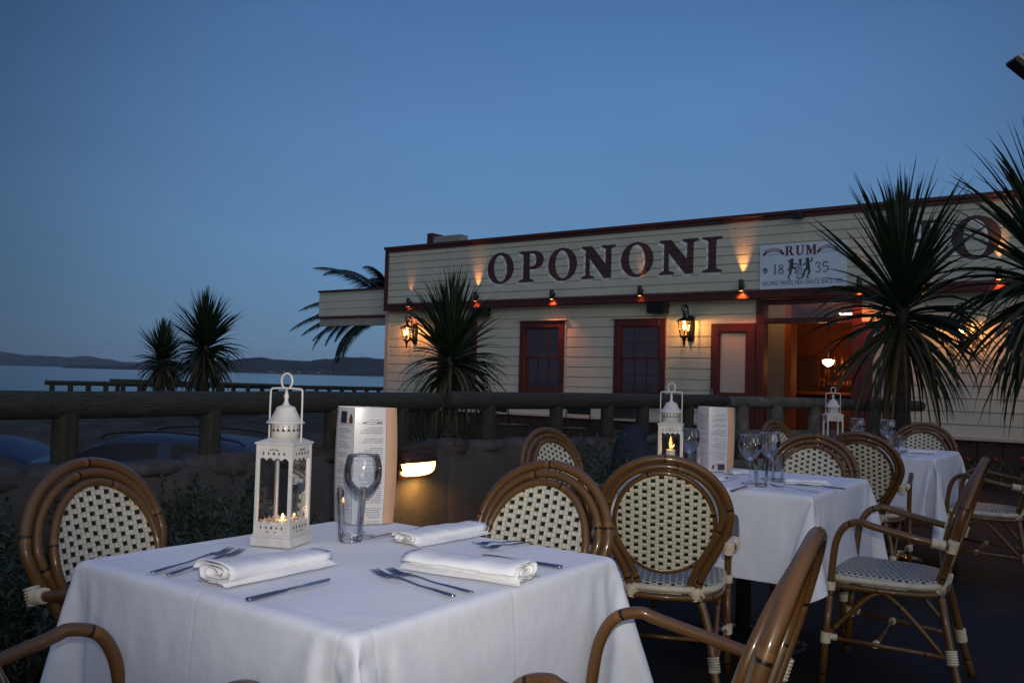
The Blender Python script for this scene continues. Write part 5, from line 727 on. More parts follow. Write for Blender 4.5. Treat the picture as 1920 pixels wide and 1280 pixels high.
# ------------------------------------------------------------------ chair
def hoop_pts(hw, zt, zseat, bw, y_of, n=26, zc=.70, hz=None):
    """arched hoop from one seat corner over the top to the other, in x,z with y = y_of(z)"""
    pts = []
    hz = zt-zc
    for k in range(n+1):
        a = math.pi*k/n
        x = -hw*math.cos(a); z = zc+hz*math.sin(a)
        pts.append((x, y_of(z), z))
    def side(sx):
        out = []
        for k in range(1, 8):
            t = k/8; s = t*t*(3-2*t)
            z = zc-(zc-zseat)*t; x = hw+(bw-hw)*(s*.6+t*.4)
            out.append((sx*x, y_of(z), z))
        out.append((sx*bw, y_of(zseat), zseat)); return out
    return list(reversed(side(-1))) + pts + side(1)
def make_chair():
    root = empty('rattan_chair', (0, 0, 0), 0, 'x', 'chair', 'rattan bistro chairs round the terrace tables')
    yb = lambda z: -.20-(z-.42)*.30          # reclined back
    rt = M['rattan']
    b = MB(); b.tube(crom(hoop_pts(.240, .922, .42, .125, yb), 2), .0155, 10); b.build('back_frame', rt, root)
    b = MB(); b.tube(crom(hoop_pts(.211, .893, .42, .093, lambda z: yb(z)+.008), 2), .0135, 10); b.build('inner_frame', rt, root)
    # oval ring + woven panel
    oc, ow, oh = .677, .183, .190
    sl = -.30
    ring = [(ow*math.cos(t), yb(oc+oh*math.sin(t))+.014+.018*math.cos(t)**2, oc+oh*math.sin(t)) for t in [2*math.pi*k/40 for k in range(40)]]
    b = MB(); b.tube(ring, .0125, 8, True); bk = b
    vs = []; uvs = []; fs = []; NX = 12; NZ = 12
    for j in range(NZ+1):
        for i in range(NX+1):
            # map square to disc
            a = 2*i/NX-1; c = 2*j/NZ-1
            x = a*math.sqrt(1-c*c/2); z = c*math.sqrt(1-a*a/2)
            X = x*ow; Z = oc+z*oh; bow = .018*(x*x)+.012
            vs.append((X, yb(Z)+bow, Z)); uvs.append((X+.3, Z/.958))
    for j in range(NZ):
        for i in range(NX):
            q = j*(NX+1)+i; fs.append((q, q+1, q+NX+2, q+NX+1))
    vb = [(x, y-.008, z) for x, y, z in vs]; n0 = len(vs)
    p = MB(); p.add(vs, fs, 0, uvs, True); p.add(vb, [tuple(reversed(f)) for f in fs], 0, uvs, True)
    pn = p.build('backrest', M['weave'], root); bk.build('backrest_ring', rt, pn)
    # seat : rounded trapezoid, woven, with cream rolled edge
    def seat_outline(off=0):
        pts = []
        for x, y, r in ((-.168, -.185, .05), (.168, -.185, .05), (.225, .215, .075), (-.225, .215, .075)):
            pass
        cr = [(-.165, -.18), (.165, -.18), (.228, .12), (.18, .19), (0, .205), (-.18, .19), (-.228, .12)]
        return crom([(x*(1+off), y*(1+off), 0) for x, y in cr], 6, True)
    ol = seat_outline()
    n = len(ol); vs = []; uvs = []; fs = []; rings = [(0.0, .010), (.5, .008), (.85, .002), (.97, -.004)]
    vs.append((0, 0, .438)); uvs.append((.5, .5))
    for r, dz in rings[1:]+[(1.0, -.014)]:
        for q in ol: vs.append((q.x*r, q.y*r, .448+dz-.004)); uvs.append((q.x*r+.5, q.y*r+.5))
    for k in range(n): fs.append((0, 1+k, 1+(k+1) % n))
    for r in range(3):
        for k in range(n):
            k2 = (k+1) % n; fs.append((1+r*n+k, 1+(r+1)*n+k, 1+(r+1)*n+k2, 1+r*n+k2))
    s = MB(); s.add(vs, fs, 0, uvs, True)
    s.add([(q.x, q.y, .43) for q in ol]+[(q.x, q.y, .405) for q in ol], [(k, (k+1) % n, n+(k+1) % n, n+k) for k in range(n)], 0, [(k*.012, .03) for k in range(n)]+[(k*.012, .005) for k in range(n)], True)
    s.add([(q.x, q.y, .405) for q in ol], [tuple(range(n))], 0)
    st = s.build('seat', M['weave_seat'], root)
    b = MB(); b.tube([(q.x*1.012, q.y*1.012, .423) for q in ol], .0135, 8, True); b.build('seat_edge', M['cream'], st)
    b = MB(); b.tube([(q.x*1.01, q.y*1.01, .392) for q in ol], .0125, 8, True); b.build('seat_frame', rt, root)
    # arms and legs
    for sx in (-1, 1):
        arm = crom([(sx*.250, yb(.60)+.01, .600), (sx*.266, -.12, .622), (sx*.272, .03, .652), (sx*.268, .070, .662), (sx*.262, .128, .642), (sx*.256, .163, .585), (sx*.252, .178, .50), (sx*.250, .187, .40)], 5)
        b = MB(); b.tube(arm, .0145, 10); b.build('arm', rt, root)
        b = MB(); b.tube([(sx*.250, .187, .40), (sx*.252, .203, .2), (sx*.255, .217, 0)], .0148, 10); b.build('leg', rt, root)
        b = MB(); b.tube(crom([(sx*.125, yb(.42), .42), (sx*.165, -.225, .30), (sx*.195, -.262, .12), (sx*.212, -.292, 0)], 3), .0155, 10); b.build('leg', rt, root)
        b = MB(); b.tube(crom([(sx*.243, .200, .19), (sx*.238, .14, .26), (sx*.225, .03, .372), (sx*.208, -.05, .355), (sx*.19, -.225, .165)], 5), .0095, 8); b.build('brace', rt, root)
        b = MB(); b.tube([(sx*.248, .203, .185), (sx*.19, -.245, .165)], .009, 8); b.build('stretcher', rt, root)
    b = MB(); b.tube([(-.222, .02, .176), (.222, .02, .176)], .009, 8); b.build('stretcher', rt, root)
    def wrap(p, q, r):
        P, Q = Vector(p), Vector(q); n = 25; rr = [r*(1.0+(.17 if k % 4 in (1, 2) else 0)) for k in range(n)]
        b = MB(); b.tube([P.lerp(Q, k/(n-1)) for k in range(n)], rr, 10); b.build('binding', M['binding'], root)
    for sx in (-1, 1):
        wrap((sx*.2505, yb(.60)+.022, .603), (sx*.2605, -.185, .612), .0185)
        wrap((sx*.2385, yb(.62)-.002, .622), (sx*.234, yb(.575)-.002, .575), .0185)
        wrap((sx*.112, yb(.435)+.004, .432), (sx*.128, yb(.39), .388), .026)
        wrap((sx*.250, .187, .41), (sx*.250, .190, .375), .0185)
        wrap((sx*.252, .203, .205), (sx*.253, .206, .160), .0185)
        wrap((sx*.186, -.248, .195), (sx*.193, -.256, .140), .0195)
        wrap((sx*.247, .197, .187), (sx*.243, .161, .186), .0125)
    wrap((-.225, .02, .176), (-.195, .02, .176), .0125); wrap((.195, .02, .176), (.225, .02, .176), .0125)
    return root
# a chair is placed by the apex of its back (x, y) and its facing angle (0 = facing +Y)
def apex_loc(x, y, th):
    v = Matrix.Rotation(th, 3, 'Z') @ Vector((0, -.3506, 0)); return (x-v.x, y-v.y, 0)
CH0 = make_chair()
CHAIRS = [
 (-2.51, 1.36, R(-90+14), 'rattan chair left of the front table, its back against the concrete wall'),
 (-1.57, 2.41, R(180+3), 'rattan chair behind the front table, white-looking woven back facing the camera'),
 (-1.42, 2.93, R(24), 'rattan chair seen from behind, back to back with the chair of the front table'),
 (-.497, 1.67, R(90+10), 'rattan chair nearest the camera, its tall brown back pole rising at lower right'),
 (-1.52, .53, R(0), 'rattan chair at lower left, only its curved arms in the picture'),
 (-2.67, 4.02, R(-98), 'rattan chair beyond the front table, small dark oval back before the green shrub'),
 (-.52, 3.98, R(90+4), 'rattan chair in side view right of the second table, seat and both arms showing'),
 (-1.50, 4.98, R(180+6), 'rattan chair behind the second table, woven back facing the camera'),
 (-1.40, 5.52, R(8), 'rattan chair seen from behind at the third table, overlapping the chair of the second table'),
 (-1.42, 7.55, R(180+4), 'rattan chair behind the far table, below the big cabbage tree'),
 (-.50, 6.50, R(90), 'rattan chair cut off by the right edge of the picture beside the far table'),
 (-2.28, 6.55, R(-90-12), 'small dark rattan chair back seen between second table glasses and far lantern'),
]
for k, (x, y, th, lab) in enumerate(CHAIRS):
    loc = apex_loc(x, y, th)
    if k == 0: CH0.location = loc; CH0.rotation_euler = (0, 0, th); CH0['label'] = lab
    else: clone(CH0, loc, th, lab)

# ------------------------------------------------------------------ tables and cloths
def cloth_mesh(data):
    m = len(data[0]); co = []; acc = [0, 0, 0]
    for k in range(m):
        for a in range(3): acc[a] += data[a][k]
        co.append((acc[0]/1000, acc[1]/1000, acc[2]/1000))
    N = int(round(math.sqrt(m)))-1
    fs = [(j*(N+1)+i, j*(N+1)+i+1, (j+1)*(N+1)+i+1, (j+1)*(N+1)+i) for j in range(N) for i in range(N)]
    me = bpy.data.meshes.new('tablecloth'); me.from_pydata(co, [], fs); me.materials.append(M['cloth'])
    for p in me.polygons: p.use_smooth = True
    ul = me.uv_layers.new(name='UVMap')
    for lp in me.loops: ul.data[lp.index].uv = ((lp.vertex_index % (N+1))/N, (lp.vertex_index//(N+1))/N)
    return me
CME = cloth_mesh(CLOTH)
TZ = .7555
TB = [(-1.55, 1.53), (-1.55, 4.07), (-1.55, 6.65)]
cl_lab = ['white cloth on the nearest table, at the bottom of the picture', 'white cloth on the second table with the tall menu and glowing candle lantern', 'white cloth on the far table near the big cabbage tree']
tb_lab = ['square pedestal table hidden under the nearest white cloth', 'square pedestal table under the second cloth, its shiny round foot showing', 'square pedestal table under the far white cloth']
def make_table():
    t = empty('dining_table', (0, 0, 0), 0, 'x', 'table', 'square tables on the terrace')
    b = MB(); b.bbox(-.448, .448, -.448, .448, .70, .742, .008); b.build('tabletop', M['base_timber'], t)
    b = MB(); b.lathe([(.035, .03), (.035, .66), (.09, .70)], seg=20); b.build('pedestal', M['black'], t)
    b = MB(); b.lathe([(.30, 0), (.30, .008), (.24, .022), (.08, .045), (.04, .06)], seg=40); b.build('table_foot', M['car_glass'], t)
    return t
T0 = make_table()
for k, (x, y) in enumerate(TB):
    if k == 0: T0.location = (x, y, 0); T0['label'] = tb_lab[0]
    else: clone(T0, (x, y, 0), 0, tb_lab[k])
    o = bpy.data.objects.new('tablecloth', CME if k else CME.copy()); COL.objects.link(o)
    o.location = (x, y, .0); o.rotation_euler = (0, 0, R((0, 90, 180)[k])); tag(o, cl_lab[k], 'tablecloth', 'white tablecloths')
    if k == 0:          # chair arms press the hanging sides of the nearest cloth in a little
        for v in o.data.vertices:
            f_ = min(1, max(0, (.72-v.co.z)/.10))
            for ax, s_ in ((0, 1), (1, -1)):
                d_ = v.co[ax]*s_-.468
                if d_ > 0 and abs(v.co[1-ax]) < .43: v.co[ax] = s_*(.468+d_*(1-.75*f_*min(1, (.43-abs(v.co[1-ax]))/.12)))
    md = o.modifiers.new('sub', 'SUBSURF'); md.levels = 1; md.render_levels = 1 if k else 2

# ------------------------------------------------------------------ lanterns
def scallop(b, w, h, n, face, zb, flip, M4, t=.0012):
    """plate w wide with a scalloped lower (or upper) edge, on the face plane y=face"""
    pts = []
    sgn = 1 if not flip else -1
    base = zb
    edge = []
    for k in range(n):
        for j in range(6):
            a = math.pi*j/6; edge.append((-w/2+w*(k+j/6)/n, base+sgn*(h-.006-.007*math.sin(a))*1.0))
    edge.append((w/2, base+sgn*(h-.006)))
    # build quads column wise
    for i in range(len(edge)-1):
        x0, z0 = edge[i]; x1, z1 = edge[i+1]
        b.prism([(x0, base), (x1, base), (x1, z1), (x0, z0)], face, face+t, 0, M4)
def make_lantern():
    L = empty('candle_lantern', (0, 0, 0), 0, 'x', 'lantern', 'white metal candle lanterns on the tables')
    s = .052; H = .258; wm = M['white_metal']
    b = MB(); b.bbox(-s-.006, s+.006, -s-.006, s+.006, 0, .024, .002); b.bbox(-s-.002, s+.002, -s-.002, s+.002, .0238, .030, .001)
    b.build('base', wm, L)
    b = MB()
    for sx in (-1, 1):
        for sy in (-1, 1):
            x0, x1 = sorted((sx*s, sx*(s-.009))); y0, y1 = sorted((sy*s, sy*(s-.009)))
            b.bbox(x0, x1, y0, y1, .03, H, .001)
    b.build('frame', wm, L)
    tr = MB(); tl = MB()
    for q in range(4):
        M4 = Matrix.Rotation(q*math.pi/2, 4, 'Z')
        scallop(tr, 2*(s-.009), .046, 4, -s+.001, H, True, M4)
        scallop(tl, 2*(s-.009), .041, 4, -s+.001, .030, False, M4)
        # cut-outs
        def cut(x, z, w, h):
            w *= 1.1; h *= 1.1; (tr if z > .15 else tl).prism([(x-w, z), (x, z-h), (x+w, z), (x, z+h)], -s-.0002, -s+.0006, 1, M4)
        for i, x in enumerate((-.03, -.015, 0, .015, .03)):
            cut(x, H-.022, .0024 if i != 2 else .0036, .0045); cut(x, .048, .002 if i != 2 else .0032, .0042)
        for x in (-.010, -.004, .004, .010): cut(x, H-.011+abs(x)*-.2, .0028, .0018)
        for x in (-.012, .011): cut(x, .037, .004, .0015)
    tr.build('scalloped_trim', [wm, M['chip']], L); tl.build('scalloped_trim', [wm, M['chip']], L)
    g = MB()
    for q in range(4):
        M4 = Matrix.Rotation(q*math.pi/2, 4, 'Z')
        vs = [M4 @ Vector(p) for p in ((-s+.009, -s+.006, .03), (s-.009, -s+.006, .03), (s-.009, -s+.006, H), (-s+.009, -s+.006, H))]
        g.add(vs, [(0, 1, 2, 3)])
    g.build('glass_pane', M['lamp_glass'], L)
    b = MB(); b.bbox(-s-.004, s+.004, -s-.004, s+.004, H, H+.006, .002)
    b.add([(-s, -s, H+.006), (s, -s, H+.006), (s, s, H+.006), (-s, s, H+.006), (-.03, -.03, H+.016), (.03, -.03, H+.016), (.03, .03, H+.016), (-.03, .03, H+.016)],
          [(0, 1, 5, 4), (1, 2, 6, 5), (2, 3, 7, 6), (3, 0, 4, 7), (4, 5, 6, 7)]); b.build('roof', wm, L)
    z = H+.014
    b = MB(); b.lathe([(.036, 0), (.036, .038), (.0345, .040)], (0, 0, z), 32)
    for k in range(16):
        a = 2*math.pi*k/16; M4 = Matrix.Translation((0, 0, z)) @ Matrix.Rotation(a, 4, 'Z')
        b.prism([(-.005, .020), (.005, .020), (0, .030)], -.0366, -.0355, 1, M4)
        b.prism([(-.0035, .034), (.0035, .034), (0, .0305)], -.0366, -.0355, 1, M4)
    b.build('chimney', [wm, M['chip']], L)
    b = MB(); b.lathe([(.050, .040), (.0505, .042), (.045, .046), (.040, .050), (.033, .062), (.027, .074), (.025, .080), (.021, .0835), (.012, .086), (.007, .092), (.0045, .102), (.007, .110), (.0045, .117), (.003, .124), (.0005, .128)], (0, 0, z), 28)
    b.build('dome', wm, L)
    hb = MB(); w = .047; zt = z+.128+.002
    hb.tube(crom([(-w, 0, H-.004), (-w, 0, H+.06), (-w*.99, 0, zt-.012), (-w*.93, 0, zt-.002), (-w*.8, 0, zt), (0, 0, zt+.0015), (w*.8, 0, zt), (w*.93, 0, zt-.002), (w*.99, 0, zt-.012), (w, 0, H+.06), (w, 0, H-.004)], 4), .0026, 8)
    h = hb.build('handle', wm, L)
    r = MB(); r.tube([(.016*math.cos(t), 0, zt+.020+.020*math.sin(t)) for t in [2*math.pi*k/24 for k in range(24)]], .0028, 8, True); r.build('handle_ring', wm, h)
    return L
def candle(loc, h, r, label, group='candles in the table lanterns', power=.5, flame_h=.016):
    c = empty('candle', loc, 0, label, 'candle', group)
    b = MB(); b.lathe([(r, 0), (r, h*.97), (r*.9, h), (r*.3, h*.97), (0, h*.96)], seg=20); b.build('wax', M['wax'], c)
    b = MB(); fr_ = .0028+flame_h*.08; b.lathe([(0, 0), (fr_*.8, flame_h*.15), (fr_, flame_h*.4), (fr_*.5, flame_h*.8), (0, flame_h)], (0, 0, h+.002), 12); b.build('flame', M['flame'] if flame_h < .03 else M['flame_tall'], c)
    ld = bpy.data.lights.new('candle_light', 'POINT'); ld.energy = power; ld.color = (1, .5, .18); ld.shadow_soft_size = .01
    lo = bpy.data.objects.new('candle_light', ld); COL.objects.link(lo); lo.parent = c; lo.location = (0, 0, h+.012)
    return c
L0 = make_lantern()
def lpos(u, v): p = at_z(u, v, TZ); return (p.x, p.y, TZ)
lp1 = lpos(527, 1018); L0.location = lp1; L0.rotation_euler = (0, 0, R(20)); L0['label'] = 'white lantern with a small candle flame and one added as its reflection, nearest the camera, on the front table'
lp2 = lpos(1256, 906)
clone(L0, lp2, R(22), 'white lantern with a tall glowing orange candle on the second table')
lp3 = lpos(1561, 852)
clone(L0, lp3, R(33), 'white lantern on the far table, the smallest of the three, handle ring before the doorway')
# bottom of lantern one: tea light, and another added as its reflection, on pebbles
def lrel(lp, rz, x, y, z): v = Matrix.Rotation(rz, 3, 'Z') @ Vector((x, y, 0)); return (lp[0]+v.x, lp[1]+v.y, lp[2]+z)
candle(lrel(lp1, R(20), .012, -.018, .052), .012, .014, 'tea light with a bright flame at the front of the nearest lantern', power=.07)
candle(lrel(lp1, R(20), .026, .016, .056), .012, .014, 'small tea light added as the flame reflection in the nearest lantern', power=.05, flame_h=.009)
candle(lrel(lp2, R(27), 0, 0, .031), .118, .020, 'tall candle glowing orange inside the second table lantern', power=.5, flame_h=.060)
candle(lrel(lp3, R(33), 0, 0, .031), .06, .022, 'dim candle inside the far table lantern', power=.03)
for lp, lab in ((lp1, 'white pebbles filling the foot of the nearest lantern'),):
    b = MB()
    for k in range(60):
        x, y = rnd.uniform(-.036, .036), rnd.uniform(-.036, .036); r = rnd.uniform(.006, .009); z = rnd.choice((.037, .044))
        b.lathe([(0, -r*.7), (r*.8, -r*.35), (r, 0), (r*.8, r*.4), (0, r*.7)], (x, y, z), 8, rot=k)
    o = b.build('pebbles', M['white_metal']); o.location = lp; o.rotation_euler = (0, 0, R(20)); tag(o, lab, 'pebbles', kind='stuff')

# ------------------------------------------------------------------ menus
def menu(loc, rz, label, variant):
    """card folded round to stand up: two printed pages meeting at a spine, plain narrow sides, open back"""
    t = empty('menu_stand', loc, rz, label, 'menu', 'folded menus standing on the tables')
    H = .345 if variant == 0 else .325
    C = [(-.004, -.058), (.080, -.010), (.100, .028), (0, .062), (-.098, .026), (-.078, -.012)]
    kinds = [('menu_page', 'paper'), ('side_panel', 'peach_card'), ('back_panel', 'plain_paper'), ('back_panel', 'plain_paper'), ('side_panel', 'plain_paper'), ('menu_page', 'paper2')]
    NV = 12
    def pos(q, u, v, o=0):
        a, c = Vector((*C[q], 0)), Vector((*C[(q+1) % 6], 0))
        s = .90+.12*math.sin(math.pi*(.18+.66*(1-v)))
        p = a.lerp(c, u)*s; n = Vector(((c-a).y, -(c-a).x, 0)).normalized(); p = p+n*(.003*math.sin(math.pi*u)+o)
        return (p.x, p.y, v*H)
    for q, (nm, mt) in enumerate(kinds):
        NU = 6; vs = []; uvs = []; fs = []
        u0, u1 = (.012, .988)
        for side in (0, 1):
            for j in range(NV+1):
                for i in range(NU+1):
                    u = u0+(u1-u0)*i/NU; v = j/NV; vs.append(pos(q, u, v, -.0012 if side else 0)); uvs.append((i/NU, v))
        K = (NU+1)*(NV+1)
        for side in (0, 1):
            for j in range(NV):
                for i in range(NU):
                    k = side*K+j*(NU+1)+i; f = (k, k+1, k+NU+2, k+NU+1); fs.append(f if not side else tuple(reversed(f)))
        b = MB(); b.add(vs, fs, 0, uvs, True); o = b.build(nm, M[mt], t)
        def inlay(a, c, v0, v1, mat, tri=False):
            g = MB(); P = lambda u, v: pos(q, u, v, .0008)
            if tri: g.add([P(a, v0), P(c, v0), P(c, (v0+v1)/2), P((a+c)/2, v1), P(a, (v0+v1)/2)], [(0, 1, 2, 3, 4)])
            else: g.add([P(a, v0), P(c, v0), P(c, v1), P(a, v1)], [(0, 1, 2, 3)])
            g.build('print', mat, o)
        if variant == 0 and q == 5: inlay(.22, .60, .86, .965, M['ink']); inlay(.74, .92, .865, .955, M['sign_red'], True)
        if variant == 0 and q == 0: inlay(.25, .85, .868, .876, M['ink'])
        if variant == 1 and q == 0: inlay(.50, .88, .03, .12, M['ink']); inlay(.20, .34, .045, .12, M['sign_red'], True)
    return t
# rotation that turns the spine towards the camera, then a little more
p = at_z(690, 984, TZ); menu((p.x-.060, p.y+.026, TZ), YAW+R(-14), 'folded menu standing beside the nearest lantern and wine glass', 0)
p = at_z(1336, 884, TZ); menu((p.x-.02, p.y+.05, TZ), YAW+R(-34), 'folded menu with a dark logo at its foot on the second table', 1)

# ------------------------------------------------------------------ glasses
def wine_profile(h=.205, r=.041):
    o = [(.0, .002), (.034, .0005), (.036, .0020), (.030, .0042), (.010, .009), (.0045, .016), (.0036, .05), (.0036, .082), (.006, .092), (.018, .098), (.030, .112), (r*.93, .132), (r, .150), (r*.985, .170), (r*.90, .190), (r*.84, h)]
    i = [(r*.84-.0014, h), (r*.90-.0016, .190), (r*.985-.0016, .170), (r-.0016, .150), (r*.93-.0018, .133), (.029, .115), (.017, .102), (.0, .0965)]
    return o+i
def tumbler_profile(h=.125, r=.036, rb=.028):
    return [(0, .0), (rb, .0), (rb+.001, .004), (rb+.003, h*.5), (r, h), (r-.0018, h), (rb+.0008, h*.5), (rb-.0025, .016), (0, .013)]
def glass_obj(kind, loc, label, sc_=1.0):
    b = MB()
    if kind == 'wine': b.lathe([(r, z) for r, z in wine_profile(.200, .046)], seg=40)
    else: b.lathe(tumbler_profile(), seg=14, smooth=False); b.lathe([(0, .001), (.0265, .001), (.0275, .010), (.0262, .0125), (0, .0115)], seg=14, mi=1, smooth=False)
    o = b.build('wine_glass' if kind == 'wine' else 'tumbler', [M['glass'], M['glass_base']]); o.location = loc; o.scale = (sc_, sc_, sc_)
    tag(o, label, 'wine glass' if kind == 'wine' else 'tumbler', 'stemmed wine glasses' if kind == 'wine' else 'water tumblers')
    return o
def onT(u, v, z=TZ): p = at_z(u, v, z); return Vector((p.x, p.y, z+.0006))
glass_obj('wine', onT(677, 1006), 'wine glass before the menu on the nearest table', 1.12)
glass_obj('tumbler', onT(657, 1013), 'ribbed water tumbler beside the wine glass on the nearest table', 1.12)
glass_obj('wine', onT(1406, 906), 'wine glass left of the pair on the second table', 1.1)
glass_obj('wine', onT(1442, 898), 'wine glass right of the pair on the second table', 1.1)
glass_obj('tumbler', onT(1427, 911), 'tumbler in front of the paired wine glasses on the second table', .95)
glass_obj('tumbler', onT(1458, 902), 'tumbler right of the paired wine glasses on the second table', .95)
glass_obj('wine', onT(1292, 888), 'wine glass just right of the second lantern', 1.1)
glass_obj('tumbler', onT(1296, 896), 'tumbler in front of the wine glass by the second lantern', .95)
glass_obj('wine', onT(1607, 846), 'wine glass nearer the lantern on the far table', 1.15)
glass_obj('wine', onT(1664, 850), 'wine glass farther from the lantern on the far table', 1.15)
glass_obj('tumbler', onT(1676, 853), 'tumbler left of the two right-hand tumblers on the far table', .95)
glass_obj('tumbler', onT(1690, 848), 'tumbler at the right end of the glasses on the far table', .95)

# ------------------------------------------------------------------ napkins, cutlery
def napkin(p0, p1, label, w=.070, h=.026, seed=0, flare=0):
    """rolled napkin between two points; p0 end shows the folds"""
    rr = random.Random(seed); P0, P1 = Vector(p0), Vector(p1); L = (P1-P0).length; d = (P1-P0).normalized(); sd = Vector((-d.y, d.x, 0))
    # folded sheet: flattened spiral section
    sec = []; turns = 2.6; n = 78
    for k in range(n+1):
        t = k/n; a = 2*math.pi*turns*t; r = 1-.80*t
        cx = math.copysign(abs(math.cos(a))**.62, math.cos(a)); cz = math.copysign(abs(math.sin(a))**.8, math.sin(a))
        sec.append((cx*r*w/2, h/2+cz*r*h/2))
    b = MB(); NL = 14; vs = []
    for side in (0, 1):
        for j in range(NL+1):
            t = j/NL; s = 1+flare*(1-t)**2*.45
            for k, (a, z) in enumerate(sec):
                r = 1 if side == 0 else .93
                zz = h/2+(z-h/2)*r*(1-.12*t)
                wob = .0012*math.sin(9*t+k*.3+seed)+.0010*math.sin(23*t+seed*2)
                ext = (rr.uniform(-.0015, .0015) if j in (0, NL) else 0) + (t-.5)*0
                q = P0+d*(L*t+ext)+sd*(a*r*s*(1-.05*t)+.006*math.sin(math.pi*t)*math.sin(seed))
                vs.append((q.x, q.y, P0.z+max(.0008, zz*s*.96+wob*(z > h*.3))))
    m = len(sec); K = m*(NL+1); fs = []
    for side in (0, 1):
        for j in range(NL):
            for k in range(m-1):
                a = side*K+j*m+k; f = (a, a+1, a+m+1, a+m); fs.append(f if not side else tuple(reversed(f)))
    for j in (0, NL):
        for k in range(m-1): a = j*m+k; fs.append((a, a+1, K+a+1, K+a))
    b.add(vs, fs, 0, None, True)
    for q_, (gw, gz_) in enumerate(((1.10, .0045), (1.04, .0105))):
        vs = []; NS = 12
        for j in range(NL+1):
            t = j/NL; c = P0+d*(L*(t*1.02-.012-.01*q_))
            for k in range(NS+1):
                a = (k/NS-.5)*w*gw; q = c+sd*(a+.003*math.sin(5*t+seed+q_))+d*(.004*math.sin(k*1.7+seed) if j in (0, NL) else 0)
                zz = gz_*(1-(2*abs(k/NS-.5))**4)+.0015*math.sin(6*t+k*.5+seed)**2
                vs.append((q.x, q.y, P0.z+max(.0006, zz)))
        b.add(vs, [(j*(NS+1)+k, j*(NS+1)+k+1, (j+1)*(NS+1)+k+1, (j+1)*(NS+1)+k) for j in range(NL) for k in range(NS)], 0, None, True)
    o = b.build('napkin', M['napkin']); return tag(o, label, 'napkin', 'folded white napkins')
napkin(onT(398, 1096), onT(602, 1053), 'rolled white napkin with frayed folds at left, in front of the nearest lantern', .092, .036, 1, 1)
napkin(onT(758, 1020), onT(893, 996), 'folded white napkin farthest back on the front table, beside the menu', .105, .032, 2)
napkin(onT(988, 1090), onT(775, 1058), 'folded white napkin at the right side of the front table', .105, .040, 3, .3)
napkin(onT(1552, 909), onT(1470, 905), 'folded napkin at the near right corner of the second table', .08, .024, 4)
napkin(onT(1366, 889), onT(1398, 886), 'small white napkin at the foot of the second table menu', .06, .020, 5)
napkin(onT(1325, 903), onT(1352, 898), 'white napkin at the left rear corner of the second table behind the chair back', .07, .022, 6)
napkin(onT(1753, 850), onT(1700, 848), 'folded napkin at the right corner of the far table', .07, .022, 7)
def fork(p0, p1, label, L=.20, parent=None):
    """p0 handle end, p1 tines end"""
    P0, P1 = Vector(p0), Vector(p1); d = (P1-P0).normalized(); L = (P1-P0).length; sd = Vector((-d.y, d.x, 0)); b = MB()
    def pt(t, z=0): return P0+d*(L*t)+Vector((0, 0, z))
    zs = lambda t: .0035+.002*math.sin(math.pi*min(t/.6, 1))+(.0065*math.sin(math.pi*(t-.45)/.42) if .45 < t < .87 else 0)+(max(0, t-.80)*.05)
    ts = [0, .03, .1, .25, .4, .50, .58, .66, .71, .76]
    ws = [.006, .0085, .0088, .0068, .005, .0038, .0036, .006, .0105, .0125]
    vs = []; fs = []
    for t, w in zip(ts, ws):
        c = pt(t, zs(t)); vs += [c-sd*w, c+Vector((0, 0, .0012)), c+sd*w, c-Vector((0, 0, .0010))]
    for i in range(len(ts)-1):
        for k in range(4): fs.append((4*i+k, 4*i+(k+1) % 4, 4*i+4+(k+1) % 4, 4*i+4+k))
    fs += [(3, 2, 1, 0), tuple(4*(len(ts)-1)+k for k in range(4))]
    b.add(vs, fs, 0, None, True)
    for q in (-1.5, -.5, .5, 1.5):
        pts = [pt(t, zs(t)-.0005+.0005)+sd*(q*.0062) for t in (.75, .82, .88, .94, 1.0)]
        b.tube(pts, [.0028, .0021, .0019, .0017, .0009], 6)
    o = b.build('fork', M['steel']); return tag(o, label, 'fork', 'steel forks')
def knife(p0, p1, label, L=.225):
    P0, P1 = Vector(p0), Vector(p1); d = (P1-P0).normalized(); sd = Vector((-d.y, d.x, 0)); b = MB()
    def pt(t, z=0): return P0+d*(L*t)+Vector((0, 0, z))
    ts = [0, .01, .03, .2, .38, .44, .46]; ws = [.004, .0075, .009, .0085, .0070, .0058, .005]; hs = [.002, .0035, .004, .004, .0036, .003, .002]
    vs = []; fs = []; n = 8
    for t, w, h in zip(ts, ws, hs):
        for k in range(n):
            a = 2*math.pi*k/n; vs.append(pt(t, .0042+h*math.sin(a))+sd*(w*math.cos(a)))
    for i in range(len(ts)-1):
        for k in range(n): fs.append((n*i+k, n*i+(k+1) % n, n*i+n+(k+1) % n, n*i+n+k))
    fs.append(tuple(reversed(range(n))))
    b.add(vs, fs, 0, None, True)
    bl = [(.455, -.005, .005), (.50, -.007, .0065), (.60, -.0085, .0070), (.80, -.0092, .0070), (.92, -.0085, .0068), (.98, -.003, .0062), (1, .003, .0055)]
    vs = []
    for t, a, c in bl: vs += [pt(t, .0048)+sd*a, pt(t, .0056)+sd*c, pt(t, .0040)+sd*c]
    fs = []
    for i in range(len(bl)-1):
        for k in range(3): fs.append((3*i+k, 3*i+(k+1) % 3, 3*i+3+(k+1) % 3, 3*i+3+k))
    fs += [(2, 1, 0), (3*len(bl)-3, 3*len(bl)-2, 3*len(bl)-1)]
    b.add(vs, fs, 0)
    o = b.build('knife', M['steel']); return tag(o, label, 'knife', 'steel table knives')
fork(onT(284, 1076), onT(434, 1036), 'outer left fork at the left end of the front table')
fork(onT(314, 1080), onT(456, 1038), 'left fork next to the rolled napkin on the front table')
knife(onT(462, 1128), onT(634, 1086), 'knife lying along the near left edge of the front table')
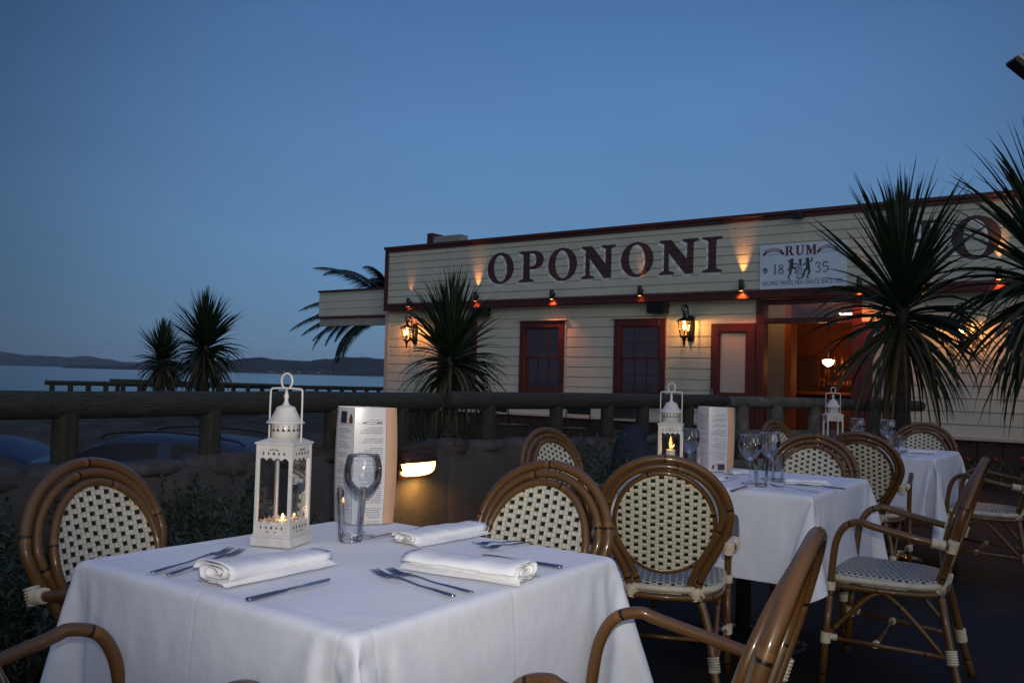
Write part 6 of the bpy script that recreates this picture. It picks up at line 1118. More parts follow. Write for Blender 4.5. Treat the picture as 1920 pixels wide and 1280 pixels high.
fork(onT(852, 1120), onT(700, 1078), 'near right fork with handle towards the camera side edge', .19)
fork(onT(886, 1113), onT(728, 1076), 'fork just behind the near right fork, beside the right napkin', .19)
fork(onT(976, 1016), onT(888, 1026), 'front one of the two forks before the white woven chair back', .19)
fork(onT(996, 1018), onT(905, 1034), 'rear one of the two forks before the white woven chair back', .19)
knife(onT(1054, 1066), onT(896, 1041), 'knife at the right corner of the front table')
knife(onT(806, 991), onT(714, 1006), 'knife partly hidden behind the rear napkin beside the menu')
knife(onT(1372, 922), onT(1410, 910), 'knife at the left of the glasses on the second table')
fork(onT(1536, 924), onT(1444, 913), 'fork between the glasses and napkin on the second table')
knife(onT(1585, 918), onT(1530, 912), 'knife at the right edge of the second table')
fork(onT(1384, 896), onT(1352, 900), 'fork below the menu of the second table')
fork(onT(1716, 858), onT(1684, 853), 'fork on the far table')
# ------------------------------------------------------------------ ground, water, hills
def sheet(name, x0, x1, y0, y1, z, mat, thick=None):
    b = MB()
    if thick: b.box(x0, x1, y0, y1, z-thick, z)
    else: b.add([(x0, y0, z), (x1, y0, z), (x1, y1, z), (x0, y1, z)], [(0, 1, 2, 3)])
    return tag(b.build(name, mat), kind='structure')
WX = -4.12                               # terrace wall plane
sheet('terrace_paving', WX, 14, -12, 13.0, 0, M['paving'], .4)
sheet('car_park', -15.5, WX+.01, -25, 9.2, -1.0, M['asphalt'], .3)
def terrain(name, x0, x1, y0, y1, zf, nx, ny, mat):
    b = MB(); vs = []; fs = []
    for j in range(ny+1):
        for i in range(nx+1):
            x = x0+(x1-x0)*i/nx; y = y0+(y1-y0)*j/ny; vs.append((x, y, zf(x, y)))
    for j in range(ny):
        for i in range(nx):
            k = j*(nx+1)+i; fs.append((k, k+1, k+nx+2, k+nx+1))
    b.add(vs, fs, 0, None, True); return tag(b.build(name, mat), kind='structure')
from mathutils import noise as mn
def nz(x, y, s, a): return a*mn.noise(Vector((x*s, y*s, .3)))
def bank(x, y):
    w = max(0, min(1, (-14.2-x)/2.4)); z = -1.0+1.0*w
    if y > 9.0: z = max(z, -1.0+min(1, (y-9.0)/1.2))
    if x < -31.5: z = z-3.2*min(1, (-31.5-x)/3)
    rough = .16 if (x < -14 and z > -1.01) else .03
    return z-.02+nz(x, y, 1.1, rough)+nz(x, y, 3.1, rough*.6)
terrain('rocky_bank', -36, WX-.01, -14, 60, bank, 190, 300, M['rubble'])
b = MB(); b.add([(-22000, -22000, -3), (22000, -22000, -3), (22000, 22000, -3), (-22000, 22000, -3)], [(0, 1, 2, 3)]); tag(b.build('sea', M['sea']), kind='structure')
b = MB(); b.add([(WX-.2, 9.4, -.03), (60, 9.4, -.03), (60, 90, -.03), (WX-.2, 90, -.03)], [(0, 1, 2, 3)]); b.add([(14, -60, -.03), (60, -60, -.03), (60, 9.4, -.03), (14, 9.4, -.03)], [(0, 1, 2, 3)])
b.add([(-60, -60, -1.05), (14, -60, -1.05), (14, -12, -1.05), (-60, -12, -1.05)], [(0, 1, 2, 3)])
tag(b.build('ground', M['asphalt']), kind='structure')
def hills(name, pts, D, depth, mat, seed=0, rough=1.0):
    """ridge given as (px, height above horizon px) at distance D, a heightfield strip with depth"""
    k = D/F; prof = []
    for a, bb in zip(pts, pts[1:]):
        n = max(2, int((bb[0]-a[0])/4))
        for i in range(n): t = i/n; s = t*t*(3-2*t); prof.append((a[0]+(bb[0]-a[0])*t, a[1]+(bb[1]-a[1])*s))
    prof.append(pts[-1]); NR = 14; vs = []; fs = []
    for r in range(NR+1):
        t = r/NR; env = math.sin(math.pi*min(1, t/.55)/2) if t < .55 else math.cos((t-.55)/.45*math.pi/2)
        for u, h in prof:
            lat = (u-960)*k*(1+t*depth/D); Dd = D+t*depth
            x = lat*math.cos(YAW)-Dd*math.sin(YAW); y = lat*math.sin(YAW)+Dd*math.cos(YAW)
            z = -4+(h*k+4)*env*(1+t*.0)+rough*k*(3.0*mn.noise(Vector((u*.035, t*5, seed)))+1.6*mn.noise(Vector((u*.13, t*13, seed)))+.8*mn.noise(Vector((u*.45, t*20, seed))))*(.2+env)*.6
            vs.append((x, y, z if r > 0 else -4))
    m = len(prof)
    for r in range(NR):
        for i in range(m-1): q = r*m+i; fs.append((q, q+1, q+m+1, q+m))
    b = MB(); b.add(vs, fs, 0, None, True); return tag(b.build(name, mat), kind='structure')
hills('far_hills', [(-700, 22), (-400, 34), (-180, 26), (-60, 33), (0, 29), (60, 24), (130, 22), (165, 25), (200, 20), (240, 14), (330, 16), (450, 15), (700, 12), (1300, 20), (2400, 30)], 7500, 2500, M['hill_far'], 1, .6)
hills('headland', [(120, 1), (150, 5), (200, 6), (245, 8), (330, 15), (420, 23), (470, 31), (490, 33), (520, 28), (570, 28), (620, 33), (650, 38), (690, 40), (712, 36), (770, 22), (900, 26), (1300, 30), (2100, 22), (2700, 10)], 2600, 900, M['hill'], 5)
# small houses along the headland shore
hk = [(505, 2.6, 7), (512, 2.4, 9), (519, 2.0, 6), (535, 2.7, 8), (541, 2.2, 6), (548, 3.6, 7), (563, 3.0, 9), (571, 4.4, 6), (583, 3.2, 7), (590, 4.0, 8), (599, 2.2, 10), (604, 4.8, 9), (612, 4.0, 7), (617, 6.5, 6), (622, 4.8, 10), (629, 4.4, 9), (636, 3.0, 6), (497, 4.2, 6), (486, 3.0, 6), (527, 5.2, 5)]
hb = None
for i, (u, h, w) in enumerate(hk):
    D = 2600+14+h*10; k = D/F; lat = (u-960)*k; x = lat*math.cos(YAW)-D*math.sin(YAW); y = lat*math.sin(YAW)+D*math.cos(YAW)
    lab = 'tiny pale house by the water on the far headland'
    if hb is None:
        hb = empty('house', (0, 0, 0), 0, lab, 'house', 'houses on the far headland')
        q = MB(); q.box(-.7, .7, -.5, .5, -1.5, .35); q.build('wall', M['house'], hb)
        q = MB(); q.prism([(-.78, .352), (.78, .352), (0, .75)], -.55, .55); q.build('roof', M['roofm'], hb); c = hb
    else: c = copy_tree(hb)
    c.location = (x, y, h*k*.75-3); c.rotation_euler = (0, 0, YAW+rnd.uniform(-.5, .5)); c.scale = (w*.75,)*3

# ------------------------------------------------------------------ terrace wall and log fences
def wall_run(pts, label):
    root = empty('terrace_wall', (0, 0, 0), 0, label, 'wall')
    body = MB(); n = len(pts)
    for i in range(n-1):
        a, c = Vector(pts[i]), Vector(pts[i+1]); d = (c-a).normalized(); nn = Vector((-d.y, d.x, 0)); L = (c-a).length; N = max(2, int(L/.25))
        vs = []
        for k in range(N+1):
            p = a+d*(L*k/N); o = .012*mn.noise(p*1.3)
            vs += [p-nn*(.0+o), p-nn*(.0+o)+Vector((0, 0, a.z and 0)), p+nn*.24]
        ring = []
        vv = []
        for k in range(N+1):
            p = a+d*(L*k/N); t = k/N; zt = .685; o = .012*mn.noise(p*1.3)
            vv += [(p.x-nn.x*o, p.y-nn.y*o, -1.05), (p.x-nn.x*o*.5, p.y-nn.y*o*.5, zt), (p.x+nn.x*.24, p.y+nn.y*.24, zt), (p.x+nn.x*.24, p.y+nn.y*.24, -1.05)]
        ff = []
        for k in range(N):
            for q in range(4): ff.append((4*k+q, 4*k+(q+1) % 4, 4*k+4+(q+1) % 4, 4*k+4+q))
        ff += [(3, 2, 1, 0), tuple(4*N+q for q in range(4))]
        body.add(vv, ff, 0, None, False)
    body.build('wall_body', M['concrete'], root)
    cs = MB(); rr = random.Random(3)
    for i in range(n-1):
        a, c = Vector(pts[i]), Vector(pts[i+1]); d = (c-a).normalized(); nn = Vector((-d.y, d.x, 0)); L = (c-a).length; s = 0
        while s < L:
            w = rr.uniform(.20, .50); h = rr.uniform(.045, .085); q = a+d*(s+w/2)+nn*.12
            ico = []
            for ph, rad in ((-90, .0), (-50, .9), (-10, 1.0), (30, .97), (58, .84), (90, 0)):
                ico.append((rad, math.sin(R(ph))))
            vs = []; seg = 9
            for rad, zz in ico:
                for k in range(seg):
                    t = 2*math.pi*k/seg; j = 1+.26*mn.noise(Vector((s*3+math.cos(t)*1.2, zz*1.2, math.sin(t)*1.2+i)))
                    p = q+d*(rad*math.cos(t)*w*.53*j)+nn*(rad*math.sin(t)*.152*j); vs.append((p.x, p.y, .678+zz*h*.8*j))
            fs = [(r*seg+k, r*seg+(k+1) % seg, (r+1)*seg+(k+1) % seg, (r+1)*seg+k) for r in range(5) for k in range(seg)]
            cs.add(vs, fs, 1 if rr.random() < .33 else 0, None, True)
            s += w*.96
    cs.build('coping', [M['stone'], M['stone_dark']], root)
    return root
A0 = Vector((WX, -3.5, 0)); A1 = Vector((WX, 4.95, 0)); A2 = Vector((-3.25, 8.2, 0)); A3 = Vector((-1.95, 10.3, 0))
wall_run([tuple(A0), tuple(A1), tuple(A2)], 'grey rendered concrete wall with rough stone top behind the tables')
def log(a, c, r, seed=0, ends=True):
    a, c = Vector(a), Vector(c); n = max(4, int((c-a).length/.3)); P = []; rr = []
    for k in range(n+1):
        t = k/n; p = a.lerp(c, t); P.append(p+Vector((0, 0, .006*mn.noise(p*1.7+Vector((seed, 0, 0)))))); rr.append(r*(1+.045*mn.noise(p*2.1+Vector((0, seed, 0)))))
    P = [P[0]]+P[1:-1]+[P[-1]]
    d = (c-a).normalized()
    P = [a-d*0.0]+[a+d*.015]+P[1:-1]+[c-d*.015]+[c]; rr = [r*.86, r*.98]+rr[1:-1]+[r*.98, r*.86]
    b = MB(); b.tube(P, rr, 16, up=(0, 0, 1) if abs(d.z) < .8 else (1, 0, 0)); return b
RZ = 1.015; RR = .068; off = Vector((-.12, 0, 0))
fn = empty('log_fence', (WX-.12, 0, .7), 0, 'round timber rail on stubby posts along the wall top behind the front tables', 'fence', 'log rail fences')
def lf(parent, name, a, c, r, seed=0):
    o = log(a, c, r, seed).build(name, M['log_pale' if parent.get('label', '').startswith('paler') else 'log'], None); pl = parent.location
    for v in o.data.vertices: v.co -= pl
    adopt(o, parent); return o
def zr(p): return Vector((p[0], p[1], RZ))
r0 = Vector((WX-.12, -3.4, RZ)); r1 = Vector((WX-.12, 4.93, RZ))
ra = Vector((WX-.12, 1.9, RZ)); 
lf(fn, 'rail', r0, Vector((WX-.12, -.2, RZ+.004)), RR, 1); lf(fn, 'rail', Vector((WX-.12, -.19, RZ)), r1, RR, 2)
d2 = (A2-A1).normalized(); n2 = Vector((-d2.y, d2.x, 0))
s2a = A1+n2*.12+Vector((0, 0, RZ+.01)); s2b = A2+n2*.12+Vector((0, 0, RZ+.01))
lf(fn, 'rail', s2a+d2*.05, s2b, RR, 3)
def post_at(u, parent, line0, line1, r=.058, z0=.69, z1=1.0):
    # intersect the view ray (horizontal) with the fence line
    d = ray(u, 760); a = Vector(line0).to_2d(); c = Vector(line1).to_2d(); e = c-a
    det = d.x*(-e.y)+e.x*d.y; t = (a.x*(-e.y)+e.x*a.y)/det; p = Vector((d.x*t, d.y*t))
    return lf(parent, 'post', (p.x, p.y, z0), (p.x, p.y, z1), r, u)
for u in (-420, -120, 124, 396, 626, 752): post_at(u, fn, r0, r1, .060)
for u in (916, 1043, 1139, 1205, 1290): post_at(u, fn, s2a, s2b, .058)
f2 = empty('log_fence', (s2b.x, s2b.y, 0), 0, 'paler double-rail timber fence in front of the restaurant doorway', 'fence', 'log rail fences')
B0 = s2b+Vector((.03, .06, 0)); B1 = Vector((A3.x, A3.y, RZ))
lf(f2, 'rail', B0, B1, .058, 5)
Bm = B0.lerp(B1, .56)
lf(f2, 'rail', Vector((B0.x, B0.y, .70)), Vector((Bm.x, Bm.y, .70)), .052, 6)
lf(f2, 'rail', Vector((B0.x+.05, B0.y-.1, .40)), Vector((B1.x, B1.y-.1, .40)), .07, 7)
for u in (1392, 1455, 1527, 1640): post_at(u, f2, B0, B1, .066, 0.0, .99)
# sea-front rail fence
f3 = empty('log_fence', (-30, 20, 0), 0, 'distant low log rail fence along the sea front', 'fence', 'log rail fences')
S0 = at_d(84, 717, 31); S1 = at_d(745, 729, 39.5)
e = S1-S0
segs = [(0, .29), (.293, .555), (.558, .70), (.703, .855), (.858, 1.0)]
for i, (a, c) in enumerate(segs): lf(f3, 'rail', S0+e*a, S0+e*c, .085, 20+i)
for k in range(24):
    p = S0+e*(k+.4)/24; lf(f3, 'post', (p.x, p.y, -.1), (p.x, p.y, p.z-.02), .09, 40+k)
f4 = empty('log_fence', (-34, 20, 0), 0, 'second distant log rail just behind the sea-front fence, left of the cabbage trees', 'fence', 'log rail fences')
S2 = at_d(206, 713.5, 34); S3 = at_d(760, 731, 36); e2 = S3-S2
lf(f4, 'rail', S2, S2+e2*.6, .08, 70)
for k in range(7):
    p = S2+e2*.6*(k+.3)/7; lf(f4, 'post', (p.x, p.y, -.3), (p.x, p.y, p.z-.02), .08, 90+k)

# bulkhead lamp on the wall
pw = at_x(779, 868, WX+.012)
bl = empty('bulkhead_lamp', pw, R(0), 'glowing orange eyelid bulkhead lamp on the concrete wall beside the menu', 'wall lamp')
W_, H_, D_ = .172, .098, .10
b = MB()
def half_ellipsoid(b, a0, a1, sc_=1.0, mi=0, y=0):
    n1, n2_ = 20, 10; vs = []; fs = []
    for i in range(n1+1):
        t = a0+(a1-a0)*i/n1
        for j in range(n2_+1):
            p = -math.pi/2+math.pi*j/n2_
            cx = abs(math.cos(p))**.5
            # long axis along Y, bulging to +X
            sy = math.copysign(abs(math.sin(p))**.8, math.sin(p))
            vs.append((D_*sc_*cx*max(0, math.sin(t)), W_*sc_*sy, H_*sc_*math.copysign(abs(math.cos(t))**.8, math.cos(t))*cx**.5))
    for i in range(n1):
        for j in range(n2_): k = i*(n2_+1)+j; fs.append((k, k+1, k+n2_+2, k+n2_+1))
    b.add(vs, fs, mi, None, True)
half_ellipsoid(b, 0, math.pi*.47, 1.0); half_ellipsoid(b, 0, math.pi*.47, .95); b.box(-.012, .006, -W_, W_, -H_*.98, H_, 0); b.build('hood', M['rust'], bl)
b = MB(); b.tube([(.004+D_*1.0*abs(math.cos(t))**.5*0+.012, W_*math.sin(t)*.985, -H_*.93*math.cos(t)) for t in [(-.5+k/20)*math.pi for k in range(21)]], .008, 8); b.build('rim', M['rust'], bl)
b = MB(); half_ellipsoid(b, math.pi*.47, math.pi, .90); b.build('diffuser', M['eyelid'], bl)
ld = bpy.data.lights.new('bulkhead_light', 'SPOT'); ld.energy = 9; ld.color = (1, .47, .10); ld.shadow_soft_size = .05; ld.spot_size = R(165); ld.spot_blend = .6
lo = bpy.data.objects.new('bulkhead_light', ld); COL.objects.link(lo); lo.parent = bl; lo.location = (.115, 0, -.10); lo.rotation_euler = (0, R(12), 0)

# ------------------------------------------------------------------ hotel building
YP, YL = 12.90, 13.04
def Xp(u, Y=YP, v=600): return at_y(u, v, Y).x
BX0, BX1 = Xp(721), 6.5
ZB0, ZB1, ZT = 2.50, 2.635, 3.80
hotel = empty('hotel_building', (BX0, YP, 0), 0, 'long cream weatherboard hotel building with oxblood trim and big painted letters', 'building')
def hp(mb, name, mats, parent=None):
    o = mb.build(name, mats, None)
    if parent is None or parent is hotel:
        for v in o.data.vertices: v.co -= hotel.location
        adopt(o, hotel)
    else:
        for v in o.data.vertices: v.co -= hotel.location
        adopt(o, parent)
    return o
def boards(mb, x0, x1, z0, z1, pitch, y, holes=(), lap=.024):
    z = z0
    while z < z1-.005:
        zt = min(z+pitch, z1)
        iv = [(x0, x1)]
        for hx0, hx1, hz0, hz1 in holes:
            if hz0 < zt-.001 and hz1 > z+.001:
                nv = []
                for a, c in iv:
                    if hx1 <= a or hx0 >= c: nv.append((a, c)); continue
                    if hx0 > a: nv.append((a, hx0))
                    if hx1 < c: nv.append((hx1, c))
                iv = nv
        for a, c in iv:
            xs = [a]
            while xs[-1] < c-4.2: xs.append(xs[-1]+3.2+rnd.uniform(0, .9))
            xs.append(c)
            for p, q in zip(xs, xs[1:]):
                w = rnd.uniform(-.0015, .0015)
                g_ = .015; vs = [(p, y-lap+w, z+g_), (q, y-lap-w, z+g_), (q, y-lap*.8, zt), (p, y-lap*.8, zt), (p, y+.0, z+g_), (q, y+.0, z+g_), (p, y, zt), (q, y, zt), (p, y, z), (q, y, z)]
                mb.add(vs, [(0, 1, 2, 3), (4, 5, 1, 0), (3, 2, 7, 6), (8, 9, 5, 4), (0, 3, 6, 4), (1, 5, 7, 2)])
        z = zt
ZW = .56
# window and door positions
win = []
w2a, w2b = Xp(978, YL), Xp(1062, YL); w3a, w3b = Xp(1154, YL), Xp(1251, YL); w1b = Xp(898, YL); w1a = w1b-(w2b-w2a)
for a, c in ((w1a, w1b), (w2a, w2b), (w3a, w3b)): win.append((a, c, .92, 2.24))
dx0, dx1 = Xp(1420, YL), Xp(1617, YL); dl0 = Xp(1337, YL); dr1 = Xp(1682, YL)
holes = [w for w in win]+[(dx0, dx1, 0, ZB0)]
lower_x0 = Xp(727, YL)
b = MB(); boards(b, lower_x0, BX1, ZW, ZB0+.02, .172, YL, holes)
# structural wall behind the boards, cut round the openings
xs = sorted([lower_x0, BX1]+[h[0] for h in holes]+[h[1] for h in holes])
for a, c in zip(xs, xs[1:]):
    h = [q for q in holes if q[0] <= a+.001 and q[1] >= c-.001]
    if not h: b.box(a, c, YL+.002, YL+.14, 0, ZB0+.3)
    else:
        if h[0][2] > 0: b.box(a, c, YL+.002, YL+.14, 0, h[0][2])
        if h[0][3] < ZB0: b.box(a, c, YL+.002, YL+.14, h[0][3], ZB0+.3)
hp(b, 'wall', M['board'])
b = MB(); b.box(lower_x0-.03, lower_x0+.07, YL-.035, YL+.3, ZW, ZB0-.002); b.box(lower_x0-.028, lower_x0-.004, YL+.3, 22, ZW, 2.9)
hp(b, 'corner_board', M['trim_cream'])
b = MB(); boards(b, BX0+.09, BX1, ZB1, ZT-.11, .136, YP, (), .022); b.box(BX0+.02, BX1, YP+.002, YP+.1, ZB0+.02, ZT-.02); hp(b, 'parapet', M['board'])
b = MB(); b.bbox(BX0, BX1, YP-.045, YP+.06, ZB0, ZB1, .006); b.box(BX0+.0, BX1, YP-.058, YP-.046, ZB1-.038, ZB1-.012); b.box(BX0, BX1, YP-.056, YP-.0455, ZB0+.01, ZB0+.03); hp(b, 'fascia', M['oxblood'])
b = MB(); b.bbox(BX0-.02, BX1, YP-.07, YP+.16, ZT-.055, ZT, .006); b.bbox(BX0-.0, BX1, YP-.045, YP+.1, ZT-.112, ZT-.056, .004); hp(b, 'cornice', M['oxblood'])
b = MB(); b.bbox(BX0, BX0+.095, YP-.047, YP+.06, ZB1+.001, ZT-.113, .004); b.box(BX0, BX0+.02, YP+.061, YP+9, ZB0+.01, ZT-.115); hp(b, 'end_board', M['oxblood'])
b = MB(); b.box(BX0+.02, BX1, YP+.061, YL-.005, ZB0+.022, ZB0+.05); hp(b, 'soffit', M['soffit'])
b = MB(); b.box(lower_x0, dx0-.02, YL-.01, YL+.1, -.2, ZW-.02)
b.box(dx1+.02, BX1, YL-.01, YL+.1, -.2, ZW-.02)
for k in range(60):
    xx = lower_x0+.3*k+.02
    if xx+.28 < dx0-.03 or (xx > dx1+.03 and xx+.28 < BX1): b.box(xx, xx+.28, YL-.022, YL-.0102, -.1, ZW-.03)
hp(b, 'base_boards', M['base_timber'])
b = MB(); b.bbox(lower_x0-.02, dx0-.03, YL-.07, YL+.02, ZW-.022, ZW+.004, .004); b.bbox(dx1+.03, BX1, YL-.07, YL+.02, ZW-.022, ZW+.004, .004); hp(b, 'drip_sill', M['trim_cream'])
b = MB(); b.add([(BX0, YP+.1, ZT-.25), (BX1, YP+.1, ZT-.25), (BX1, YP+9, ZT-.4), (BX0, YP+9, ZT-.4)], [(0, 1, 2, 3)]); hp(b, 'roof', M['roofm'])
# roof box
p0 = at_y(806, 447, YP+3.0); p1 = at_y(858, 447, YP+3.0)
b = MB(); b.box(p0.x, p0.x+.17, YP+2.9, YP+3.3, ZT-.5, at_y(806, 439, YP+3).z, 1); b.box(p0.x+.171, p1.x+.15, YP+2.93, YP+3.2, ZT-.5, at_y(830, 443.5, YP+3).z, 2); hp(b, 'roof_box', [M['soffit'], M['oxblood'], M['roofm']])
# windows
for i, (a, c, z0, z1) in enumerate(win):
    fw = .115
    b = MB(); b.bbox(a, a+fw, YL-.05, YL+.06, z0, z1, .004); b.bbox(c-fw, c, YL-.05, YL+.06, z0, z1, .004)
    b.bbox(a+fw+.001, c-fw-.001, YL-.05, YL+.06, z1-fw, z1, .004); b.bbox(a+fw+.001, c-fw-.001, YL-.055, YL+.06, z0, z0+.08, .004)
    fr = hp(b, 'window', M['oxblood'])
    b = MB(); b.bbox(a-.04, c+.05, YL-.085, YL-.0, z1+.002, z1+.026, .004); b.box(c+.002, c+.020, YL-.045, YL, z0, z1); hp(b, 'window_hood', M['trim_cream'], fr)
    xi0, xi1 = a+fw, c-fw; zi0, zi1 = z0+.08, z1-fw; zm = (zi0+zi1)/2+.03
    b = MB()
    for (s0, s1, yy) in ((zm-.018, zi1, YL-.022), (zi0, zm+.018, YL+.012)):
        t = .034
        b.bbox(xi0, xi0+t, yy, yy+.03, s0, s1, .002); b.bbox(xi1-t, xi1, yy, yy+.03, s0, s1, .002)
        b.bbox(xi0+t+.001, xi1-t-.001, yy, yy+.03, s0, s0+t, .002); b.bbox(xi0+t+.001, xi1-t-.001, yy, yy+.03, s1-t, s1, .002)
        for k in (1, 2):
            x = xi0+t+(xi1-xi0-2*t)*k/3; b.box(x-.007, x+.007, yy+.004, yy+.026, s0+t, s1-t)
        zz = s0+t+(s1-s0-2*t)*.5; b.box(xi0+t, xi1-t, yy+.007, yy+.023, zz-.007, zz+.007)
    hp(b, 'sash', M['oxblood'], fr)
    b = MB(); b.add([(xi0+.02, YL-.006, zm), (xi1-.02, YL-.006, zm), (xi1-.02, YL-.006, zi1-.01), (xi0+.02, YL-.006, zi1-.01)], [(0, 1, 2, 3)])
    b.add([(xi0+.02, YL+.027, zi0+.01), (xi1-.02, YL+.027, zi0+.01), (xi1-.02, YL+.027, zm), (xi0+.02, YL+.027, zm)], [(0, 1, 2, 3)])
    hp(b, 'pane', M['pane'], fr)
# door surround and leaves
zh = 2.135; zt_ = 2.42
b = MB(); b.bbox(dx0, dx0+.13, YL-.06, YL+.12, .0, ZB0-.001, .004); b.bbox(dx1-.13, dx1, YL-.06, YL+.12, .0, ZB0-.001, .004)
b.bbox(dx0+.131, dx1-.131, YL-.05, YL+.1, zh, zh+.075, .004); b.bbox(dx0+.131, dx1-.131, YL-.05, YL+.1, zt_, ZB0-.001, .004)
df = hp(b, 'door_frame', M['oxblood'])
b = MB(); b.add([(dx0+.13, YL+.02, zh+.07), (dx1-.13, YL+.02, zh+.07), (dx1-.13, YL+.02, zt_+.01), (dx0+.13, YL+.02, zt_+.01)], [(0, 1, 2, 3)]); hp(b, 'transom_pane', M['pane'], df)
def door_leaf(x0, x1, hx):
    y = YL-.075; b = MB(); z0, z1 = .06, 2.14; st = .13; mid = .88
    b.bbox(x0, x0+st, y, y+.045, z0, z1, .003); b.bbox(x1-st, x1, y, y+.045, z0, z1, .003)
    for a, c in ((z0, z0+.2), (mid, mid+.17), (z1-st, z1)): b.bbox(x0+st+.001, x1-st-.001, y, y+.045, a, c, .003)
    for (a, c) in ((mid+.17, z1-st), (z0+.2, mid)):
        for q0, q1, r0_, r1_ in ((x0+st, x0+st+.025, a, c), (x1-st-.025, x1-st, a, c), (x0+st+.026, x1-st-.026, a, a+.022), (x0+st+.026, x1-st-.026, c-.022, c)): b.box(q0, q1, y+.01, y+.04, r0_+.001, r1_-.001)
    d = hp(b, 'door', M['oxblood'])
    b = MB(); b.box(x0+st+.01, x1-st-.01, y+.022, y+.028, mid+.18, z1-st-.01); b.box(x0+st+.01, x1-st-.01, y+.022, y+.028, z0+.21, mid-.01); hp(b, 'door_panel', M['curtain'], d)
    b = MB(); b.tube([(hx, y-.004, .96), (hx, y-.03, .965), (hx, y-.03, 1.09), (hx, y-.004, 1.095)], .009, 8); b.box(hx-.02, hx+.02, y-.006, y-.001, .93, 1.12); hp(b, 'door_handle', M['steel'], d)
door_leaf(dl0, dx0-.003, dl0+.045); door_leaf(dx1+.003, dr1, dr1-.045)
# interior shell
ix0, ix1, iy1 = lower_x0+.1, BX1, 19.5
b = MB(); V = [(ix0, YL+.15, .05), (ix1, YL+.15, .05), (ix1, iy1, .05), (ix0, iy1, .05)]
b.add(V, [(0, 1, 2, 3)]); hp(b, 'interior_floor', M['interior_dark'])
b = MB(); b.add([(ix0, YL+.15, 2.75), (ix1, YL+.15, 2.75), (ix1, iy1, 2.75), (ix0, iy1, 2.75)], [(3, 2, 1, 0)])
b.add([(ix0, iy1, .05), (ix1, iy1, .05), (ix1, iy1, 2.75), (ix0, iy1, 2.75)], [(0, 1, 2, 3)]); b.add([(ix0, YL+.15, .05), (ix0, iy1, .05), (ix0, iy1, 2.75), (ix0, YL+.15, 2.75)], [(0, 1, 2, 3)])
b.add([(ix1, YL+.15, .05), (ix1, iy1, .05), (ix1, iy1, 2.75), (ix1, YL+.15, 2.75)], [(3, 2, 1, 0)]); hp(b, 'interior_wall', M['interior'])
# inner screen walls by the door : pale column left, warm edge
q0 = at_y(1430, 700, 14.6); q1 = at_y(1474, 700, 14.6)
b = MB(); b.box(q0.x-.9, q1.x, 14.6, 14.75, .05, 2.74, 0); b.box(q1.x+.001, q1.x+.11, 14.5, 14.8, .05, 2.74, 1); hp(b, 'screen_wall', [M['curtain'], M['interior']])
q2 = at_y(1487, 700, 17.5); q3 = at_y(1533, 700, 17.5)
b = MB(); b.box(q2.x-.6, q3.x, 17.5, 17.6, .05, at_y(1500, 665, 17.5).z, 0); b.box(q2.x-.6, q3.x+4, 16.6, 16.75, .05, at_y(1500, 738, 16.6).z, 0); b.box(q2.x-.6, q3.x+4, 16.5, 16.8, at_y(1500, 738, 16.6).z+.001, at_y(1500, 738, 16.6).z+.05, 1); hp(b, 'bar_counter', [M['interior_dark'], M['oxblood']])
# lit bottles and glasses behind the bar
rr = random.Random(5); nb = 0
for row, (v, n) in enumerate(((722, 11), (704, 7), (686, 6))):
    for k in range(n):
        u = 1536+(62/n)*k+rr.uniform(-2, 2)+(row*10 if row else 0); Y = 17.9; p = at_y(u, v, Y); h = rr.uniform(.10, .2)
        b = MB(); b.lathe([(.03, 0), (.035, h*.6), (.012, h*.75), (.012, h)] if rr.random() < .5 else [(.02, 0), (.006, h*.3), (.035, h*.5), (.038, h)], seg=12)
        o = b.build('bottle', M['amberglass']); o.location = p; tag(o, 'glassware glinting amber on the bar shelves behind the open doorway', 'bottle', 'lit bottles and glasses behind the bar')
b = MB()
for v in (722, 704, 686): p = at_y(1560, v, 17.9); b.box(p.x-.35, p.x+.75, 17.82, 18.05, p.z-.035, p.z-.004)
hp(b, 'bar_shelf', M['interior_dark'])
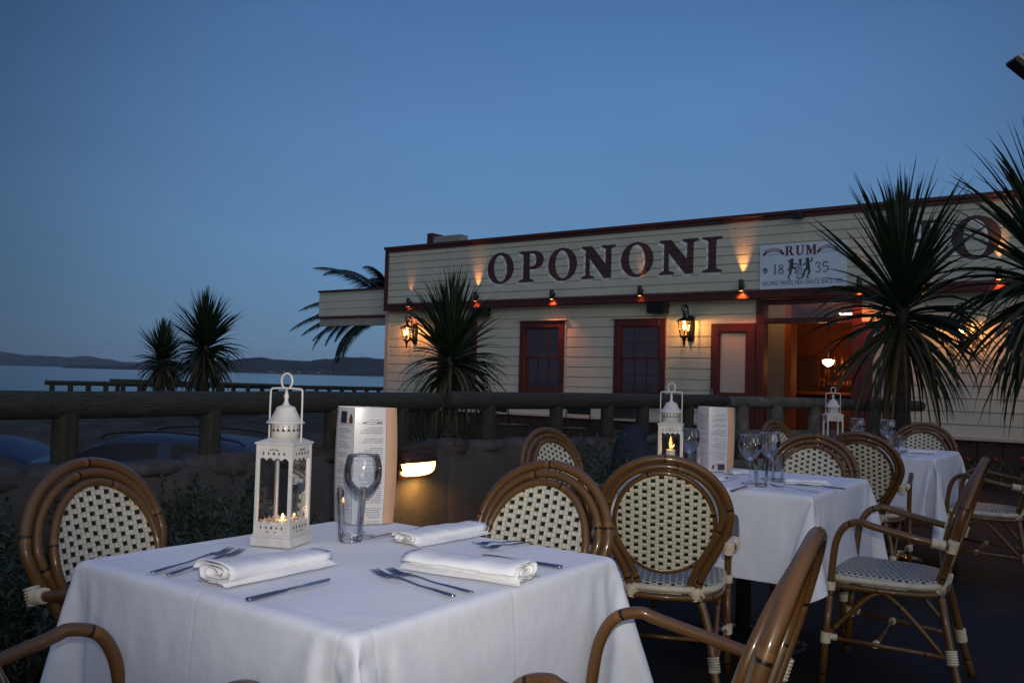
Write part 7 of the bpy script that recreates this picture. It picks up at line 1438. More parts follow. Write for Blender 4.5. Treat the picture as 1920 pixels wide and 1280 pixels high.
# sign letters
S = .56
def ell(cx, cy, rx, ry, n=36, rot=0, rev=False):
    pts = [(cx+rx*math.cos(t)*math.cos(rot)-ry*math.sin(t)*math.sin(rot), cy+rx*math.cos(t)*math.sin(rot)+ry*math.sin(t)*math.cos(rot)) for t in [2*math.pi*k/n for k in range(n)]]
    return list(reversed(pts)) if rev else pts
def arc(cx, cy, rx, ry, a0, a1, n=14): return [(cx+rx*math.cos(R(a0+(a1-a0)*k/n)), cy+ry*math.sin(R(a0+(a1-a0)*k/n))) for k in range(n+1)]
GL = {
 'I': (.52, [[(0, 0), (.52, 0), (.52, .05), (.38, .10), (.36, .2), (.36, .8), (.38, .90), (.52, .95), (.52, 1), (0, 1), (0, .95), (.14, .90), (.16, .8), (.16, .2), (.14, .10), (0, .05)]]),
 'O': (.86, [ell(.43, .5, .43, .52), ell(.43, .5, .215, .44, rot=.06)]),
 'N': (.98, [[(0, 1), (.30, 1), (.70, .42), (.70, .88), (.58, .95), (.58, 1), (.98, 1), (.98, .95), (.86, .88), (.86, 0), (.66, 0), (.24, .62), (.24, .12), (.38, .05), (.38, 0), (0, 0), (0, .05), (.12, .12), (.12, .88), (0, .95)]]),
 'P': (.78, [[(0, 0), (.48, 0), (.48, .05), (.35, .11), (.34, .42)]+arc(.46, .70, .32, .30, -90, 90)[0:]+[(0, 1), (0, .95), (.13, .89), (.14, .8), (.14, .2), (.13, .11), (0, .05)], [(.34, .50)]+arc(.43, .71, .12, .21, -90, 90)+[(.34, .92)]]),
 'H': (1.0, [[(0, 0), (.46, 0), (.46, .05), (.35, .10), (.35, .46), (.65, .46), (.65, .10), (.54, .05), (.54, 0), (1, 0), (1, .05), (.87, .10), (.87, .9), (1, .95), (1, 1), (.54, 1), (.54, .95), (.65, .9), (.65, .56), (.35, .56), (.35, .9), (.46, .95), (.46, 1), (0, 1), (0, .95), (.13, .9), (.13, .1), (0, .05)]]),
 'T': (.88, [[(.2, 0), (.68, 0), (.68, .05), (.55, .1), (.55, .92), (.72, .90), (.84, .72), (.88, .72), (.87, 1), (.01, 1), (0, .72), (.04, .72), (.16, .90), (.33, .92), (.33, .1), (.2, .05)]]),
 'U': (.9, [[(0, 1), (.42, 1), (.42, .94), (.32, .9), (.32, .35)]+[(.34, .2), (.42, .11), (.52, .10), (.62, .14), (.68, .25), (.69, .4), (.69, .88), (.58, .94), (.58, 1), (.9, 1), (.9, .94), (.79, .88), (.79, .35), (.74, .14), (.62, .02), (.45, -.02), (.26, .02), (.14, .13), (.11, .3), (.11, .9), (0, .94)]]),
 'M': (1.1, [[(0, 1), (.33, 1), (.56, .38), (.78, 1), (1.1, 1), (1.1, .94), (1.0, .9), (1.0, .1), (1.1, .06), (1.1, 0), (.68, 0), (.68, .06), (.78, .1), (.78, .72), (.52, 0), (.46, 0), (.22, .68), (.22, .12), (.33, .06), (.33, 0), (0, 0), (0, .06), (.11, .12), (.11, .9), (0, .94)]]),
 'R': (.95, [[(0, 0), (.44, 0), (.44, .06), (.34, .1), (.34, .44), (.44, .44), (.66, 0), (.95, 0), (.95, .06), (.86, .1), (.66, .48)]+arc(.48, .73, .30, .27, -50, 90)+[(0, 1), (0, .94), (.12, .9), (.12, .1), (0, .06)], [(.34, .53)]+arc(.43, .73, .12, .20, -90, 90)+[(.34, .93)]]),
 '1': (.36, [[(.02, 0), (.36, 0), (.36, .05), (.24, .08), (.24, 1), (.18, 1), (.0, .88), (.0, .84), (.13, .88), (.13, .08), (.02, .05)]]),
 '8': (.56, [ell(.28, .26, .28, .27)[:0]+[(.28+.27*math.cos(R(a)), .25+.27*math.sin(R(a))) for a in range(-250, 71, 16)]+[(.28+.22*math.cos(R(a)), .76+.24*math.sin(R(a))) for a in range(-60, 241, 16)], ell(.28, .25, .17, .19, 20), ell(.28, .77, .13, .16, 20)]),
}
def glyph(ch, name, x, z, h, y, depth, mats, parent, off_=(0, 0), sx=1.0, mi=0):
    w, loops = GL[ch]
    cu = bpy.data.curves.new('g', 'CURVE'); cu.dimensions = '2D'; cu.fill_mode = 'BOTH'; cu.extrude = depth/2
    for L in loops:
        s = cu.splines.new('POLY'); s.points.add(len(L)-1); s.use_cyclic_u = True
        for p, q in zip(s.points, L): p.co = (q[0]*h*sx, q[1]*h, 0, 1)
    ob = bpy.data.objects.new('g', cu); COL.objects.link(ob); dg = bpy.context.evaluated_depsgraph_get()
    me = bpy.data.meshes.new_from_object(ob.evaluated_get(dg)); bpy.data.objects.remove(ob)
    vs = [(x+off_[0]+v.co.x, y-v.co.z, z+off_[1]+v.co.y) for v in me.vertices]; fs = [tuple(p.vertices) for p in me.polygons]
    return vs, fs
def letters(word, name, spans, z, h, y, depth, mats, parent, shadow=None, hot=None):
    for ch, (xa, xb) in zip(word, spans):
        sx = (xb-xa)/(GL[ch][0]*h)
        b = MB()
        if shadow:
            vs, fs = glyph(ch, name, xa, z, h, y+.006, depth, mats, parent, shadow, sx); b.add(vs, fs, 1)
        vs, fs = glyph(ch, name, xa, z, h, y, depth, mats, parent, (0, 0), sx); b.add(vs, fs, 0)
        if parent is hotel or hot: hp(b, name, mats, parent)
        else: b.build(name, mats, parent)
YF = YP-.022
pxs = [(565, 695), (722, 845), (868, 1012), (1035, 1205), (1232, 1395), (1425, 1620), (1640, 1740)]
spans = [(Xp(700+a/2.667, YF), Xp(700+c/2.667, YF)) for a, c in pxs]
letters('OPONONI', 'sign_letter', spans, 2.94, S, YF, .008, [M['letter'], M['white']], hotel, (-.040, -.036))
xs_ = [(Xp(1676, YF), Xp(1754, YF)), (Xp(1783, YF), Xp(1877, YF))]; wT = (xs_[1][1]-xs_[1][0])
xs_.append((xs_[1][1]+.13, xs_[1][1]+.13+.54))
xs_.append((xs_[2][1]+.13, xs_[2][1]+.13+.30))
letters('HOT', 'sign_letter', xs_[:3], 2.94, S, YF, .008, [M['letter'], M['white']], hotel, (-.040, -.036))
# verandah on the left
v0 = at_y(600, 548, 13.3); v1x = BX0
ver = empty('verandah', (v0.x, 13.3, 0), 0, 'low weatherboard verandah canopy projecting left of the hotel', 'verandah')
def vp(mb, name, mat):
    o = mb.build(name, mat)
    for v in o.data.vertices: v.co -= ver.location
    adopt(o, ver)
vz0, vz1 = 2.42, 3.03
b = MB(); boards(b, v0.x, v1x-.01, vz0+.04, vz1-.03, .16, 13.3, (), .016); b.box(v0.x, v1x-.01, 13.302, 13.36, vz0+.04, vz1-.03); b.box(v0.x, v0.x+.05, 13.361, 17, vz0+.04, vz1-.03); vp(b, 'canopy_boards', M['board'])
b = MB(); b.bbox(v0.x-.02, v1x-.01, 13.25, 13.42, vz1-.029, vz1+.012, .004); b.bbox(v0.x-.02, v1x-.01, 13.26, 13.40, vz0, vz0+.039, .004); vp(b, 'canopy_trim', M['oxblood'])
b = MB(); b.bbox(v0.x+.02, v1x-.01, 13.30, 13.40, vz0-.17, vz0-.003, .006); vp(b, 'beam', M['soffit'])
b = MB(); b.box(v0.x, v1x-.01, 13.41, 17, vz0+.01, vz0+.035); vp(b, 'canopy_ceiling', M['soffit'])
b = MB(); b.bbox(v1x+.02, v1x+.11, 13.32, 13.40, -.05, vz0-.172, .006); b.bbox(v0.x+.1, v0.x+.2, 16.6, 16.7, -.05, vz0+.008, .006); vp(b, 'post', M['soffit'])

# ------------------------------------------------------------------ RUM sign
sx0, sx1 = Xp(1423, YP-.05), Xp(1586, YP-.05); sz1 = at_y(1423, 461, YP-.05).z; sz0 = at_y(1423, 543, YP-.05).z
sg = empty('rum_sign', (0, 0, 0), 0, 'pale blue-white RUM 1835 signboard with three dancing figures above the doorway', 'sign')
SW, SH = sx1-sx0, sz1-sz0; YS = YP-.050
b = MB(); b.bbox(sx0, sx1, YS, YS+.022, sz0, sz1, .003); b.build('panel', M['signboard'], sg)
def SP(u, v): return sx0+SW*u, sz0+SH*v
def on_sign(name, loops_or_mb, mat, layer=1):
    pass
def sword(word, u0, u1, v0, h, mat, name='lettering'):
    tot = sum(GL[c][0] for c in word)+.12*(len(word)-1); k = (u1-u0)*SW/(tot*h*SH); x, z = SP(u0, v0); b = MB()
    for c in word:
        vs, fs = glyph(c, '', x, z, h*SH, YS-.002, .002, None, None, (0, 0), k); b.add(vs, fs); x += (GL[c][0]+.12)*h*SH*k
    b.build(name, mat, sg)
sword('RUM', .30, .67, .735, .215, M['sign_red'])
sword('18', .165, .290, .335, .215, M['sign_dark'])
def ribbon(pts, w, layer, closed=False):
    # flat stroke on the sign from (u,v) points, width w in metres
    P = [Vector((SP(u, v)[0], 0, SP(u, v)[1])) for u, v in pts]; b = MB(); vs = []; ww = w if hasattr(w, '__len__') else [w]*len(P)
    for i, p in enumerate(P):
        d = (P[min(i+1, len(P)-1)]-P[max(i-1, 0)]).normalized(); n = Vector((-d.z, 0, d.x)); q = ww[i]*.42
        vs += [(p.x+n.x*q, YS-.0015*layer, p.z+n.z*q), (p.x-n.x*q, YS-.0015*layer, p.z-n.z*q)]
    b.add(vs, [(2*i, 2*i+1, 2*i+3, 2*i+2) for i in range(len(P)-1)]); return b
def join(*bs):
    o = MB()
    for b in bs: o.add(b.v, b.f)
    return o
asp = SW/SH
def crv(pts, n=6): return [(p.x, p.y) for p in crom([(a, c, 0) for a, c in pts], n)]
three = ribbon(crv([(.655, .50), (.672, .545), (.700, .545), (.707, .50), (.685, .462), (.708, .42), (.707, .36), (.685, .335), (.660, .355)]), .016, 1)
five = join(ribbon([(.745, .548), (.800, .548)], .02, 1), ribbon(crv([(.748, .548), (.745, .455), (.780, .470), (.800, .43), (.792, .365), (.770, .338), (.742, .355)]), .016, 2))
join(three, five).build('lettering', M['sign_dark'], sg)
# scroll banners
for cx in (.165, .80):
    bn = ribbon([(cx-.10+.20*k/12, .835+.055*math.sin(math.pi*k/12)) for k in range(13)], .058, 1)
    bn.build('banner', M['sign_mid'], sg)
    t = join(ribbon([(cx-.125, .775), (cx-.105, .80), (cx-.085, .85)], .045, 2), ribbon([(cx+.125, .775), (cx+.105, .80), (cx+.085, .85)], .045, 2)); t.build('banner_tail', M['sign_red'], sg)
    for k in range(9):
        a = k/9; u = cx-.075+.15*a; v = .835+.055*math.sin(math.pi*(u-(cx-.10))/.20)
        if k == 0: q = ribbon([(u, v-.02), (u, v+.02)], .012, 3)
        else: q = join(q, ribbon([(u, v-.02), (u, v+.02)], .012, 3))
    q.build('lettering', M['signboard'], sg)
    ribbon([(cx-.07, .775), (cx+.07, .785)], .006, 1).build('rule', M['sign_dark'], sg)
e = join(ribbon([(.04, .44), (.06, .47), (.09, .45)], .03, 1), ribbon([(.045, .40), (.07, .42), (.10, .41)], .02, 2), ribbon([(.05, .37), (.09, .38)], .015, 3)); e.build('emblem', M['sign_dark'], sg)
# dancing figures
def disc(u, v, r, layer, ry=None):
    x, z = SP(u, v); b = MB(); n = 14; ry = ry or r
    b.add([(x+r*math.cos(2*math.pi*k/n), YS-.0015*layer, z+ry*math.sin(2*math.pi*k/n)) for k in range(n)], [tuple(range(n))]); return b
L1 = join(disc(.385, .625, .028, 2), ribbon([(.385, .60), (.378, .52), (.375, .44)], [.05, .07, .085], 1), ribbon([(.37, .56), (.35, .60), (.355, .65)], .022, 3), ribbon([(.40, .55), (.43, .53), (.45, .56)], .02, 4),
          ribbon([(.385, .45), (.430, .46), (.440, .38), (.425, .33)], [.04, .035, .024, .02], 5), ribbon([(.372, .44), (.375, .36), (.350, .27), (.352, .22), (.372, .215)], [.045, .035, .025, .02, .02], 6))
L1.build('figure', M['sign_dark'], sg)
ribbon([(.365, .50), (.35, .42), (.345, .38)], [.03, .045, .02], 7).build('figure_coat', M['sign_mid'], sg)
L2 = join(disc(.483, .62, .022, 2), ribbon([(.483, .595), (.480, .50)], [.03, .045], 1), ribbon([(.462, .53), (.448, .48), (.462, .46)], .014, 3), ribbon([(.50, .53), (.52, .50)], .014, 4), ribbon([(.470, .49), (.455, .30), (.445, .235)], .012, 5), ribbon([(.495, .49), (.510, .30), (.520, .235)], .012, 6), ribbon([(.445, .235), (.480, .215), (.520, .235)], .016, 7), ribbon([(.483, .46), (.485, .25)], .007, 8))
L2.build('figure', M['sign_dark'], sg)
L3 = join(disc(.565, .63, .027, 2), ribbon([(.567, .60), (.570, .52), (.572, .44)], [.04, .065, .075], 1), ribbon([(.585, .58), (.612, .58), (.618, .66)], .022, 3), ribbon([(.552, .57), (.530, .52), (.525, .50)], .02, 4),
          ribbon([(.562, .44), (.535, .38), (.525, .28), (.510, .235), (.500, .23)], [.045, .035, .026, .02, .02], 5), ribbon([(.580, .44), (.592, .36), (.572, .28), (.566, .225), (.585, .21)], [.045, .035, .025, .02, .02], 6))
L3.build('figure', M['sign_dark'], sg)
def text(s, x, z, size, y, mat, parent, width=None, name='lettering'):
    cu = bpy.data.curves.new('t', 'FONT'); cu.body = s; cu.size = size; cu.offset = .0
    ob = bpy.data.objects.new('t', cu); COL.objects.link(ob); dg = bpy.context.evaluated_depsgraph_get(); me = bpy.data.meshes.new_from_object(ob.evaluated_get(dg)); bpy.data.objects.remove(ob)
    w = max(v.co.x for v in me.vertices); k = (width/w) if width else 1
    b = MB(); b.add([(x+v.co.x*k, y, z+v.co.y) for v in me.vertices], [tuple(p.vertices) for p in me.polygons]); b.build(name, mat, parent)
xx, zz = SP(.035, .085); text('HELPING WHITE MEN DANCE SINCE 1835', xx, zz, .125*SH*1.15, YS-.0015, M['sign_dark'], sg, SW*.93)

# ------------------------------------------------------------------ wall lanterns, spots, speakers
def make_sconce():
    t = empty('wall_lantern', (0, 0, 0), 0, 'x', 'wall lantern', 'lit iron wall lanterns on the hotel front')
    ir = M['iron']; yo = -.19                      # lantern hangs .19 in front of the wall
    b = MB(); b.lathe([(.0, -.155), (.03, -.15), (.045, -.11), (.047, .11), (.03, .15), (0, .155)], (0, -.012, -.02), 16); b.build('back_plate', ir, t)
    b = MB(); b.tube(crom([(0, -.03, -.11), (0, -.09, -.12), (0, -.105, -.02), (0, -.09, .10), (0, -.10, .19), (0, -.15, .235), (0, yo, .22), (0, yo-.03, .17), (0, yo, .135)], 6), .009, 8)
    b.tube([(.042*math.cos(a), yo, .205+.042*math.sin(a)) for a in [2*math.pi*k/20 for k in range(20)]], .007, 8, True)
    b.build('bracket', ir, t)
    b = MB(); b.lathe([(.0, .151), (.012, .150), (.03, .145), (.035, .138), (.015, .132), (.02, .105), (.05, .085), (.105, .062), (.108, .052), (.085, .050)], (0, yo, 0), 6, smooth=False)
    b.build('cap', ir, t); b = MB()
    b.lathe([(.052, -.115), (.060, -.122), (.045, -.135), (.022, -.145), (.028, -.16), (.012, -.185), (.016, -.20), (.004, -.245), (0, -.25)], (0, yo, 0), 12)
    b.build('finial', ir, t)
    b = MB()
    for k in range(6):
        a = 2*math.pi*k/6; b.tube([(.085*math.cos(a), yo+.085*math.sin(a), .052), (.052*math.cos(a), yo+.052*math.sin(a), -.118)], .0045, 6)
    b.build('cage', ir, t)
    b = MB(); b.lathe([(.080, .050), (.048, -.116)], (0, yo, 0), 6, smooth=False)
    b.f = b.f[:6]; b.m = b.m[:6]; b.sm = b.sm[:6]; b.uv = b.uv[:6]; b.build('lantern_glass', M['lampglass_amber'], t)
    b = MB(); b.lathe([(.010, -.09), (.010, -.045)], (0, yo, 0), 10); b.build('lamp_holder', ir, t)
    b = MB(); b.lathe([(0, -.045), (.014, -.03), (.020, -.008), (.012, .018), (0, .03)], (0, yo, 0), 12); b.build('bulb', M['bulb'], t)
    return t
SCP = 11
def sconce_light(t):
    ld = bpy.data.lights.new('sconce_light', 'POINT'); ld.energy = SCP; ld.color = (1, .40, .11); ld.shadow_soft_size = .012
    lo = bpy.data.objects.new('sconce_light', ld); COL.objects.link(lo); lo.parent = t; lo.location = (0, -.19, .035)
s0 = make_sconce(); s0.scale = (1.35, 1.35, 1.35)
scs = [(764, 622, 'lit iron wall lantern at the left corner of the hotel beside the cabbage tree'), (1284, 611, 'lit iron wall lantern between the third window and the doorway'), (1803, 616, 'lit iron wall lantern right of the doorway, between the two big cabbage trees')]
for k, (u, v, lab) in enumerate(scs):
    p = at_y(u, v, YL-.26); loc = (p.x, YL-.018, p.z)
    if k == 0: s0.location = loc; s0['label'] = lab; c = s0
    else: c = clone(s0, loc, 0, lab)
    sconce_light(c)
def make_spot():
    t = empty('wall_spotlight', (0, 0, 0), 0, 'x', 'spotlight', 'small black up-and-down spotlights along the fascia')
    b = MB(); b.lathe([(.034, -.085), (.036, -.083), (.036, .083), (.034, .085)], (0, -.065, 0), 16); b.build('lamp_body', M['black'], t)
    b = MB(); b.box(-.025, .025, -.03, .03, -.03, .03); b.build('bracket', M['black'], t)
    b = MB(); b.lathe([(.026, -.0865), (.0, -.0866)], (0, -.065, 0), 14); b.build('lens', M['spot_glow'], t)
    return t
sp0 = make_spot(); first = True
spots = [(767, 567, 6, 8, 'first black spotlight from the left end of the fascia, above the corner lantern'), (893, 556, 22, 4, 'black spotlight behind the middle cabbage tree leaves, left of the letter O'),
         (1036, 552, 1.0, 12, 'black spotlight under the letters between P and O, glowing only downwards'), (1201, 545, 5, .6, 'black spotlight under the second N of the big letters'),
         (1391, 535, 34, 12, 'black spotlight left of the RUM sign with the brightest upward beam'), (1612, 533, 2, 12, 'black spotlight right of the RUM sign, partly behind leaves'), (1873, 512, 20, 5, 'black spotlight under the last visible letter O at right')]
for u, v, up, dn, lab in spots:
    p = at_y(u, v, YP-.07); loc = (p.x, YP-.035, p.z)
    if first: sp0.location = loc; sp0['label'] = lab; c = sp0; first = False
    else: c = clone(sp0, loc, 0, lab)
    for nm, pw_, rx, z in (('uplight', up, R(180-7), .086), ('downlight', dn*3, R(16), -.092)):
        ld = bpy.data.lights.new(nm, 'SPOT'); ld.energy = pw_*(1.9 if nm == 'uplight' else 1.0); ld.color = (1, .36, .09) if nm == 'uplight' else (1, .22, .04); ld.spot_size = R(45 if nm == 'uplight' else 105); ld.spot_blend = 1.0; ld.shadow_soft_size = .02
        lo = bpy.data.objects.new(nm, ld); COL.objects.link(lo); lo.parent = c; lo.location = (0, -.052 if nm == 'uplight' else -.065, z); lo.rotation_euler = (rx, 0, 0)
# small dark fixture near the top of the parapet
p = at_y(1498, 407, YP-.08)
t = empty('parapet_lamp', (p.x, YP, p.z), 0, 'small unlit black fixture just under the cornice above the RUM sign', 'lamp')
b = MB(); b.box(-.02, .02, -.12, -.015, -.02, .02); b.build('bracket', M['black'], t)
b = MB(); b.bbox(-.075, .075, -.20, -.10, -.04, .035, .01); b.lathe([(.05, -.01), (.06, .02)], (.0, -.15, .036), 12); b.build('lamp_head', M['black'], t)
for u, v, lab in ((1233, 578, 'black loudspeaker under the fascia between third window and wall lantern'), (901, 585, 'black loudspeaker under the fascia behind the middle cabbage tree')):
    p = at_y(u, v, YL-.15); t = empty('loudspeaker', (p.x, YL-.02, p.z), 0, lab, 'loudspeaker', 'black loudspeakers under the fascia')
    b = MB(); b.prism([(-.15, -.085), (.15, -.085), (.165, .085), (-.165, .085)], -.22, -.03); b.build('cabinet', M['black'], t)
    b = MB(); b.box(-.13, .13, -.228, -.221, -.065, .065); b.build('grille', M['iron'], t)
    b = MB(); b.box(-.02, .02, -.0295, .0, -.03, .03); b.build('bracket', M['iron'], t)
# pendant inside
p = at_y(1553, 678, 16.0)
t = empty('pendant_lamp', (p.x, 16.0, p.z), 0, 'glowing white bowl pendant lamp seen through the open doorway', 'pendant lamp')
b = MB(); b.lathe([(0, -.085), (.04, -.075), (.085, -.035), (.10, .01), (.10, .03), (.02, .045), (0, .05)], seg=24); b.build('shade', M['pendant'], t)
b = MB(); b.tube([(0, 0, .05), (0, 0, 2.74-p.z)], .006, 6); b.build('rod', M['iron'], t)
def plight(loc, e, c, r=.1):
    ld = bpy.data.lights.new('interior_light', 'POINT'); ld.energy = e; ld.color = c; ld.shadow_soft_size = r
    lo = bpy.data.objects.new('interior_light', ld); COL.objects.link(lo); lo.location = loc; return lo
plight((p.x, 16.0, p.z-.2), 15, (1, .38, .11)); plight((p.x+.25, 17.6, p.z+.1), 10, (1, .5, .18), .05)
pi = at_y(1450, 600, 14.2); plight((pi.x, 14.1, 2.45), 3, (1, .45, .15), .05)
# interior strip lamp reflected near the transom
p = at_y(1588, 588, 15.2); t = empty('ceiling_lamp', p, 0, 'bright strip lamp seen through the transom glass over the doorway', 'ceiling lamp')
b = MB(); b.bbox(-.12, .12, -.03, .03, -.018, .012, .004); b.build('tube', M['pendant'], t); b = MB(); b.box(-.13, .13, -.035, .035, .013, .03); b.build('lamp_body', M['iron'], t)
b = MB(); b.tube([(0, 0, .03), (0, 0, 2.74-p.z)], .004, 6); b.build('rod', M['iron'], t)
# ------------------------------------------------------------------ cabbage trees
def cordyline(loc, cz, rad, n, seed, label, name='cabbage_tree', tr=.09, lean=(0, 0), up_bias=.4, dry=.12, lw=.030, skirt=.3, nseg=7):
    rr = random.Random(seed); t = empty(name, loc, 0, label, 'cabbage tree', 'cabbage trees')
    H = cz-loc[2]; lv = MB(); dl = MB()
    b = MB(); P = [(lean[0]*(k/8)**2, lean[1]*(k/8)**2, H*k/8*1.02) for k in range(9)]
    rads = [tr*(1.25-.5*k/8)*(1+.08*math.sin(k*2.7)) for k in range(9)]
    b.tube(P, rads, 12); b.build('trunk', M['bark'], t)
    for i in range(n):
        q = (i+.5)/n; fu_ = .54
        if q < fu_: el = R(89-54*(q/fu_)**1.25)          # stiff upright sword leaves
        else: el = R(30-88*((q-fu_)/(1-fu_))**.8*min(1, skirt*1.3))
        el += R(rr.uniform(-8, 8)); az = rr.uniform(0, 2*math.pi); az += .22*math.sin(5*az+seed)
        L = rad*rr.uniform(.80, 1.10)*(1.0 if el > R(45) else .88)
        droop = (.15+.45*rr.random()**1.5) if el > R(35) else (.45+.9*rr.random())
        o = Vector((lean[0], lean[1], H+rad*(.16-.42*q)))
        e_ = el; p = o.copy(); pts = [p.copy()]; st = L/nseg
        d = Vector((math.cos(az), math.sin(az), 0))
        for k in range(nseg):
            p = p+(d*math.cos(e_)+Vector((0, 0, math.sin(e_))))*st; pts.append(p.copy())
            e_ -= droop*(.10+.20*(k/nseg)**1.2)*math.cos(max(-1.4, min(1.4, e_)))**.7*1.25
            e_ = max(e_, R(-86))
        side = Vector((-math.sin(az), math.cos(az), 0)); w0 = lw*rr.uniform(.6, 1.15)
        tw = rr.uniform(-.9, .9)
        vs = []; m = len(pts)
        for k, q_ in enumerate(pts):
            s = k/(m-1); w = w0*(.55+.45*min(1, s*5))*(1-s**2.2)*.5+.0012
            T = (pts[min(k+1, m-1)]-pts[max(k-1, 0)]).normalized(); sd = (Quaternion(T, tw) @ side); nn = T.cross(sd)
            vs += [q_+sd*w+nn*w*.35, q_-nn*w*.2, q_-sd*w+nn*w*.35]
        fs = []
        for k in range(m-1): fs += [(3*k, 3*k+1, 3*k+4, 3*k+3), (3*k+1, 3*k+2, 3*k+5, 3*k+4)]
        tgt = dl if (el < R(-5) and rr.random() < dry*3.2) or rr.random() < dry*.1 else lv
        tgt.add(vs, fs, 0, None, True)
    lv.build('crown', M['leaf'], t)
    if dl.v: dl.build('dry_leaves', M['leaf_dry'], t)
    return t
def gz(u, v, D, ground): p = at_d(u, v, D); return (p.x, p.y, ground), p.z
l, z = gz(846, 668, 10.8, 0); cordyline(l, z, .93, 330, 11, 'cabbage tree behind the rail in front of the first window', tr=.085, lw=.044, skirt=.9)
l, z = gz(1692, 572, 8.9, 0); cordyline(l, z, 1.27, 285, 12, 'big cabbage tree in front of the doorway and RUM sign', tr=.085, lw=.052, skirt=1.0, dry=.16)
l, z = gz(1975, 520, 7.6, 0); cordyline(l, z, 1.28, 330, 13, 'cabbage tree cut off by the right edge of the picture', tr=.10, lw=.056, skirt=1.0, lean=(-.0, .0))
l, z = gz(384, 650, 22, 0); cordyline(l, z, 1.30, 460, 14, 'taller of the two distant cabbage trees at left against the water', tr=.13, lw=.062, skirt=.9)
l, z = gz(304, 674, 26, 0); cordyline(l, z, 1.08, 380, 15, 'shorter distant cabbage tree, left of the taller one', tr=.12, lw=.058, skirt=.9)
# phoenix palm behind the hotel corner
pc = at_d(742, 588, 30)
ph = empty('date_palm', (pc.x, pc.y, 0), 0, 'feathery date palm behind the hotel corner, fronds hanging under the verandah', 'palm tree')
b = MB(); b.tube([(0, 0, -.2), (0, 0, pc.z*.5), (0, 0, pc.z+.1)], [.34, .30, .36], 14); b.build('trunk', M['bark'], ph)
rr = random.Random(21); fm = MB(); wdir = math.pi+YAW   # world azimuth of image-left
for i in range(46):
    az = 2*math.pi*i*.381966 if i > 9 else wdir+R(-60+14*i); el = R(rr.uniform(-15, 75)) if i > 9 else R((46, 34, 22, 16, 10, 5, 0, 18, 38, 8)[i])
    L = rr.uniform(2.7, 3.5)*(1.15 if i < 10 else 1); p = Vector((0, 0, pc.z)); d = Vector((math.cos(az), math.sin(az), 0)); side = Vector((-math.sin(az), math.cos(az), 0)); ns = 16; pts = []
    e_ = el
    for k in range(ns+1):
        pts.append(p.copy()); p = p+(d*math.cos(e_)+Vector((0, 0, math.sin(e_))))*(L/ns); e_ -= R(2.6+.38*k)*(.62 if i < 10 else 1)
    fm.tube(pts, [.03*(1-.8*k/ns) for k in range(ns+1)], 5)
    for k in range(2, ns):
        for h in range(4):
            q = pts[k].lerp(pts[min(k+1, ns)], h/4); T = (pts[min(k+1, ns)]-pts[k-1]).normalized(); ll = .46*math.sin(math.pi*min(.98, (k+h/4)/ns*.85+.15))**.6
            for s in (-1, 1):
                tip = q+side*s*ll*.75+T*ll*.55+Vector((0, 0, -.55*ll+rr.uniform(-.04, .04))); w = T*.034
                fm.add([q-w, q+w, tip], [(0, 1, 2)], 0, None, True)
fm.build('crown', M['leaf'], ph)
# ------------------------------------------------------------------ shrubs
def shrub(loc, w, h, n, seed, label, leaf=.034):
    rr = random.Random(seed); t = empty('shrub', loc, 0, label, 'shrub', 'bushy shrubs along the wall'); st = MB(); lf_ = MB()
    for i in range(n):
        a = rr.uniform(0, 2*math.pi); r = w*math.sqrt(rr.random())*.5; x, y = r*math.cos(a), r*math.sin(a); H = h*rr.uniform(.6, 1.08)*(1-.35*(2*r/w)**2)
        lx, ly = x*.5+rr.uniform(-.06, .06), y*.5+rr.uniform(-.06, .06)
        pts = [Vector((x*.45+lx*s*s+x*.55*s, y*.45+ly*s*s+y*.55*s, H*s)) for s in (0, .33, .66, 1)]
        st.tube(pts, [.004, .003, .002, .001], 4, caps=False)
        m = int(H/.0095)
        for k in range(m):
            s = .12+.88*k/m; j = min(2, int(s*3)); q = pts[j].lerp(pts[j+1], s*3-j); b_ = rr.uniform(0, 6.28); up = rr.uniform(.2, 1.0); ll = leaf*rr.uniform(.7, 1.5)
            d = Vector((math.cos(b_), math.sin(b_), up)).normalized(); sd = d.cross(Vector((0, 0, 1))).normalized()*ll*.20
            lf_.add([q, q+d*ll*.5+sd, q+d*ll, q+d*ll*.5-sd], [(0, 1, 2, 3)])
    st.build('stems', M['stem'], t); lf_.build('foliage', M['shrub'], t); return t
p = at_x(375, 1000, WX+.42); shrub((p.x, p.y, 0), .95, .70, 190, 31, 'dark green lavender-like shrub against the wall between left chair and lantern')
p = at_x(30, 1000, WX+.5); shrub((p.x, p.y, 0), 1.1, .66, 190, 32, 'dark shrub against the wall at the left edge of the picture')
p = at_d(1100, 850, 5.9); shrub((p.x, p.y, 0), .70, .84, 150, 33, 'green shrub behind the small dark chair back, under the rail')
for k, (u, v) in enumerate(((960, 790), (1020, 796))):
    pass
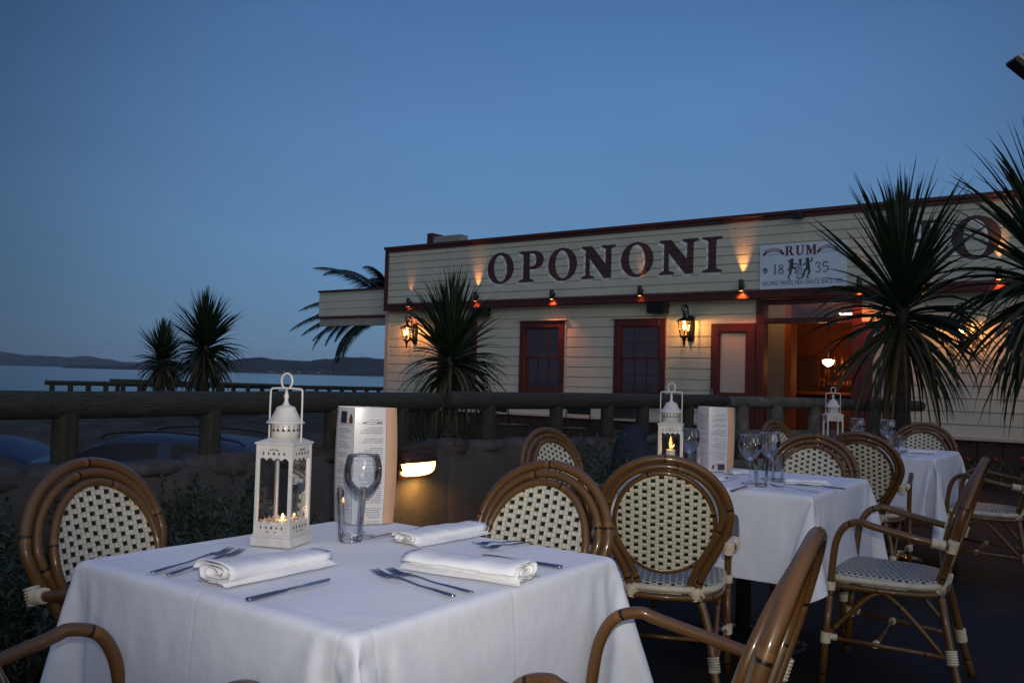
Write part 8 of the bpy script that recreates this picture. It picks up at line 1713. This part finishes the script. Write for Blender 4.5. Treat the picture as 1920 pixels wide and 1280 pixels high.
# low flower bed at right against the base boards
fb = empty('flower_bed', (-1.0, 12.4, 0), 0, 'dark planting with a few red flowers along the hotel base at far right', 'flower bed'); rr = random.Random(9); g = MB(); fl = MB()
for i in range(900):
    x = rr.uniform(-1.6, 4); y = rr.uniform(-.5, .4); z = rr.uniform(.0, .30)*(1-abs(y)); d = Vector((rr.uniform(-1, 1), rr.uniform(-1, 1), rr.uniform(.2, 1.5))).normalized()*rr.uniform(.06, .16); s = d.cross(Vector((0, 0, 1))).normalized()*.012; q = Vector((x, y, z))
    g.add([q, q+d*.5+s, q+d, q+d*.5-s], [(0, 1, 2, 3)])
g.build('foliage', M['shrub'], fb)
for (u, v) in ((1866, 862), (1916, 860), (1800, 858), (1814, 861), (1850, 866)):
    q = at_y(u, v, 12.0)-Vector((-1.0, 12.4, 0))
    for k in range(7):
        a = k*.9; fl.lathe([(0, -.014), (.018, 0), (0, .012)], (q.x+.02*math.cos(a), q.y+.02*math.sin(a), q.z+.008*(k % 3)), 6)
fl.build('flowers', M['petal'], fb)
# plants growing behind the rail near the middle cabbage tree
def flax(loc, r, n, seed, label):
    rr = random.Random(seed); t = empty('flax_plant', loc, 0, label, 'plant', 'spiky plants behind the rail'); b = MB()
    for i in range(n):
        az = rr.uniform(0, 6.28); e_ = R(rr.uniform(25, 88)); p = Vector((0, 0, 0)); d = Vector((math.cos(az), math.sin(az), 0)); sd = Vector((-math.sin(az), math.cos(az), 0)); L = r*rr.uniform(.6, 1.1); pts = []
        for k in range(7): pts.append(p.copy()); p = p+(d*math.cos(e_)+Vector((0, 0, math.sin(e_))))*L/6; e_ -= R(rr.uniform(4, 15))
        vs = []
        for k, q in enumerate(pts): w = .012*(1-(k/6)**2)+.001; vs += [q+sd*w, q-sd*w]
        b.add(vs, [(2*k, 2*k+1, 2*k+3, 2*k+2) for k in range(6)], 0, None, True)
    b.build('foliage', M['leaf'], t)
p = at_d(800, 850, 9.4); flax((p.x, p.y, -.1), 1.0, 160, 41, 'spiky grassy plant under the rail below the middle cabbage tree')
p = at_d(884, 850, 9.6); flax((p.x, p.y, -.1), .95, 130, 42, 'smaller spiky plant just right of the middle cabbage tree foot')
# blue covered item
p = at_d(1212, 870, 6.3)
cv = empty('covered_barrow', (p.x, p.y, 0), R(30), 'dark blue rounded fabric cover standing between shrub and second lantern', 'covered item'); b = MB()
vs = []; fs = []; nu, nv = 20, 12
for j in range(nv+1):
    ph_ = math.pi/2*j/nv
    for i in range(nu):
        a = 2*math.pi*i/nu; rr_ = math.cos(ph_)**.55; k = 1+.05*math.sin(5*a+3*ph_)
        vs.append((.30*rr_*math.cos(a)*k, .20*rr_*math.sin(a)*k, .25+.52*math.sin(ph_)*(1-.25*math.cos(a))))
for j in range(nv):
    for i in range(nu): fs.append((j*nu+i, j*nu+(i+1) % nu, (j+1)*nu+(i+1) % nu, (j+1)*nu+i))
b.add(vs, fs, 0, None, True); b.build('fabric_cover', M['tarp'], cv)
b = MB(); b.lathe([(.24, .0), (.25, .26)], seg=4, smooth=False); b.build('stand', M['black'], cv)
b = MB(); b.tube([(-.16+.045*math.cos(a), -.235, .36+.045*math.sin(a)) for a in [2*math.pi*k/16 for k in range(16)]], .007, 6, True); b.tube([(-.16, -.235, .405), (-.16, -.18, .46)], .006, 6); b.build('pull_ring', M['steel'], cv)
# metal cafe chairs by the hotel wall
def cafe():
    t = empty('metal_chair', (0, 0, 0), 0, 'x', 'chair', 'thin dark metal chairs by the hotel wall'); mt = M['black']
    b = MB(); b.bbox(-.21, .21, -.2, .2, .44, .46, .006); b.build('seat', mt, t)
    for x in (-.2, .2):
        for y in (-.19, .19):
            b = MB(); b.tube([(x, y, 0), (x, y, .44)], .011, 6); b.build('leg', mt, t)
    b = MB(); b.tube([(-.2, .2, .44), (-.2, .26, .90), (.2, .26, .90), (.2, .2, .44)], .011, 6)
    b.bbox(-.19, .19, .245, .258, .66, .86, .003); b.build('backrest', mt, t); return t
c0 = cafe()
for k, (u, D, rz, lab) in enumerate(((1072, 13.6, 10, 'thin dark metal chair seen under the rail below the second window'), (1170, 13.0, -160, 'dark metal chair under the rail, left of the second lantern'), (960, 14.2, 160, 'dark metal chair under the rail near the middle cabbage tree'))):
    p = at_d(u, 850, D)
    if k == 0: c0.location = (p.x, min(p.y, 12.4), 0); c0.rotation_euler = (0, 0, R(rz)); c0['label'] = lab
    else: clone(c0, (p.x, min(p.y, 12.4), 0), R(rz), lab)
# ------------------------------------------------------------------ parked cars
def make_car(loc, rz, paint, label, rails, name='parked_car'):
    t = empty(name, loc, rz, label, 'car', 'cars in the car park below the wall')
    # profile stations along x : (x, half width low, half width roofline, z belt, z roof)
    st = [(-2.15, .62, .60, .55, .56), (-2.05, .78, .72, .72, .74), (-1.7, .86, .74, .90, .98), (-1.35, .88, .64, .93, 1.30), (-.9, .89, .63, .94, 1.43), (-.2, .89, .64, .94, 1.475), (.45, .89, .63, .93, 1.43), (.95, .88, .62, .92, 1.20), (1.3, .87, .70, .90, .97), (1.8, .83, .72, .80, .84), (2.1, .74, .68, .66, .68), (2.2, .6, .58, .5, .51)]
    fine = crom([(s[0], s[1], s[2]) for s in st], 4); fz = crom([(s[0], s[3], s[4]) for s in st], 4)
    vs = []; fs = []; rows = []
    for a, c in zip(fine, fz):
        x, wl, wr = a; _, zb, zr_ = c; zr_ = max(zr_, zb+.005)
        ring = [(-wl*.92, .22), (-wl, .40), (-wl, zb*.8), (-wl*.985, zb), (-(wr+.05), zb+(zr_-zb)*.55), (-wr, zb+(zr_-zb)*.88), (-wr*.8, zb+(zr_-zb)*.985), (0, zr_+.01)]
        ring = ring+[(-y, z) for y, z in reversed(ring[:-1])]
        rows.append([(x, y, z) for y, z in ring])
    m = len(rows[0]); b = MB()
    for r in rows: vs += r
    gi = []
    for i in range(len(rows)-1):
        for k in range(m-1): fs.append((i*m+k, i*m+k+1, (i+1)*m+k+1, (i+1)*m+k)); gi.append((i, k))
    fs.append(tuple(range(m))); fs.append(tuple((len(rows)-1)*m+k for k in reversed(range(m))))
    b.add(vs, fs, 0, None, True); b.build('body', paint, t)
    # windows as slightly proud shells
    g = MB()
    def shell(ix, ks, o=.004):
        for i in ix:
            for k in ks:
                q = [Vector(rows[i][k]), Vector(rows[i][k+1]), Vector(rows[i+1][k+1]), Vector(rows[i+1][k])]; n = (q[1]-q[0]).cross(q[3]-q[0])
                if n.length < 1e-6: continue
                n.normalize(); c = sum(q, Vector())/4
                if n.dot(c-Vector((c.x, 0, .8))) < 0: n = -n
                g.add([p+n*o for p in q], [(0, 1, 2, 3)], 0, None, True)
    shell(range(13, 19), (3, 4)); shell(range(20, 27), (3, 4)); shell(range(13, 19), (9, 10)); shell(range(20, 27), (9, 10))
    shell(range(9, 12), (5, 6, 7, 8)); shell(range(27, 31), (5, 6, 7, 8)); g.build('window', M['car_glass'], t)
    if rails:
        for s in (-1, 1):
            b = MB(); b.tube(crom([(-1.2, s*.60, 1.40), (-1.05, s*.60, 1.47), (-.3, s*.60, 1.54), (.35, s*.60, 1.51), (.5, s*.60, 1.45)], 4), .014, 8); b.build('roof_rail', M['black'], t)
    for x in (-1.35, 1.35):
        for s in (-1, 1):
            b = MB(); M4 = Matrix.Translation((x, s*.84, .31)) @ Matrix.Rotation(math.pi/2, 4, 'X'); q = MB(); q.lathe([(.18, -.09), (.30, -.10), (.315, -.07), (.315, .07), (.30, .10), (.18, .09)], seg=24)
            b.add([M4 @ Vector(v) for v in q.v], q.f, 0, None, True); w = b.build('wheel', M['tyre'], t)
            b = MB(); q = MB(); q.lathe([(0, -.07), (.185, -.08), (.185, .08), (0, .07)], seg=16); b.add([M4 @ Vector(v) for v in q.v], q.f, 0); b.build('rim', M['steel'], w)
    for s in (-1, 1):
        b = MB(); b.bbox(-2.13, -2.0, s*.62-.12, s*.62+.12, .60, .70, .02); b.build('headlight', M['white_metal'], t)
        b = MB(); b.bbox(.62, .74, s*.93-.08, s*.93+.08, .95, 1.05, .02); b.build('mirror', paint, t)
    return t
p = at_d(-62, 800, 9.6); make_car((p.x, p.y, -1.06), YAW+R(8), M['car_blue'], 'blue parked car whose roof shows left of the leftmost thick post', False)
p = at_d(318, 800, 10.6); make_car((p.x, p.y, -1.05), YAW+R(-6)+math.pi, M['car_silver'], 'silver-blue parked car with black roof rails between two thick posts', True)
# ------------------------------------------------------------------ patio floodlight at the top right
p = at_d(1925, 132, 6.0)
fl_ = empty('patio_floodlight', (p.x, p.y, p.z), YAW, 'metal floodlight head entering the picture at the top right edge', 'floodlight')
Mx = Matrix.Rotation(R(38), 4, 'Y')
b = MB(); b.bbox(-.13, .13, -.06, .06, -.035, -.0, .008, 0, Mx); b.build('lamp_housing', M['black'], fl_)
b = MB(); b.bbox(-.125, .125, -.065, .055, .0015, .022, .004, 0, Mx); b.build('reflector', M['white_metal'], fl_)
b = MB(); q = [Mx @ Vector(v) for v in ((-.11, 0, .02), (-.09, 0, .07))]; b.tube([q[0], q[1], (.25, 0, .14), (.45, 0, .10)], .008, 8); q = [Mx @ Vector(v) for v in ((-.10, -.05, .02), (.12, -.05, .02))]; b.build('bracket', M['steel'], fl_)
b = MB(); b.tube([(.45, 0, .2), (.45, 0, -p.z)], .03, 12); b.build('pole', M['black'], fl_)
# ------------------------------------------------------------------ sky and light
SUN_EL = R(14)        # soft twilight glow, behind and right of the camera
w = bpy.data.worlds.new('World'); sc.world = w; w.use_nodes = True; nt = w.node_tree; bg = nt.nodes['Background']
sd = Matrix.Rotation(YAW, 3, 'Z') @ Vector((.35, -1, 0)); sd.normalize()
def N(t, **k):
    n = nt.nodes.new(t)
    for a, b_ in k.items(): setattr(n, a, b_)
    return n
def wm(op, a, b_=None, c=None):
    n = N('ShaderNodeMath', operation=op)
    for i, x in enumerate((a, b_, c)):
        if x is None: continue
        if hasattr(x, 'links'): nt.links.new(x, n.inputs[i])
        else: n.inputs[i].default_value = x
    return n.outputs[0]
def dot(v):
    n = N('ShaderNodeVectorMath', operation='DOT_PRODUCT'); nt.links.new(dirn, n.inputs[0]); n.inputs[1].default_value = v; return n.outputs['Value']
def mr(x, a, b_, c, d):
    n = N('ShaderNodeMapRange', interpolation_type='SMOOTHSTEP'); nt.links.new(x, n.inputs[0])
    for i, q in enumerate((a, b_, c, d)): n.inputs[i+1].default_value = q
    return n.outputs[0]
tc = N('ShaderNodeTexCoord'); nn_ = N('ShaderNodeVectorMath', operation='NORMALIZE'); nt.links.new(tc.outputs['Generated'], nn_.inputs[0]); dirn = nn_.outputs[0]
sx = N('ShaderNodeSeparateXYZ'); nt.links.new(dirn, sx.inputs[0])
el_ = wm('ARCSINE', sx.outputs[2]); t_ = wm('DIVIDE', el_, R(60))
rp = N('ShaderNodeValToRGB'); nt.links.new(t_, rp.inputs[0]); els = rp.color_ramp.elements
stops = [(0.0, (.132, .222, .335)), (.10, (.116, .240, .410)), (.25, (.098, .216, .432)), (.42, (.062, .152, .352)), (.58, (.15, .25, .62)), (1.0, (.24, .37, .92))]
while len(els) < len(stops): els.new(.5)
for e_, (pp, cc) in zip(els, stops): e_.position = pp; e_.color = (*cc, 1)
v1 = ray(1080, 480).normalized()
f1 = mr(dot(tuple(v1)), math.cos(R(41)), math.cos(R(5)), .36, 1.0)
back = mr(dot((sd.x, sd.y, .25)), .0, 1.0, 0.0, 1.0)
# the arch of sky behind the camera still carries a little afterglow
m1 = N('ShaderNodeMix', data_type='RGBA', blend_type='MULTIPLY'); m1.inputs[0].default_value = 1
nt.links.new(rp.outputs[0], m1.inputs[6]); cb = N('ShaderNodeCombineColor')
for k in range(3): nt.links.new(f1, cb.inputs[k])
nt.links.new(cb.outputs[0], m1.inputs[7])
m2 = N('ShaderNodeMix', data_type='RGBA', blend_type='ADD'); nt.links.new(back, m2.inputs[0]); nt.links.new(m1.outputs[2], m2.inputs[6]); m2.inputs[7].default_value = (.29, .285, .26, 1)
# very faint high cloud veils
cn = N('ShaderNodeTexNoise'); mpn = N('ShaderNodeMapping'); mpn.inputs['Scale'].default_value = (1.2, 1.2, 5); nt.links.new(dirn, mpn.inputs[0]); nt.links.new(mpn.outputs[0], cn.inputs[0]); cn.inputs['Scale'].default_value = 1.6; cn.inputs['Detail'].default_value = 5
cf = mr(cn.outputs['Fac'], .35, .7, .965, 1.045); cc2 = N('ShaderNodeCombineColor')
for k in range(3): nt.links.new(cf, cc2.inputs[k])
m3 = N('ShaderNodeMix', data_type='RGBA', blend_type='MULTIPLY'); m3.inputs[0].default_value = 1; nt.links.new(m2.outputs[2], m3.inputs[6]); nt.links.new(cc2.outputs[0], m3.inputs[7])
nt.links.new(m3.outputs[2], bg.inputs[0]); bg.inputs[1].default_value = 1.0
sl = bpy.data.lights.new('sun', 'SUN'); sl.energy = .12; sl.angle = R(14); sl.color = (1, .86, .78)
so = bpy.data.objects.new('sun', sl); COL.objects.link(so)
dv = Vector((sd.x*math.cos(SUN_EL), sd.y*math.cos(SUN_EL), math.sin(SUN_EL)))
so.rotation_euler = dv.to_track_quat('Z', 'Y').to_euler()
# added spot standing in for the camera flash, just above and behind the camera
ld = bpy.data.lights.new('flash_light', 'SPOT'); ld.energy = 150; ld.color = (1, .93, .84); ld.shadow_soft_size = .012; ld.spot_size = R(84); ld.spot_blend = 1.0
lo = bpy.data.objects.new('flash_light', ld); COL.objects.link(lo); Ry = Matrix.Rotation(YAW, 3, 'Z')
lo.location = Ry @ Vector((.03, -.02, 0)) + Vector((0, 0, CH+.13)); lo.rotation_euler = (Ry @ Vector((.0, -1, -.13))).to_track_quat('Z', 'Y').to_euler()
sc.view_settings.view_transform = 'Standard'; sc.view_settings.look = 'None'; sc.view_settings.exposure = .08; sc.view_settings.gamma = 1
sc.cycles.use_denoising = True; sc.cycles.max_bounces = 10; sc.cycles.transparent_max_bounces = 12
sc.cycles.sample_clamp_indirect = 4

# evening haze over the water
b = MB(); b.box(-12500, 12500, -12500, 12500, -4.2, 260)
hm = bpy.data.materials.new('haze_air'); hm.use_nodes = True; ht = hm.node_tree; ht.nodes.clear(); ho = ht.nodes.new('ShaderNodeOutputMaterial')
hv = ht.nodes.new('ShaderNodeVolumePrincipled'); hv.inputs['Color'].default_value = (.80, .88, 1, 1); hv.inputs['Density'].default_value = 2.6e-5; hv.inputs['Anisotropy'].default_value = .1
ht.links.new(hv.outputs[0], ho.inputs['Volume']); hz_ = b.build('haze', hm); tag(hz_, 'thin bluish evening haze lying over the water and far hills', 'haze', kind='stuff')
sc.cycles.volume_bounces = 1
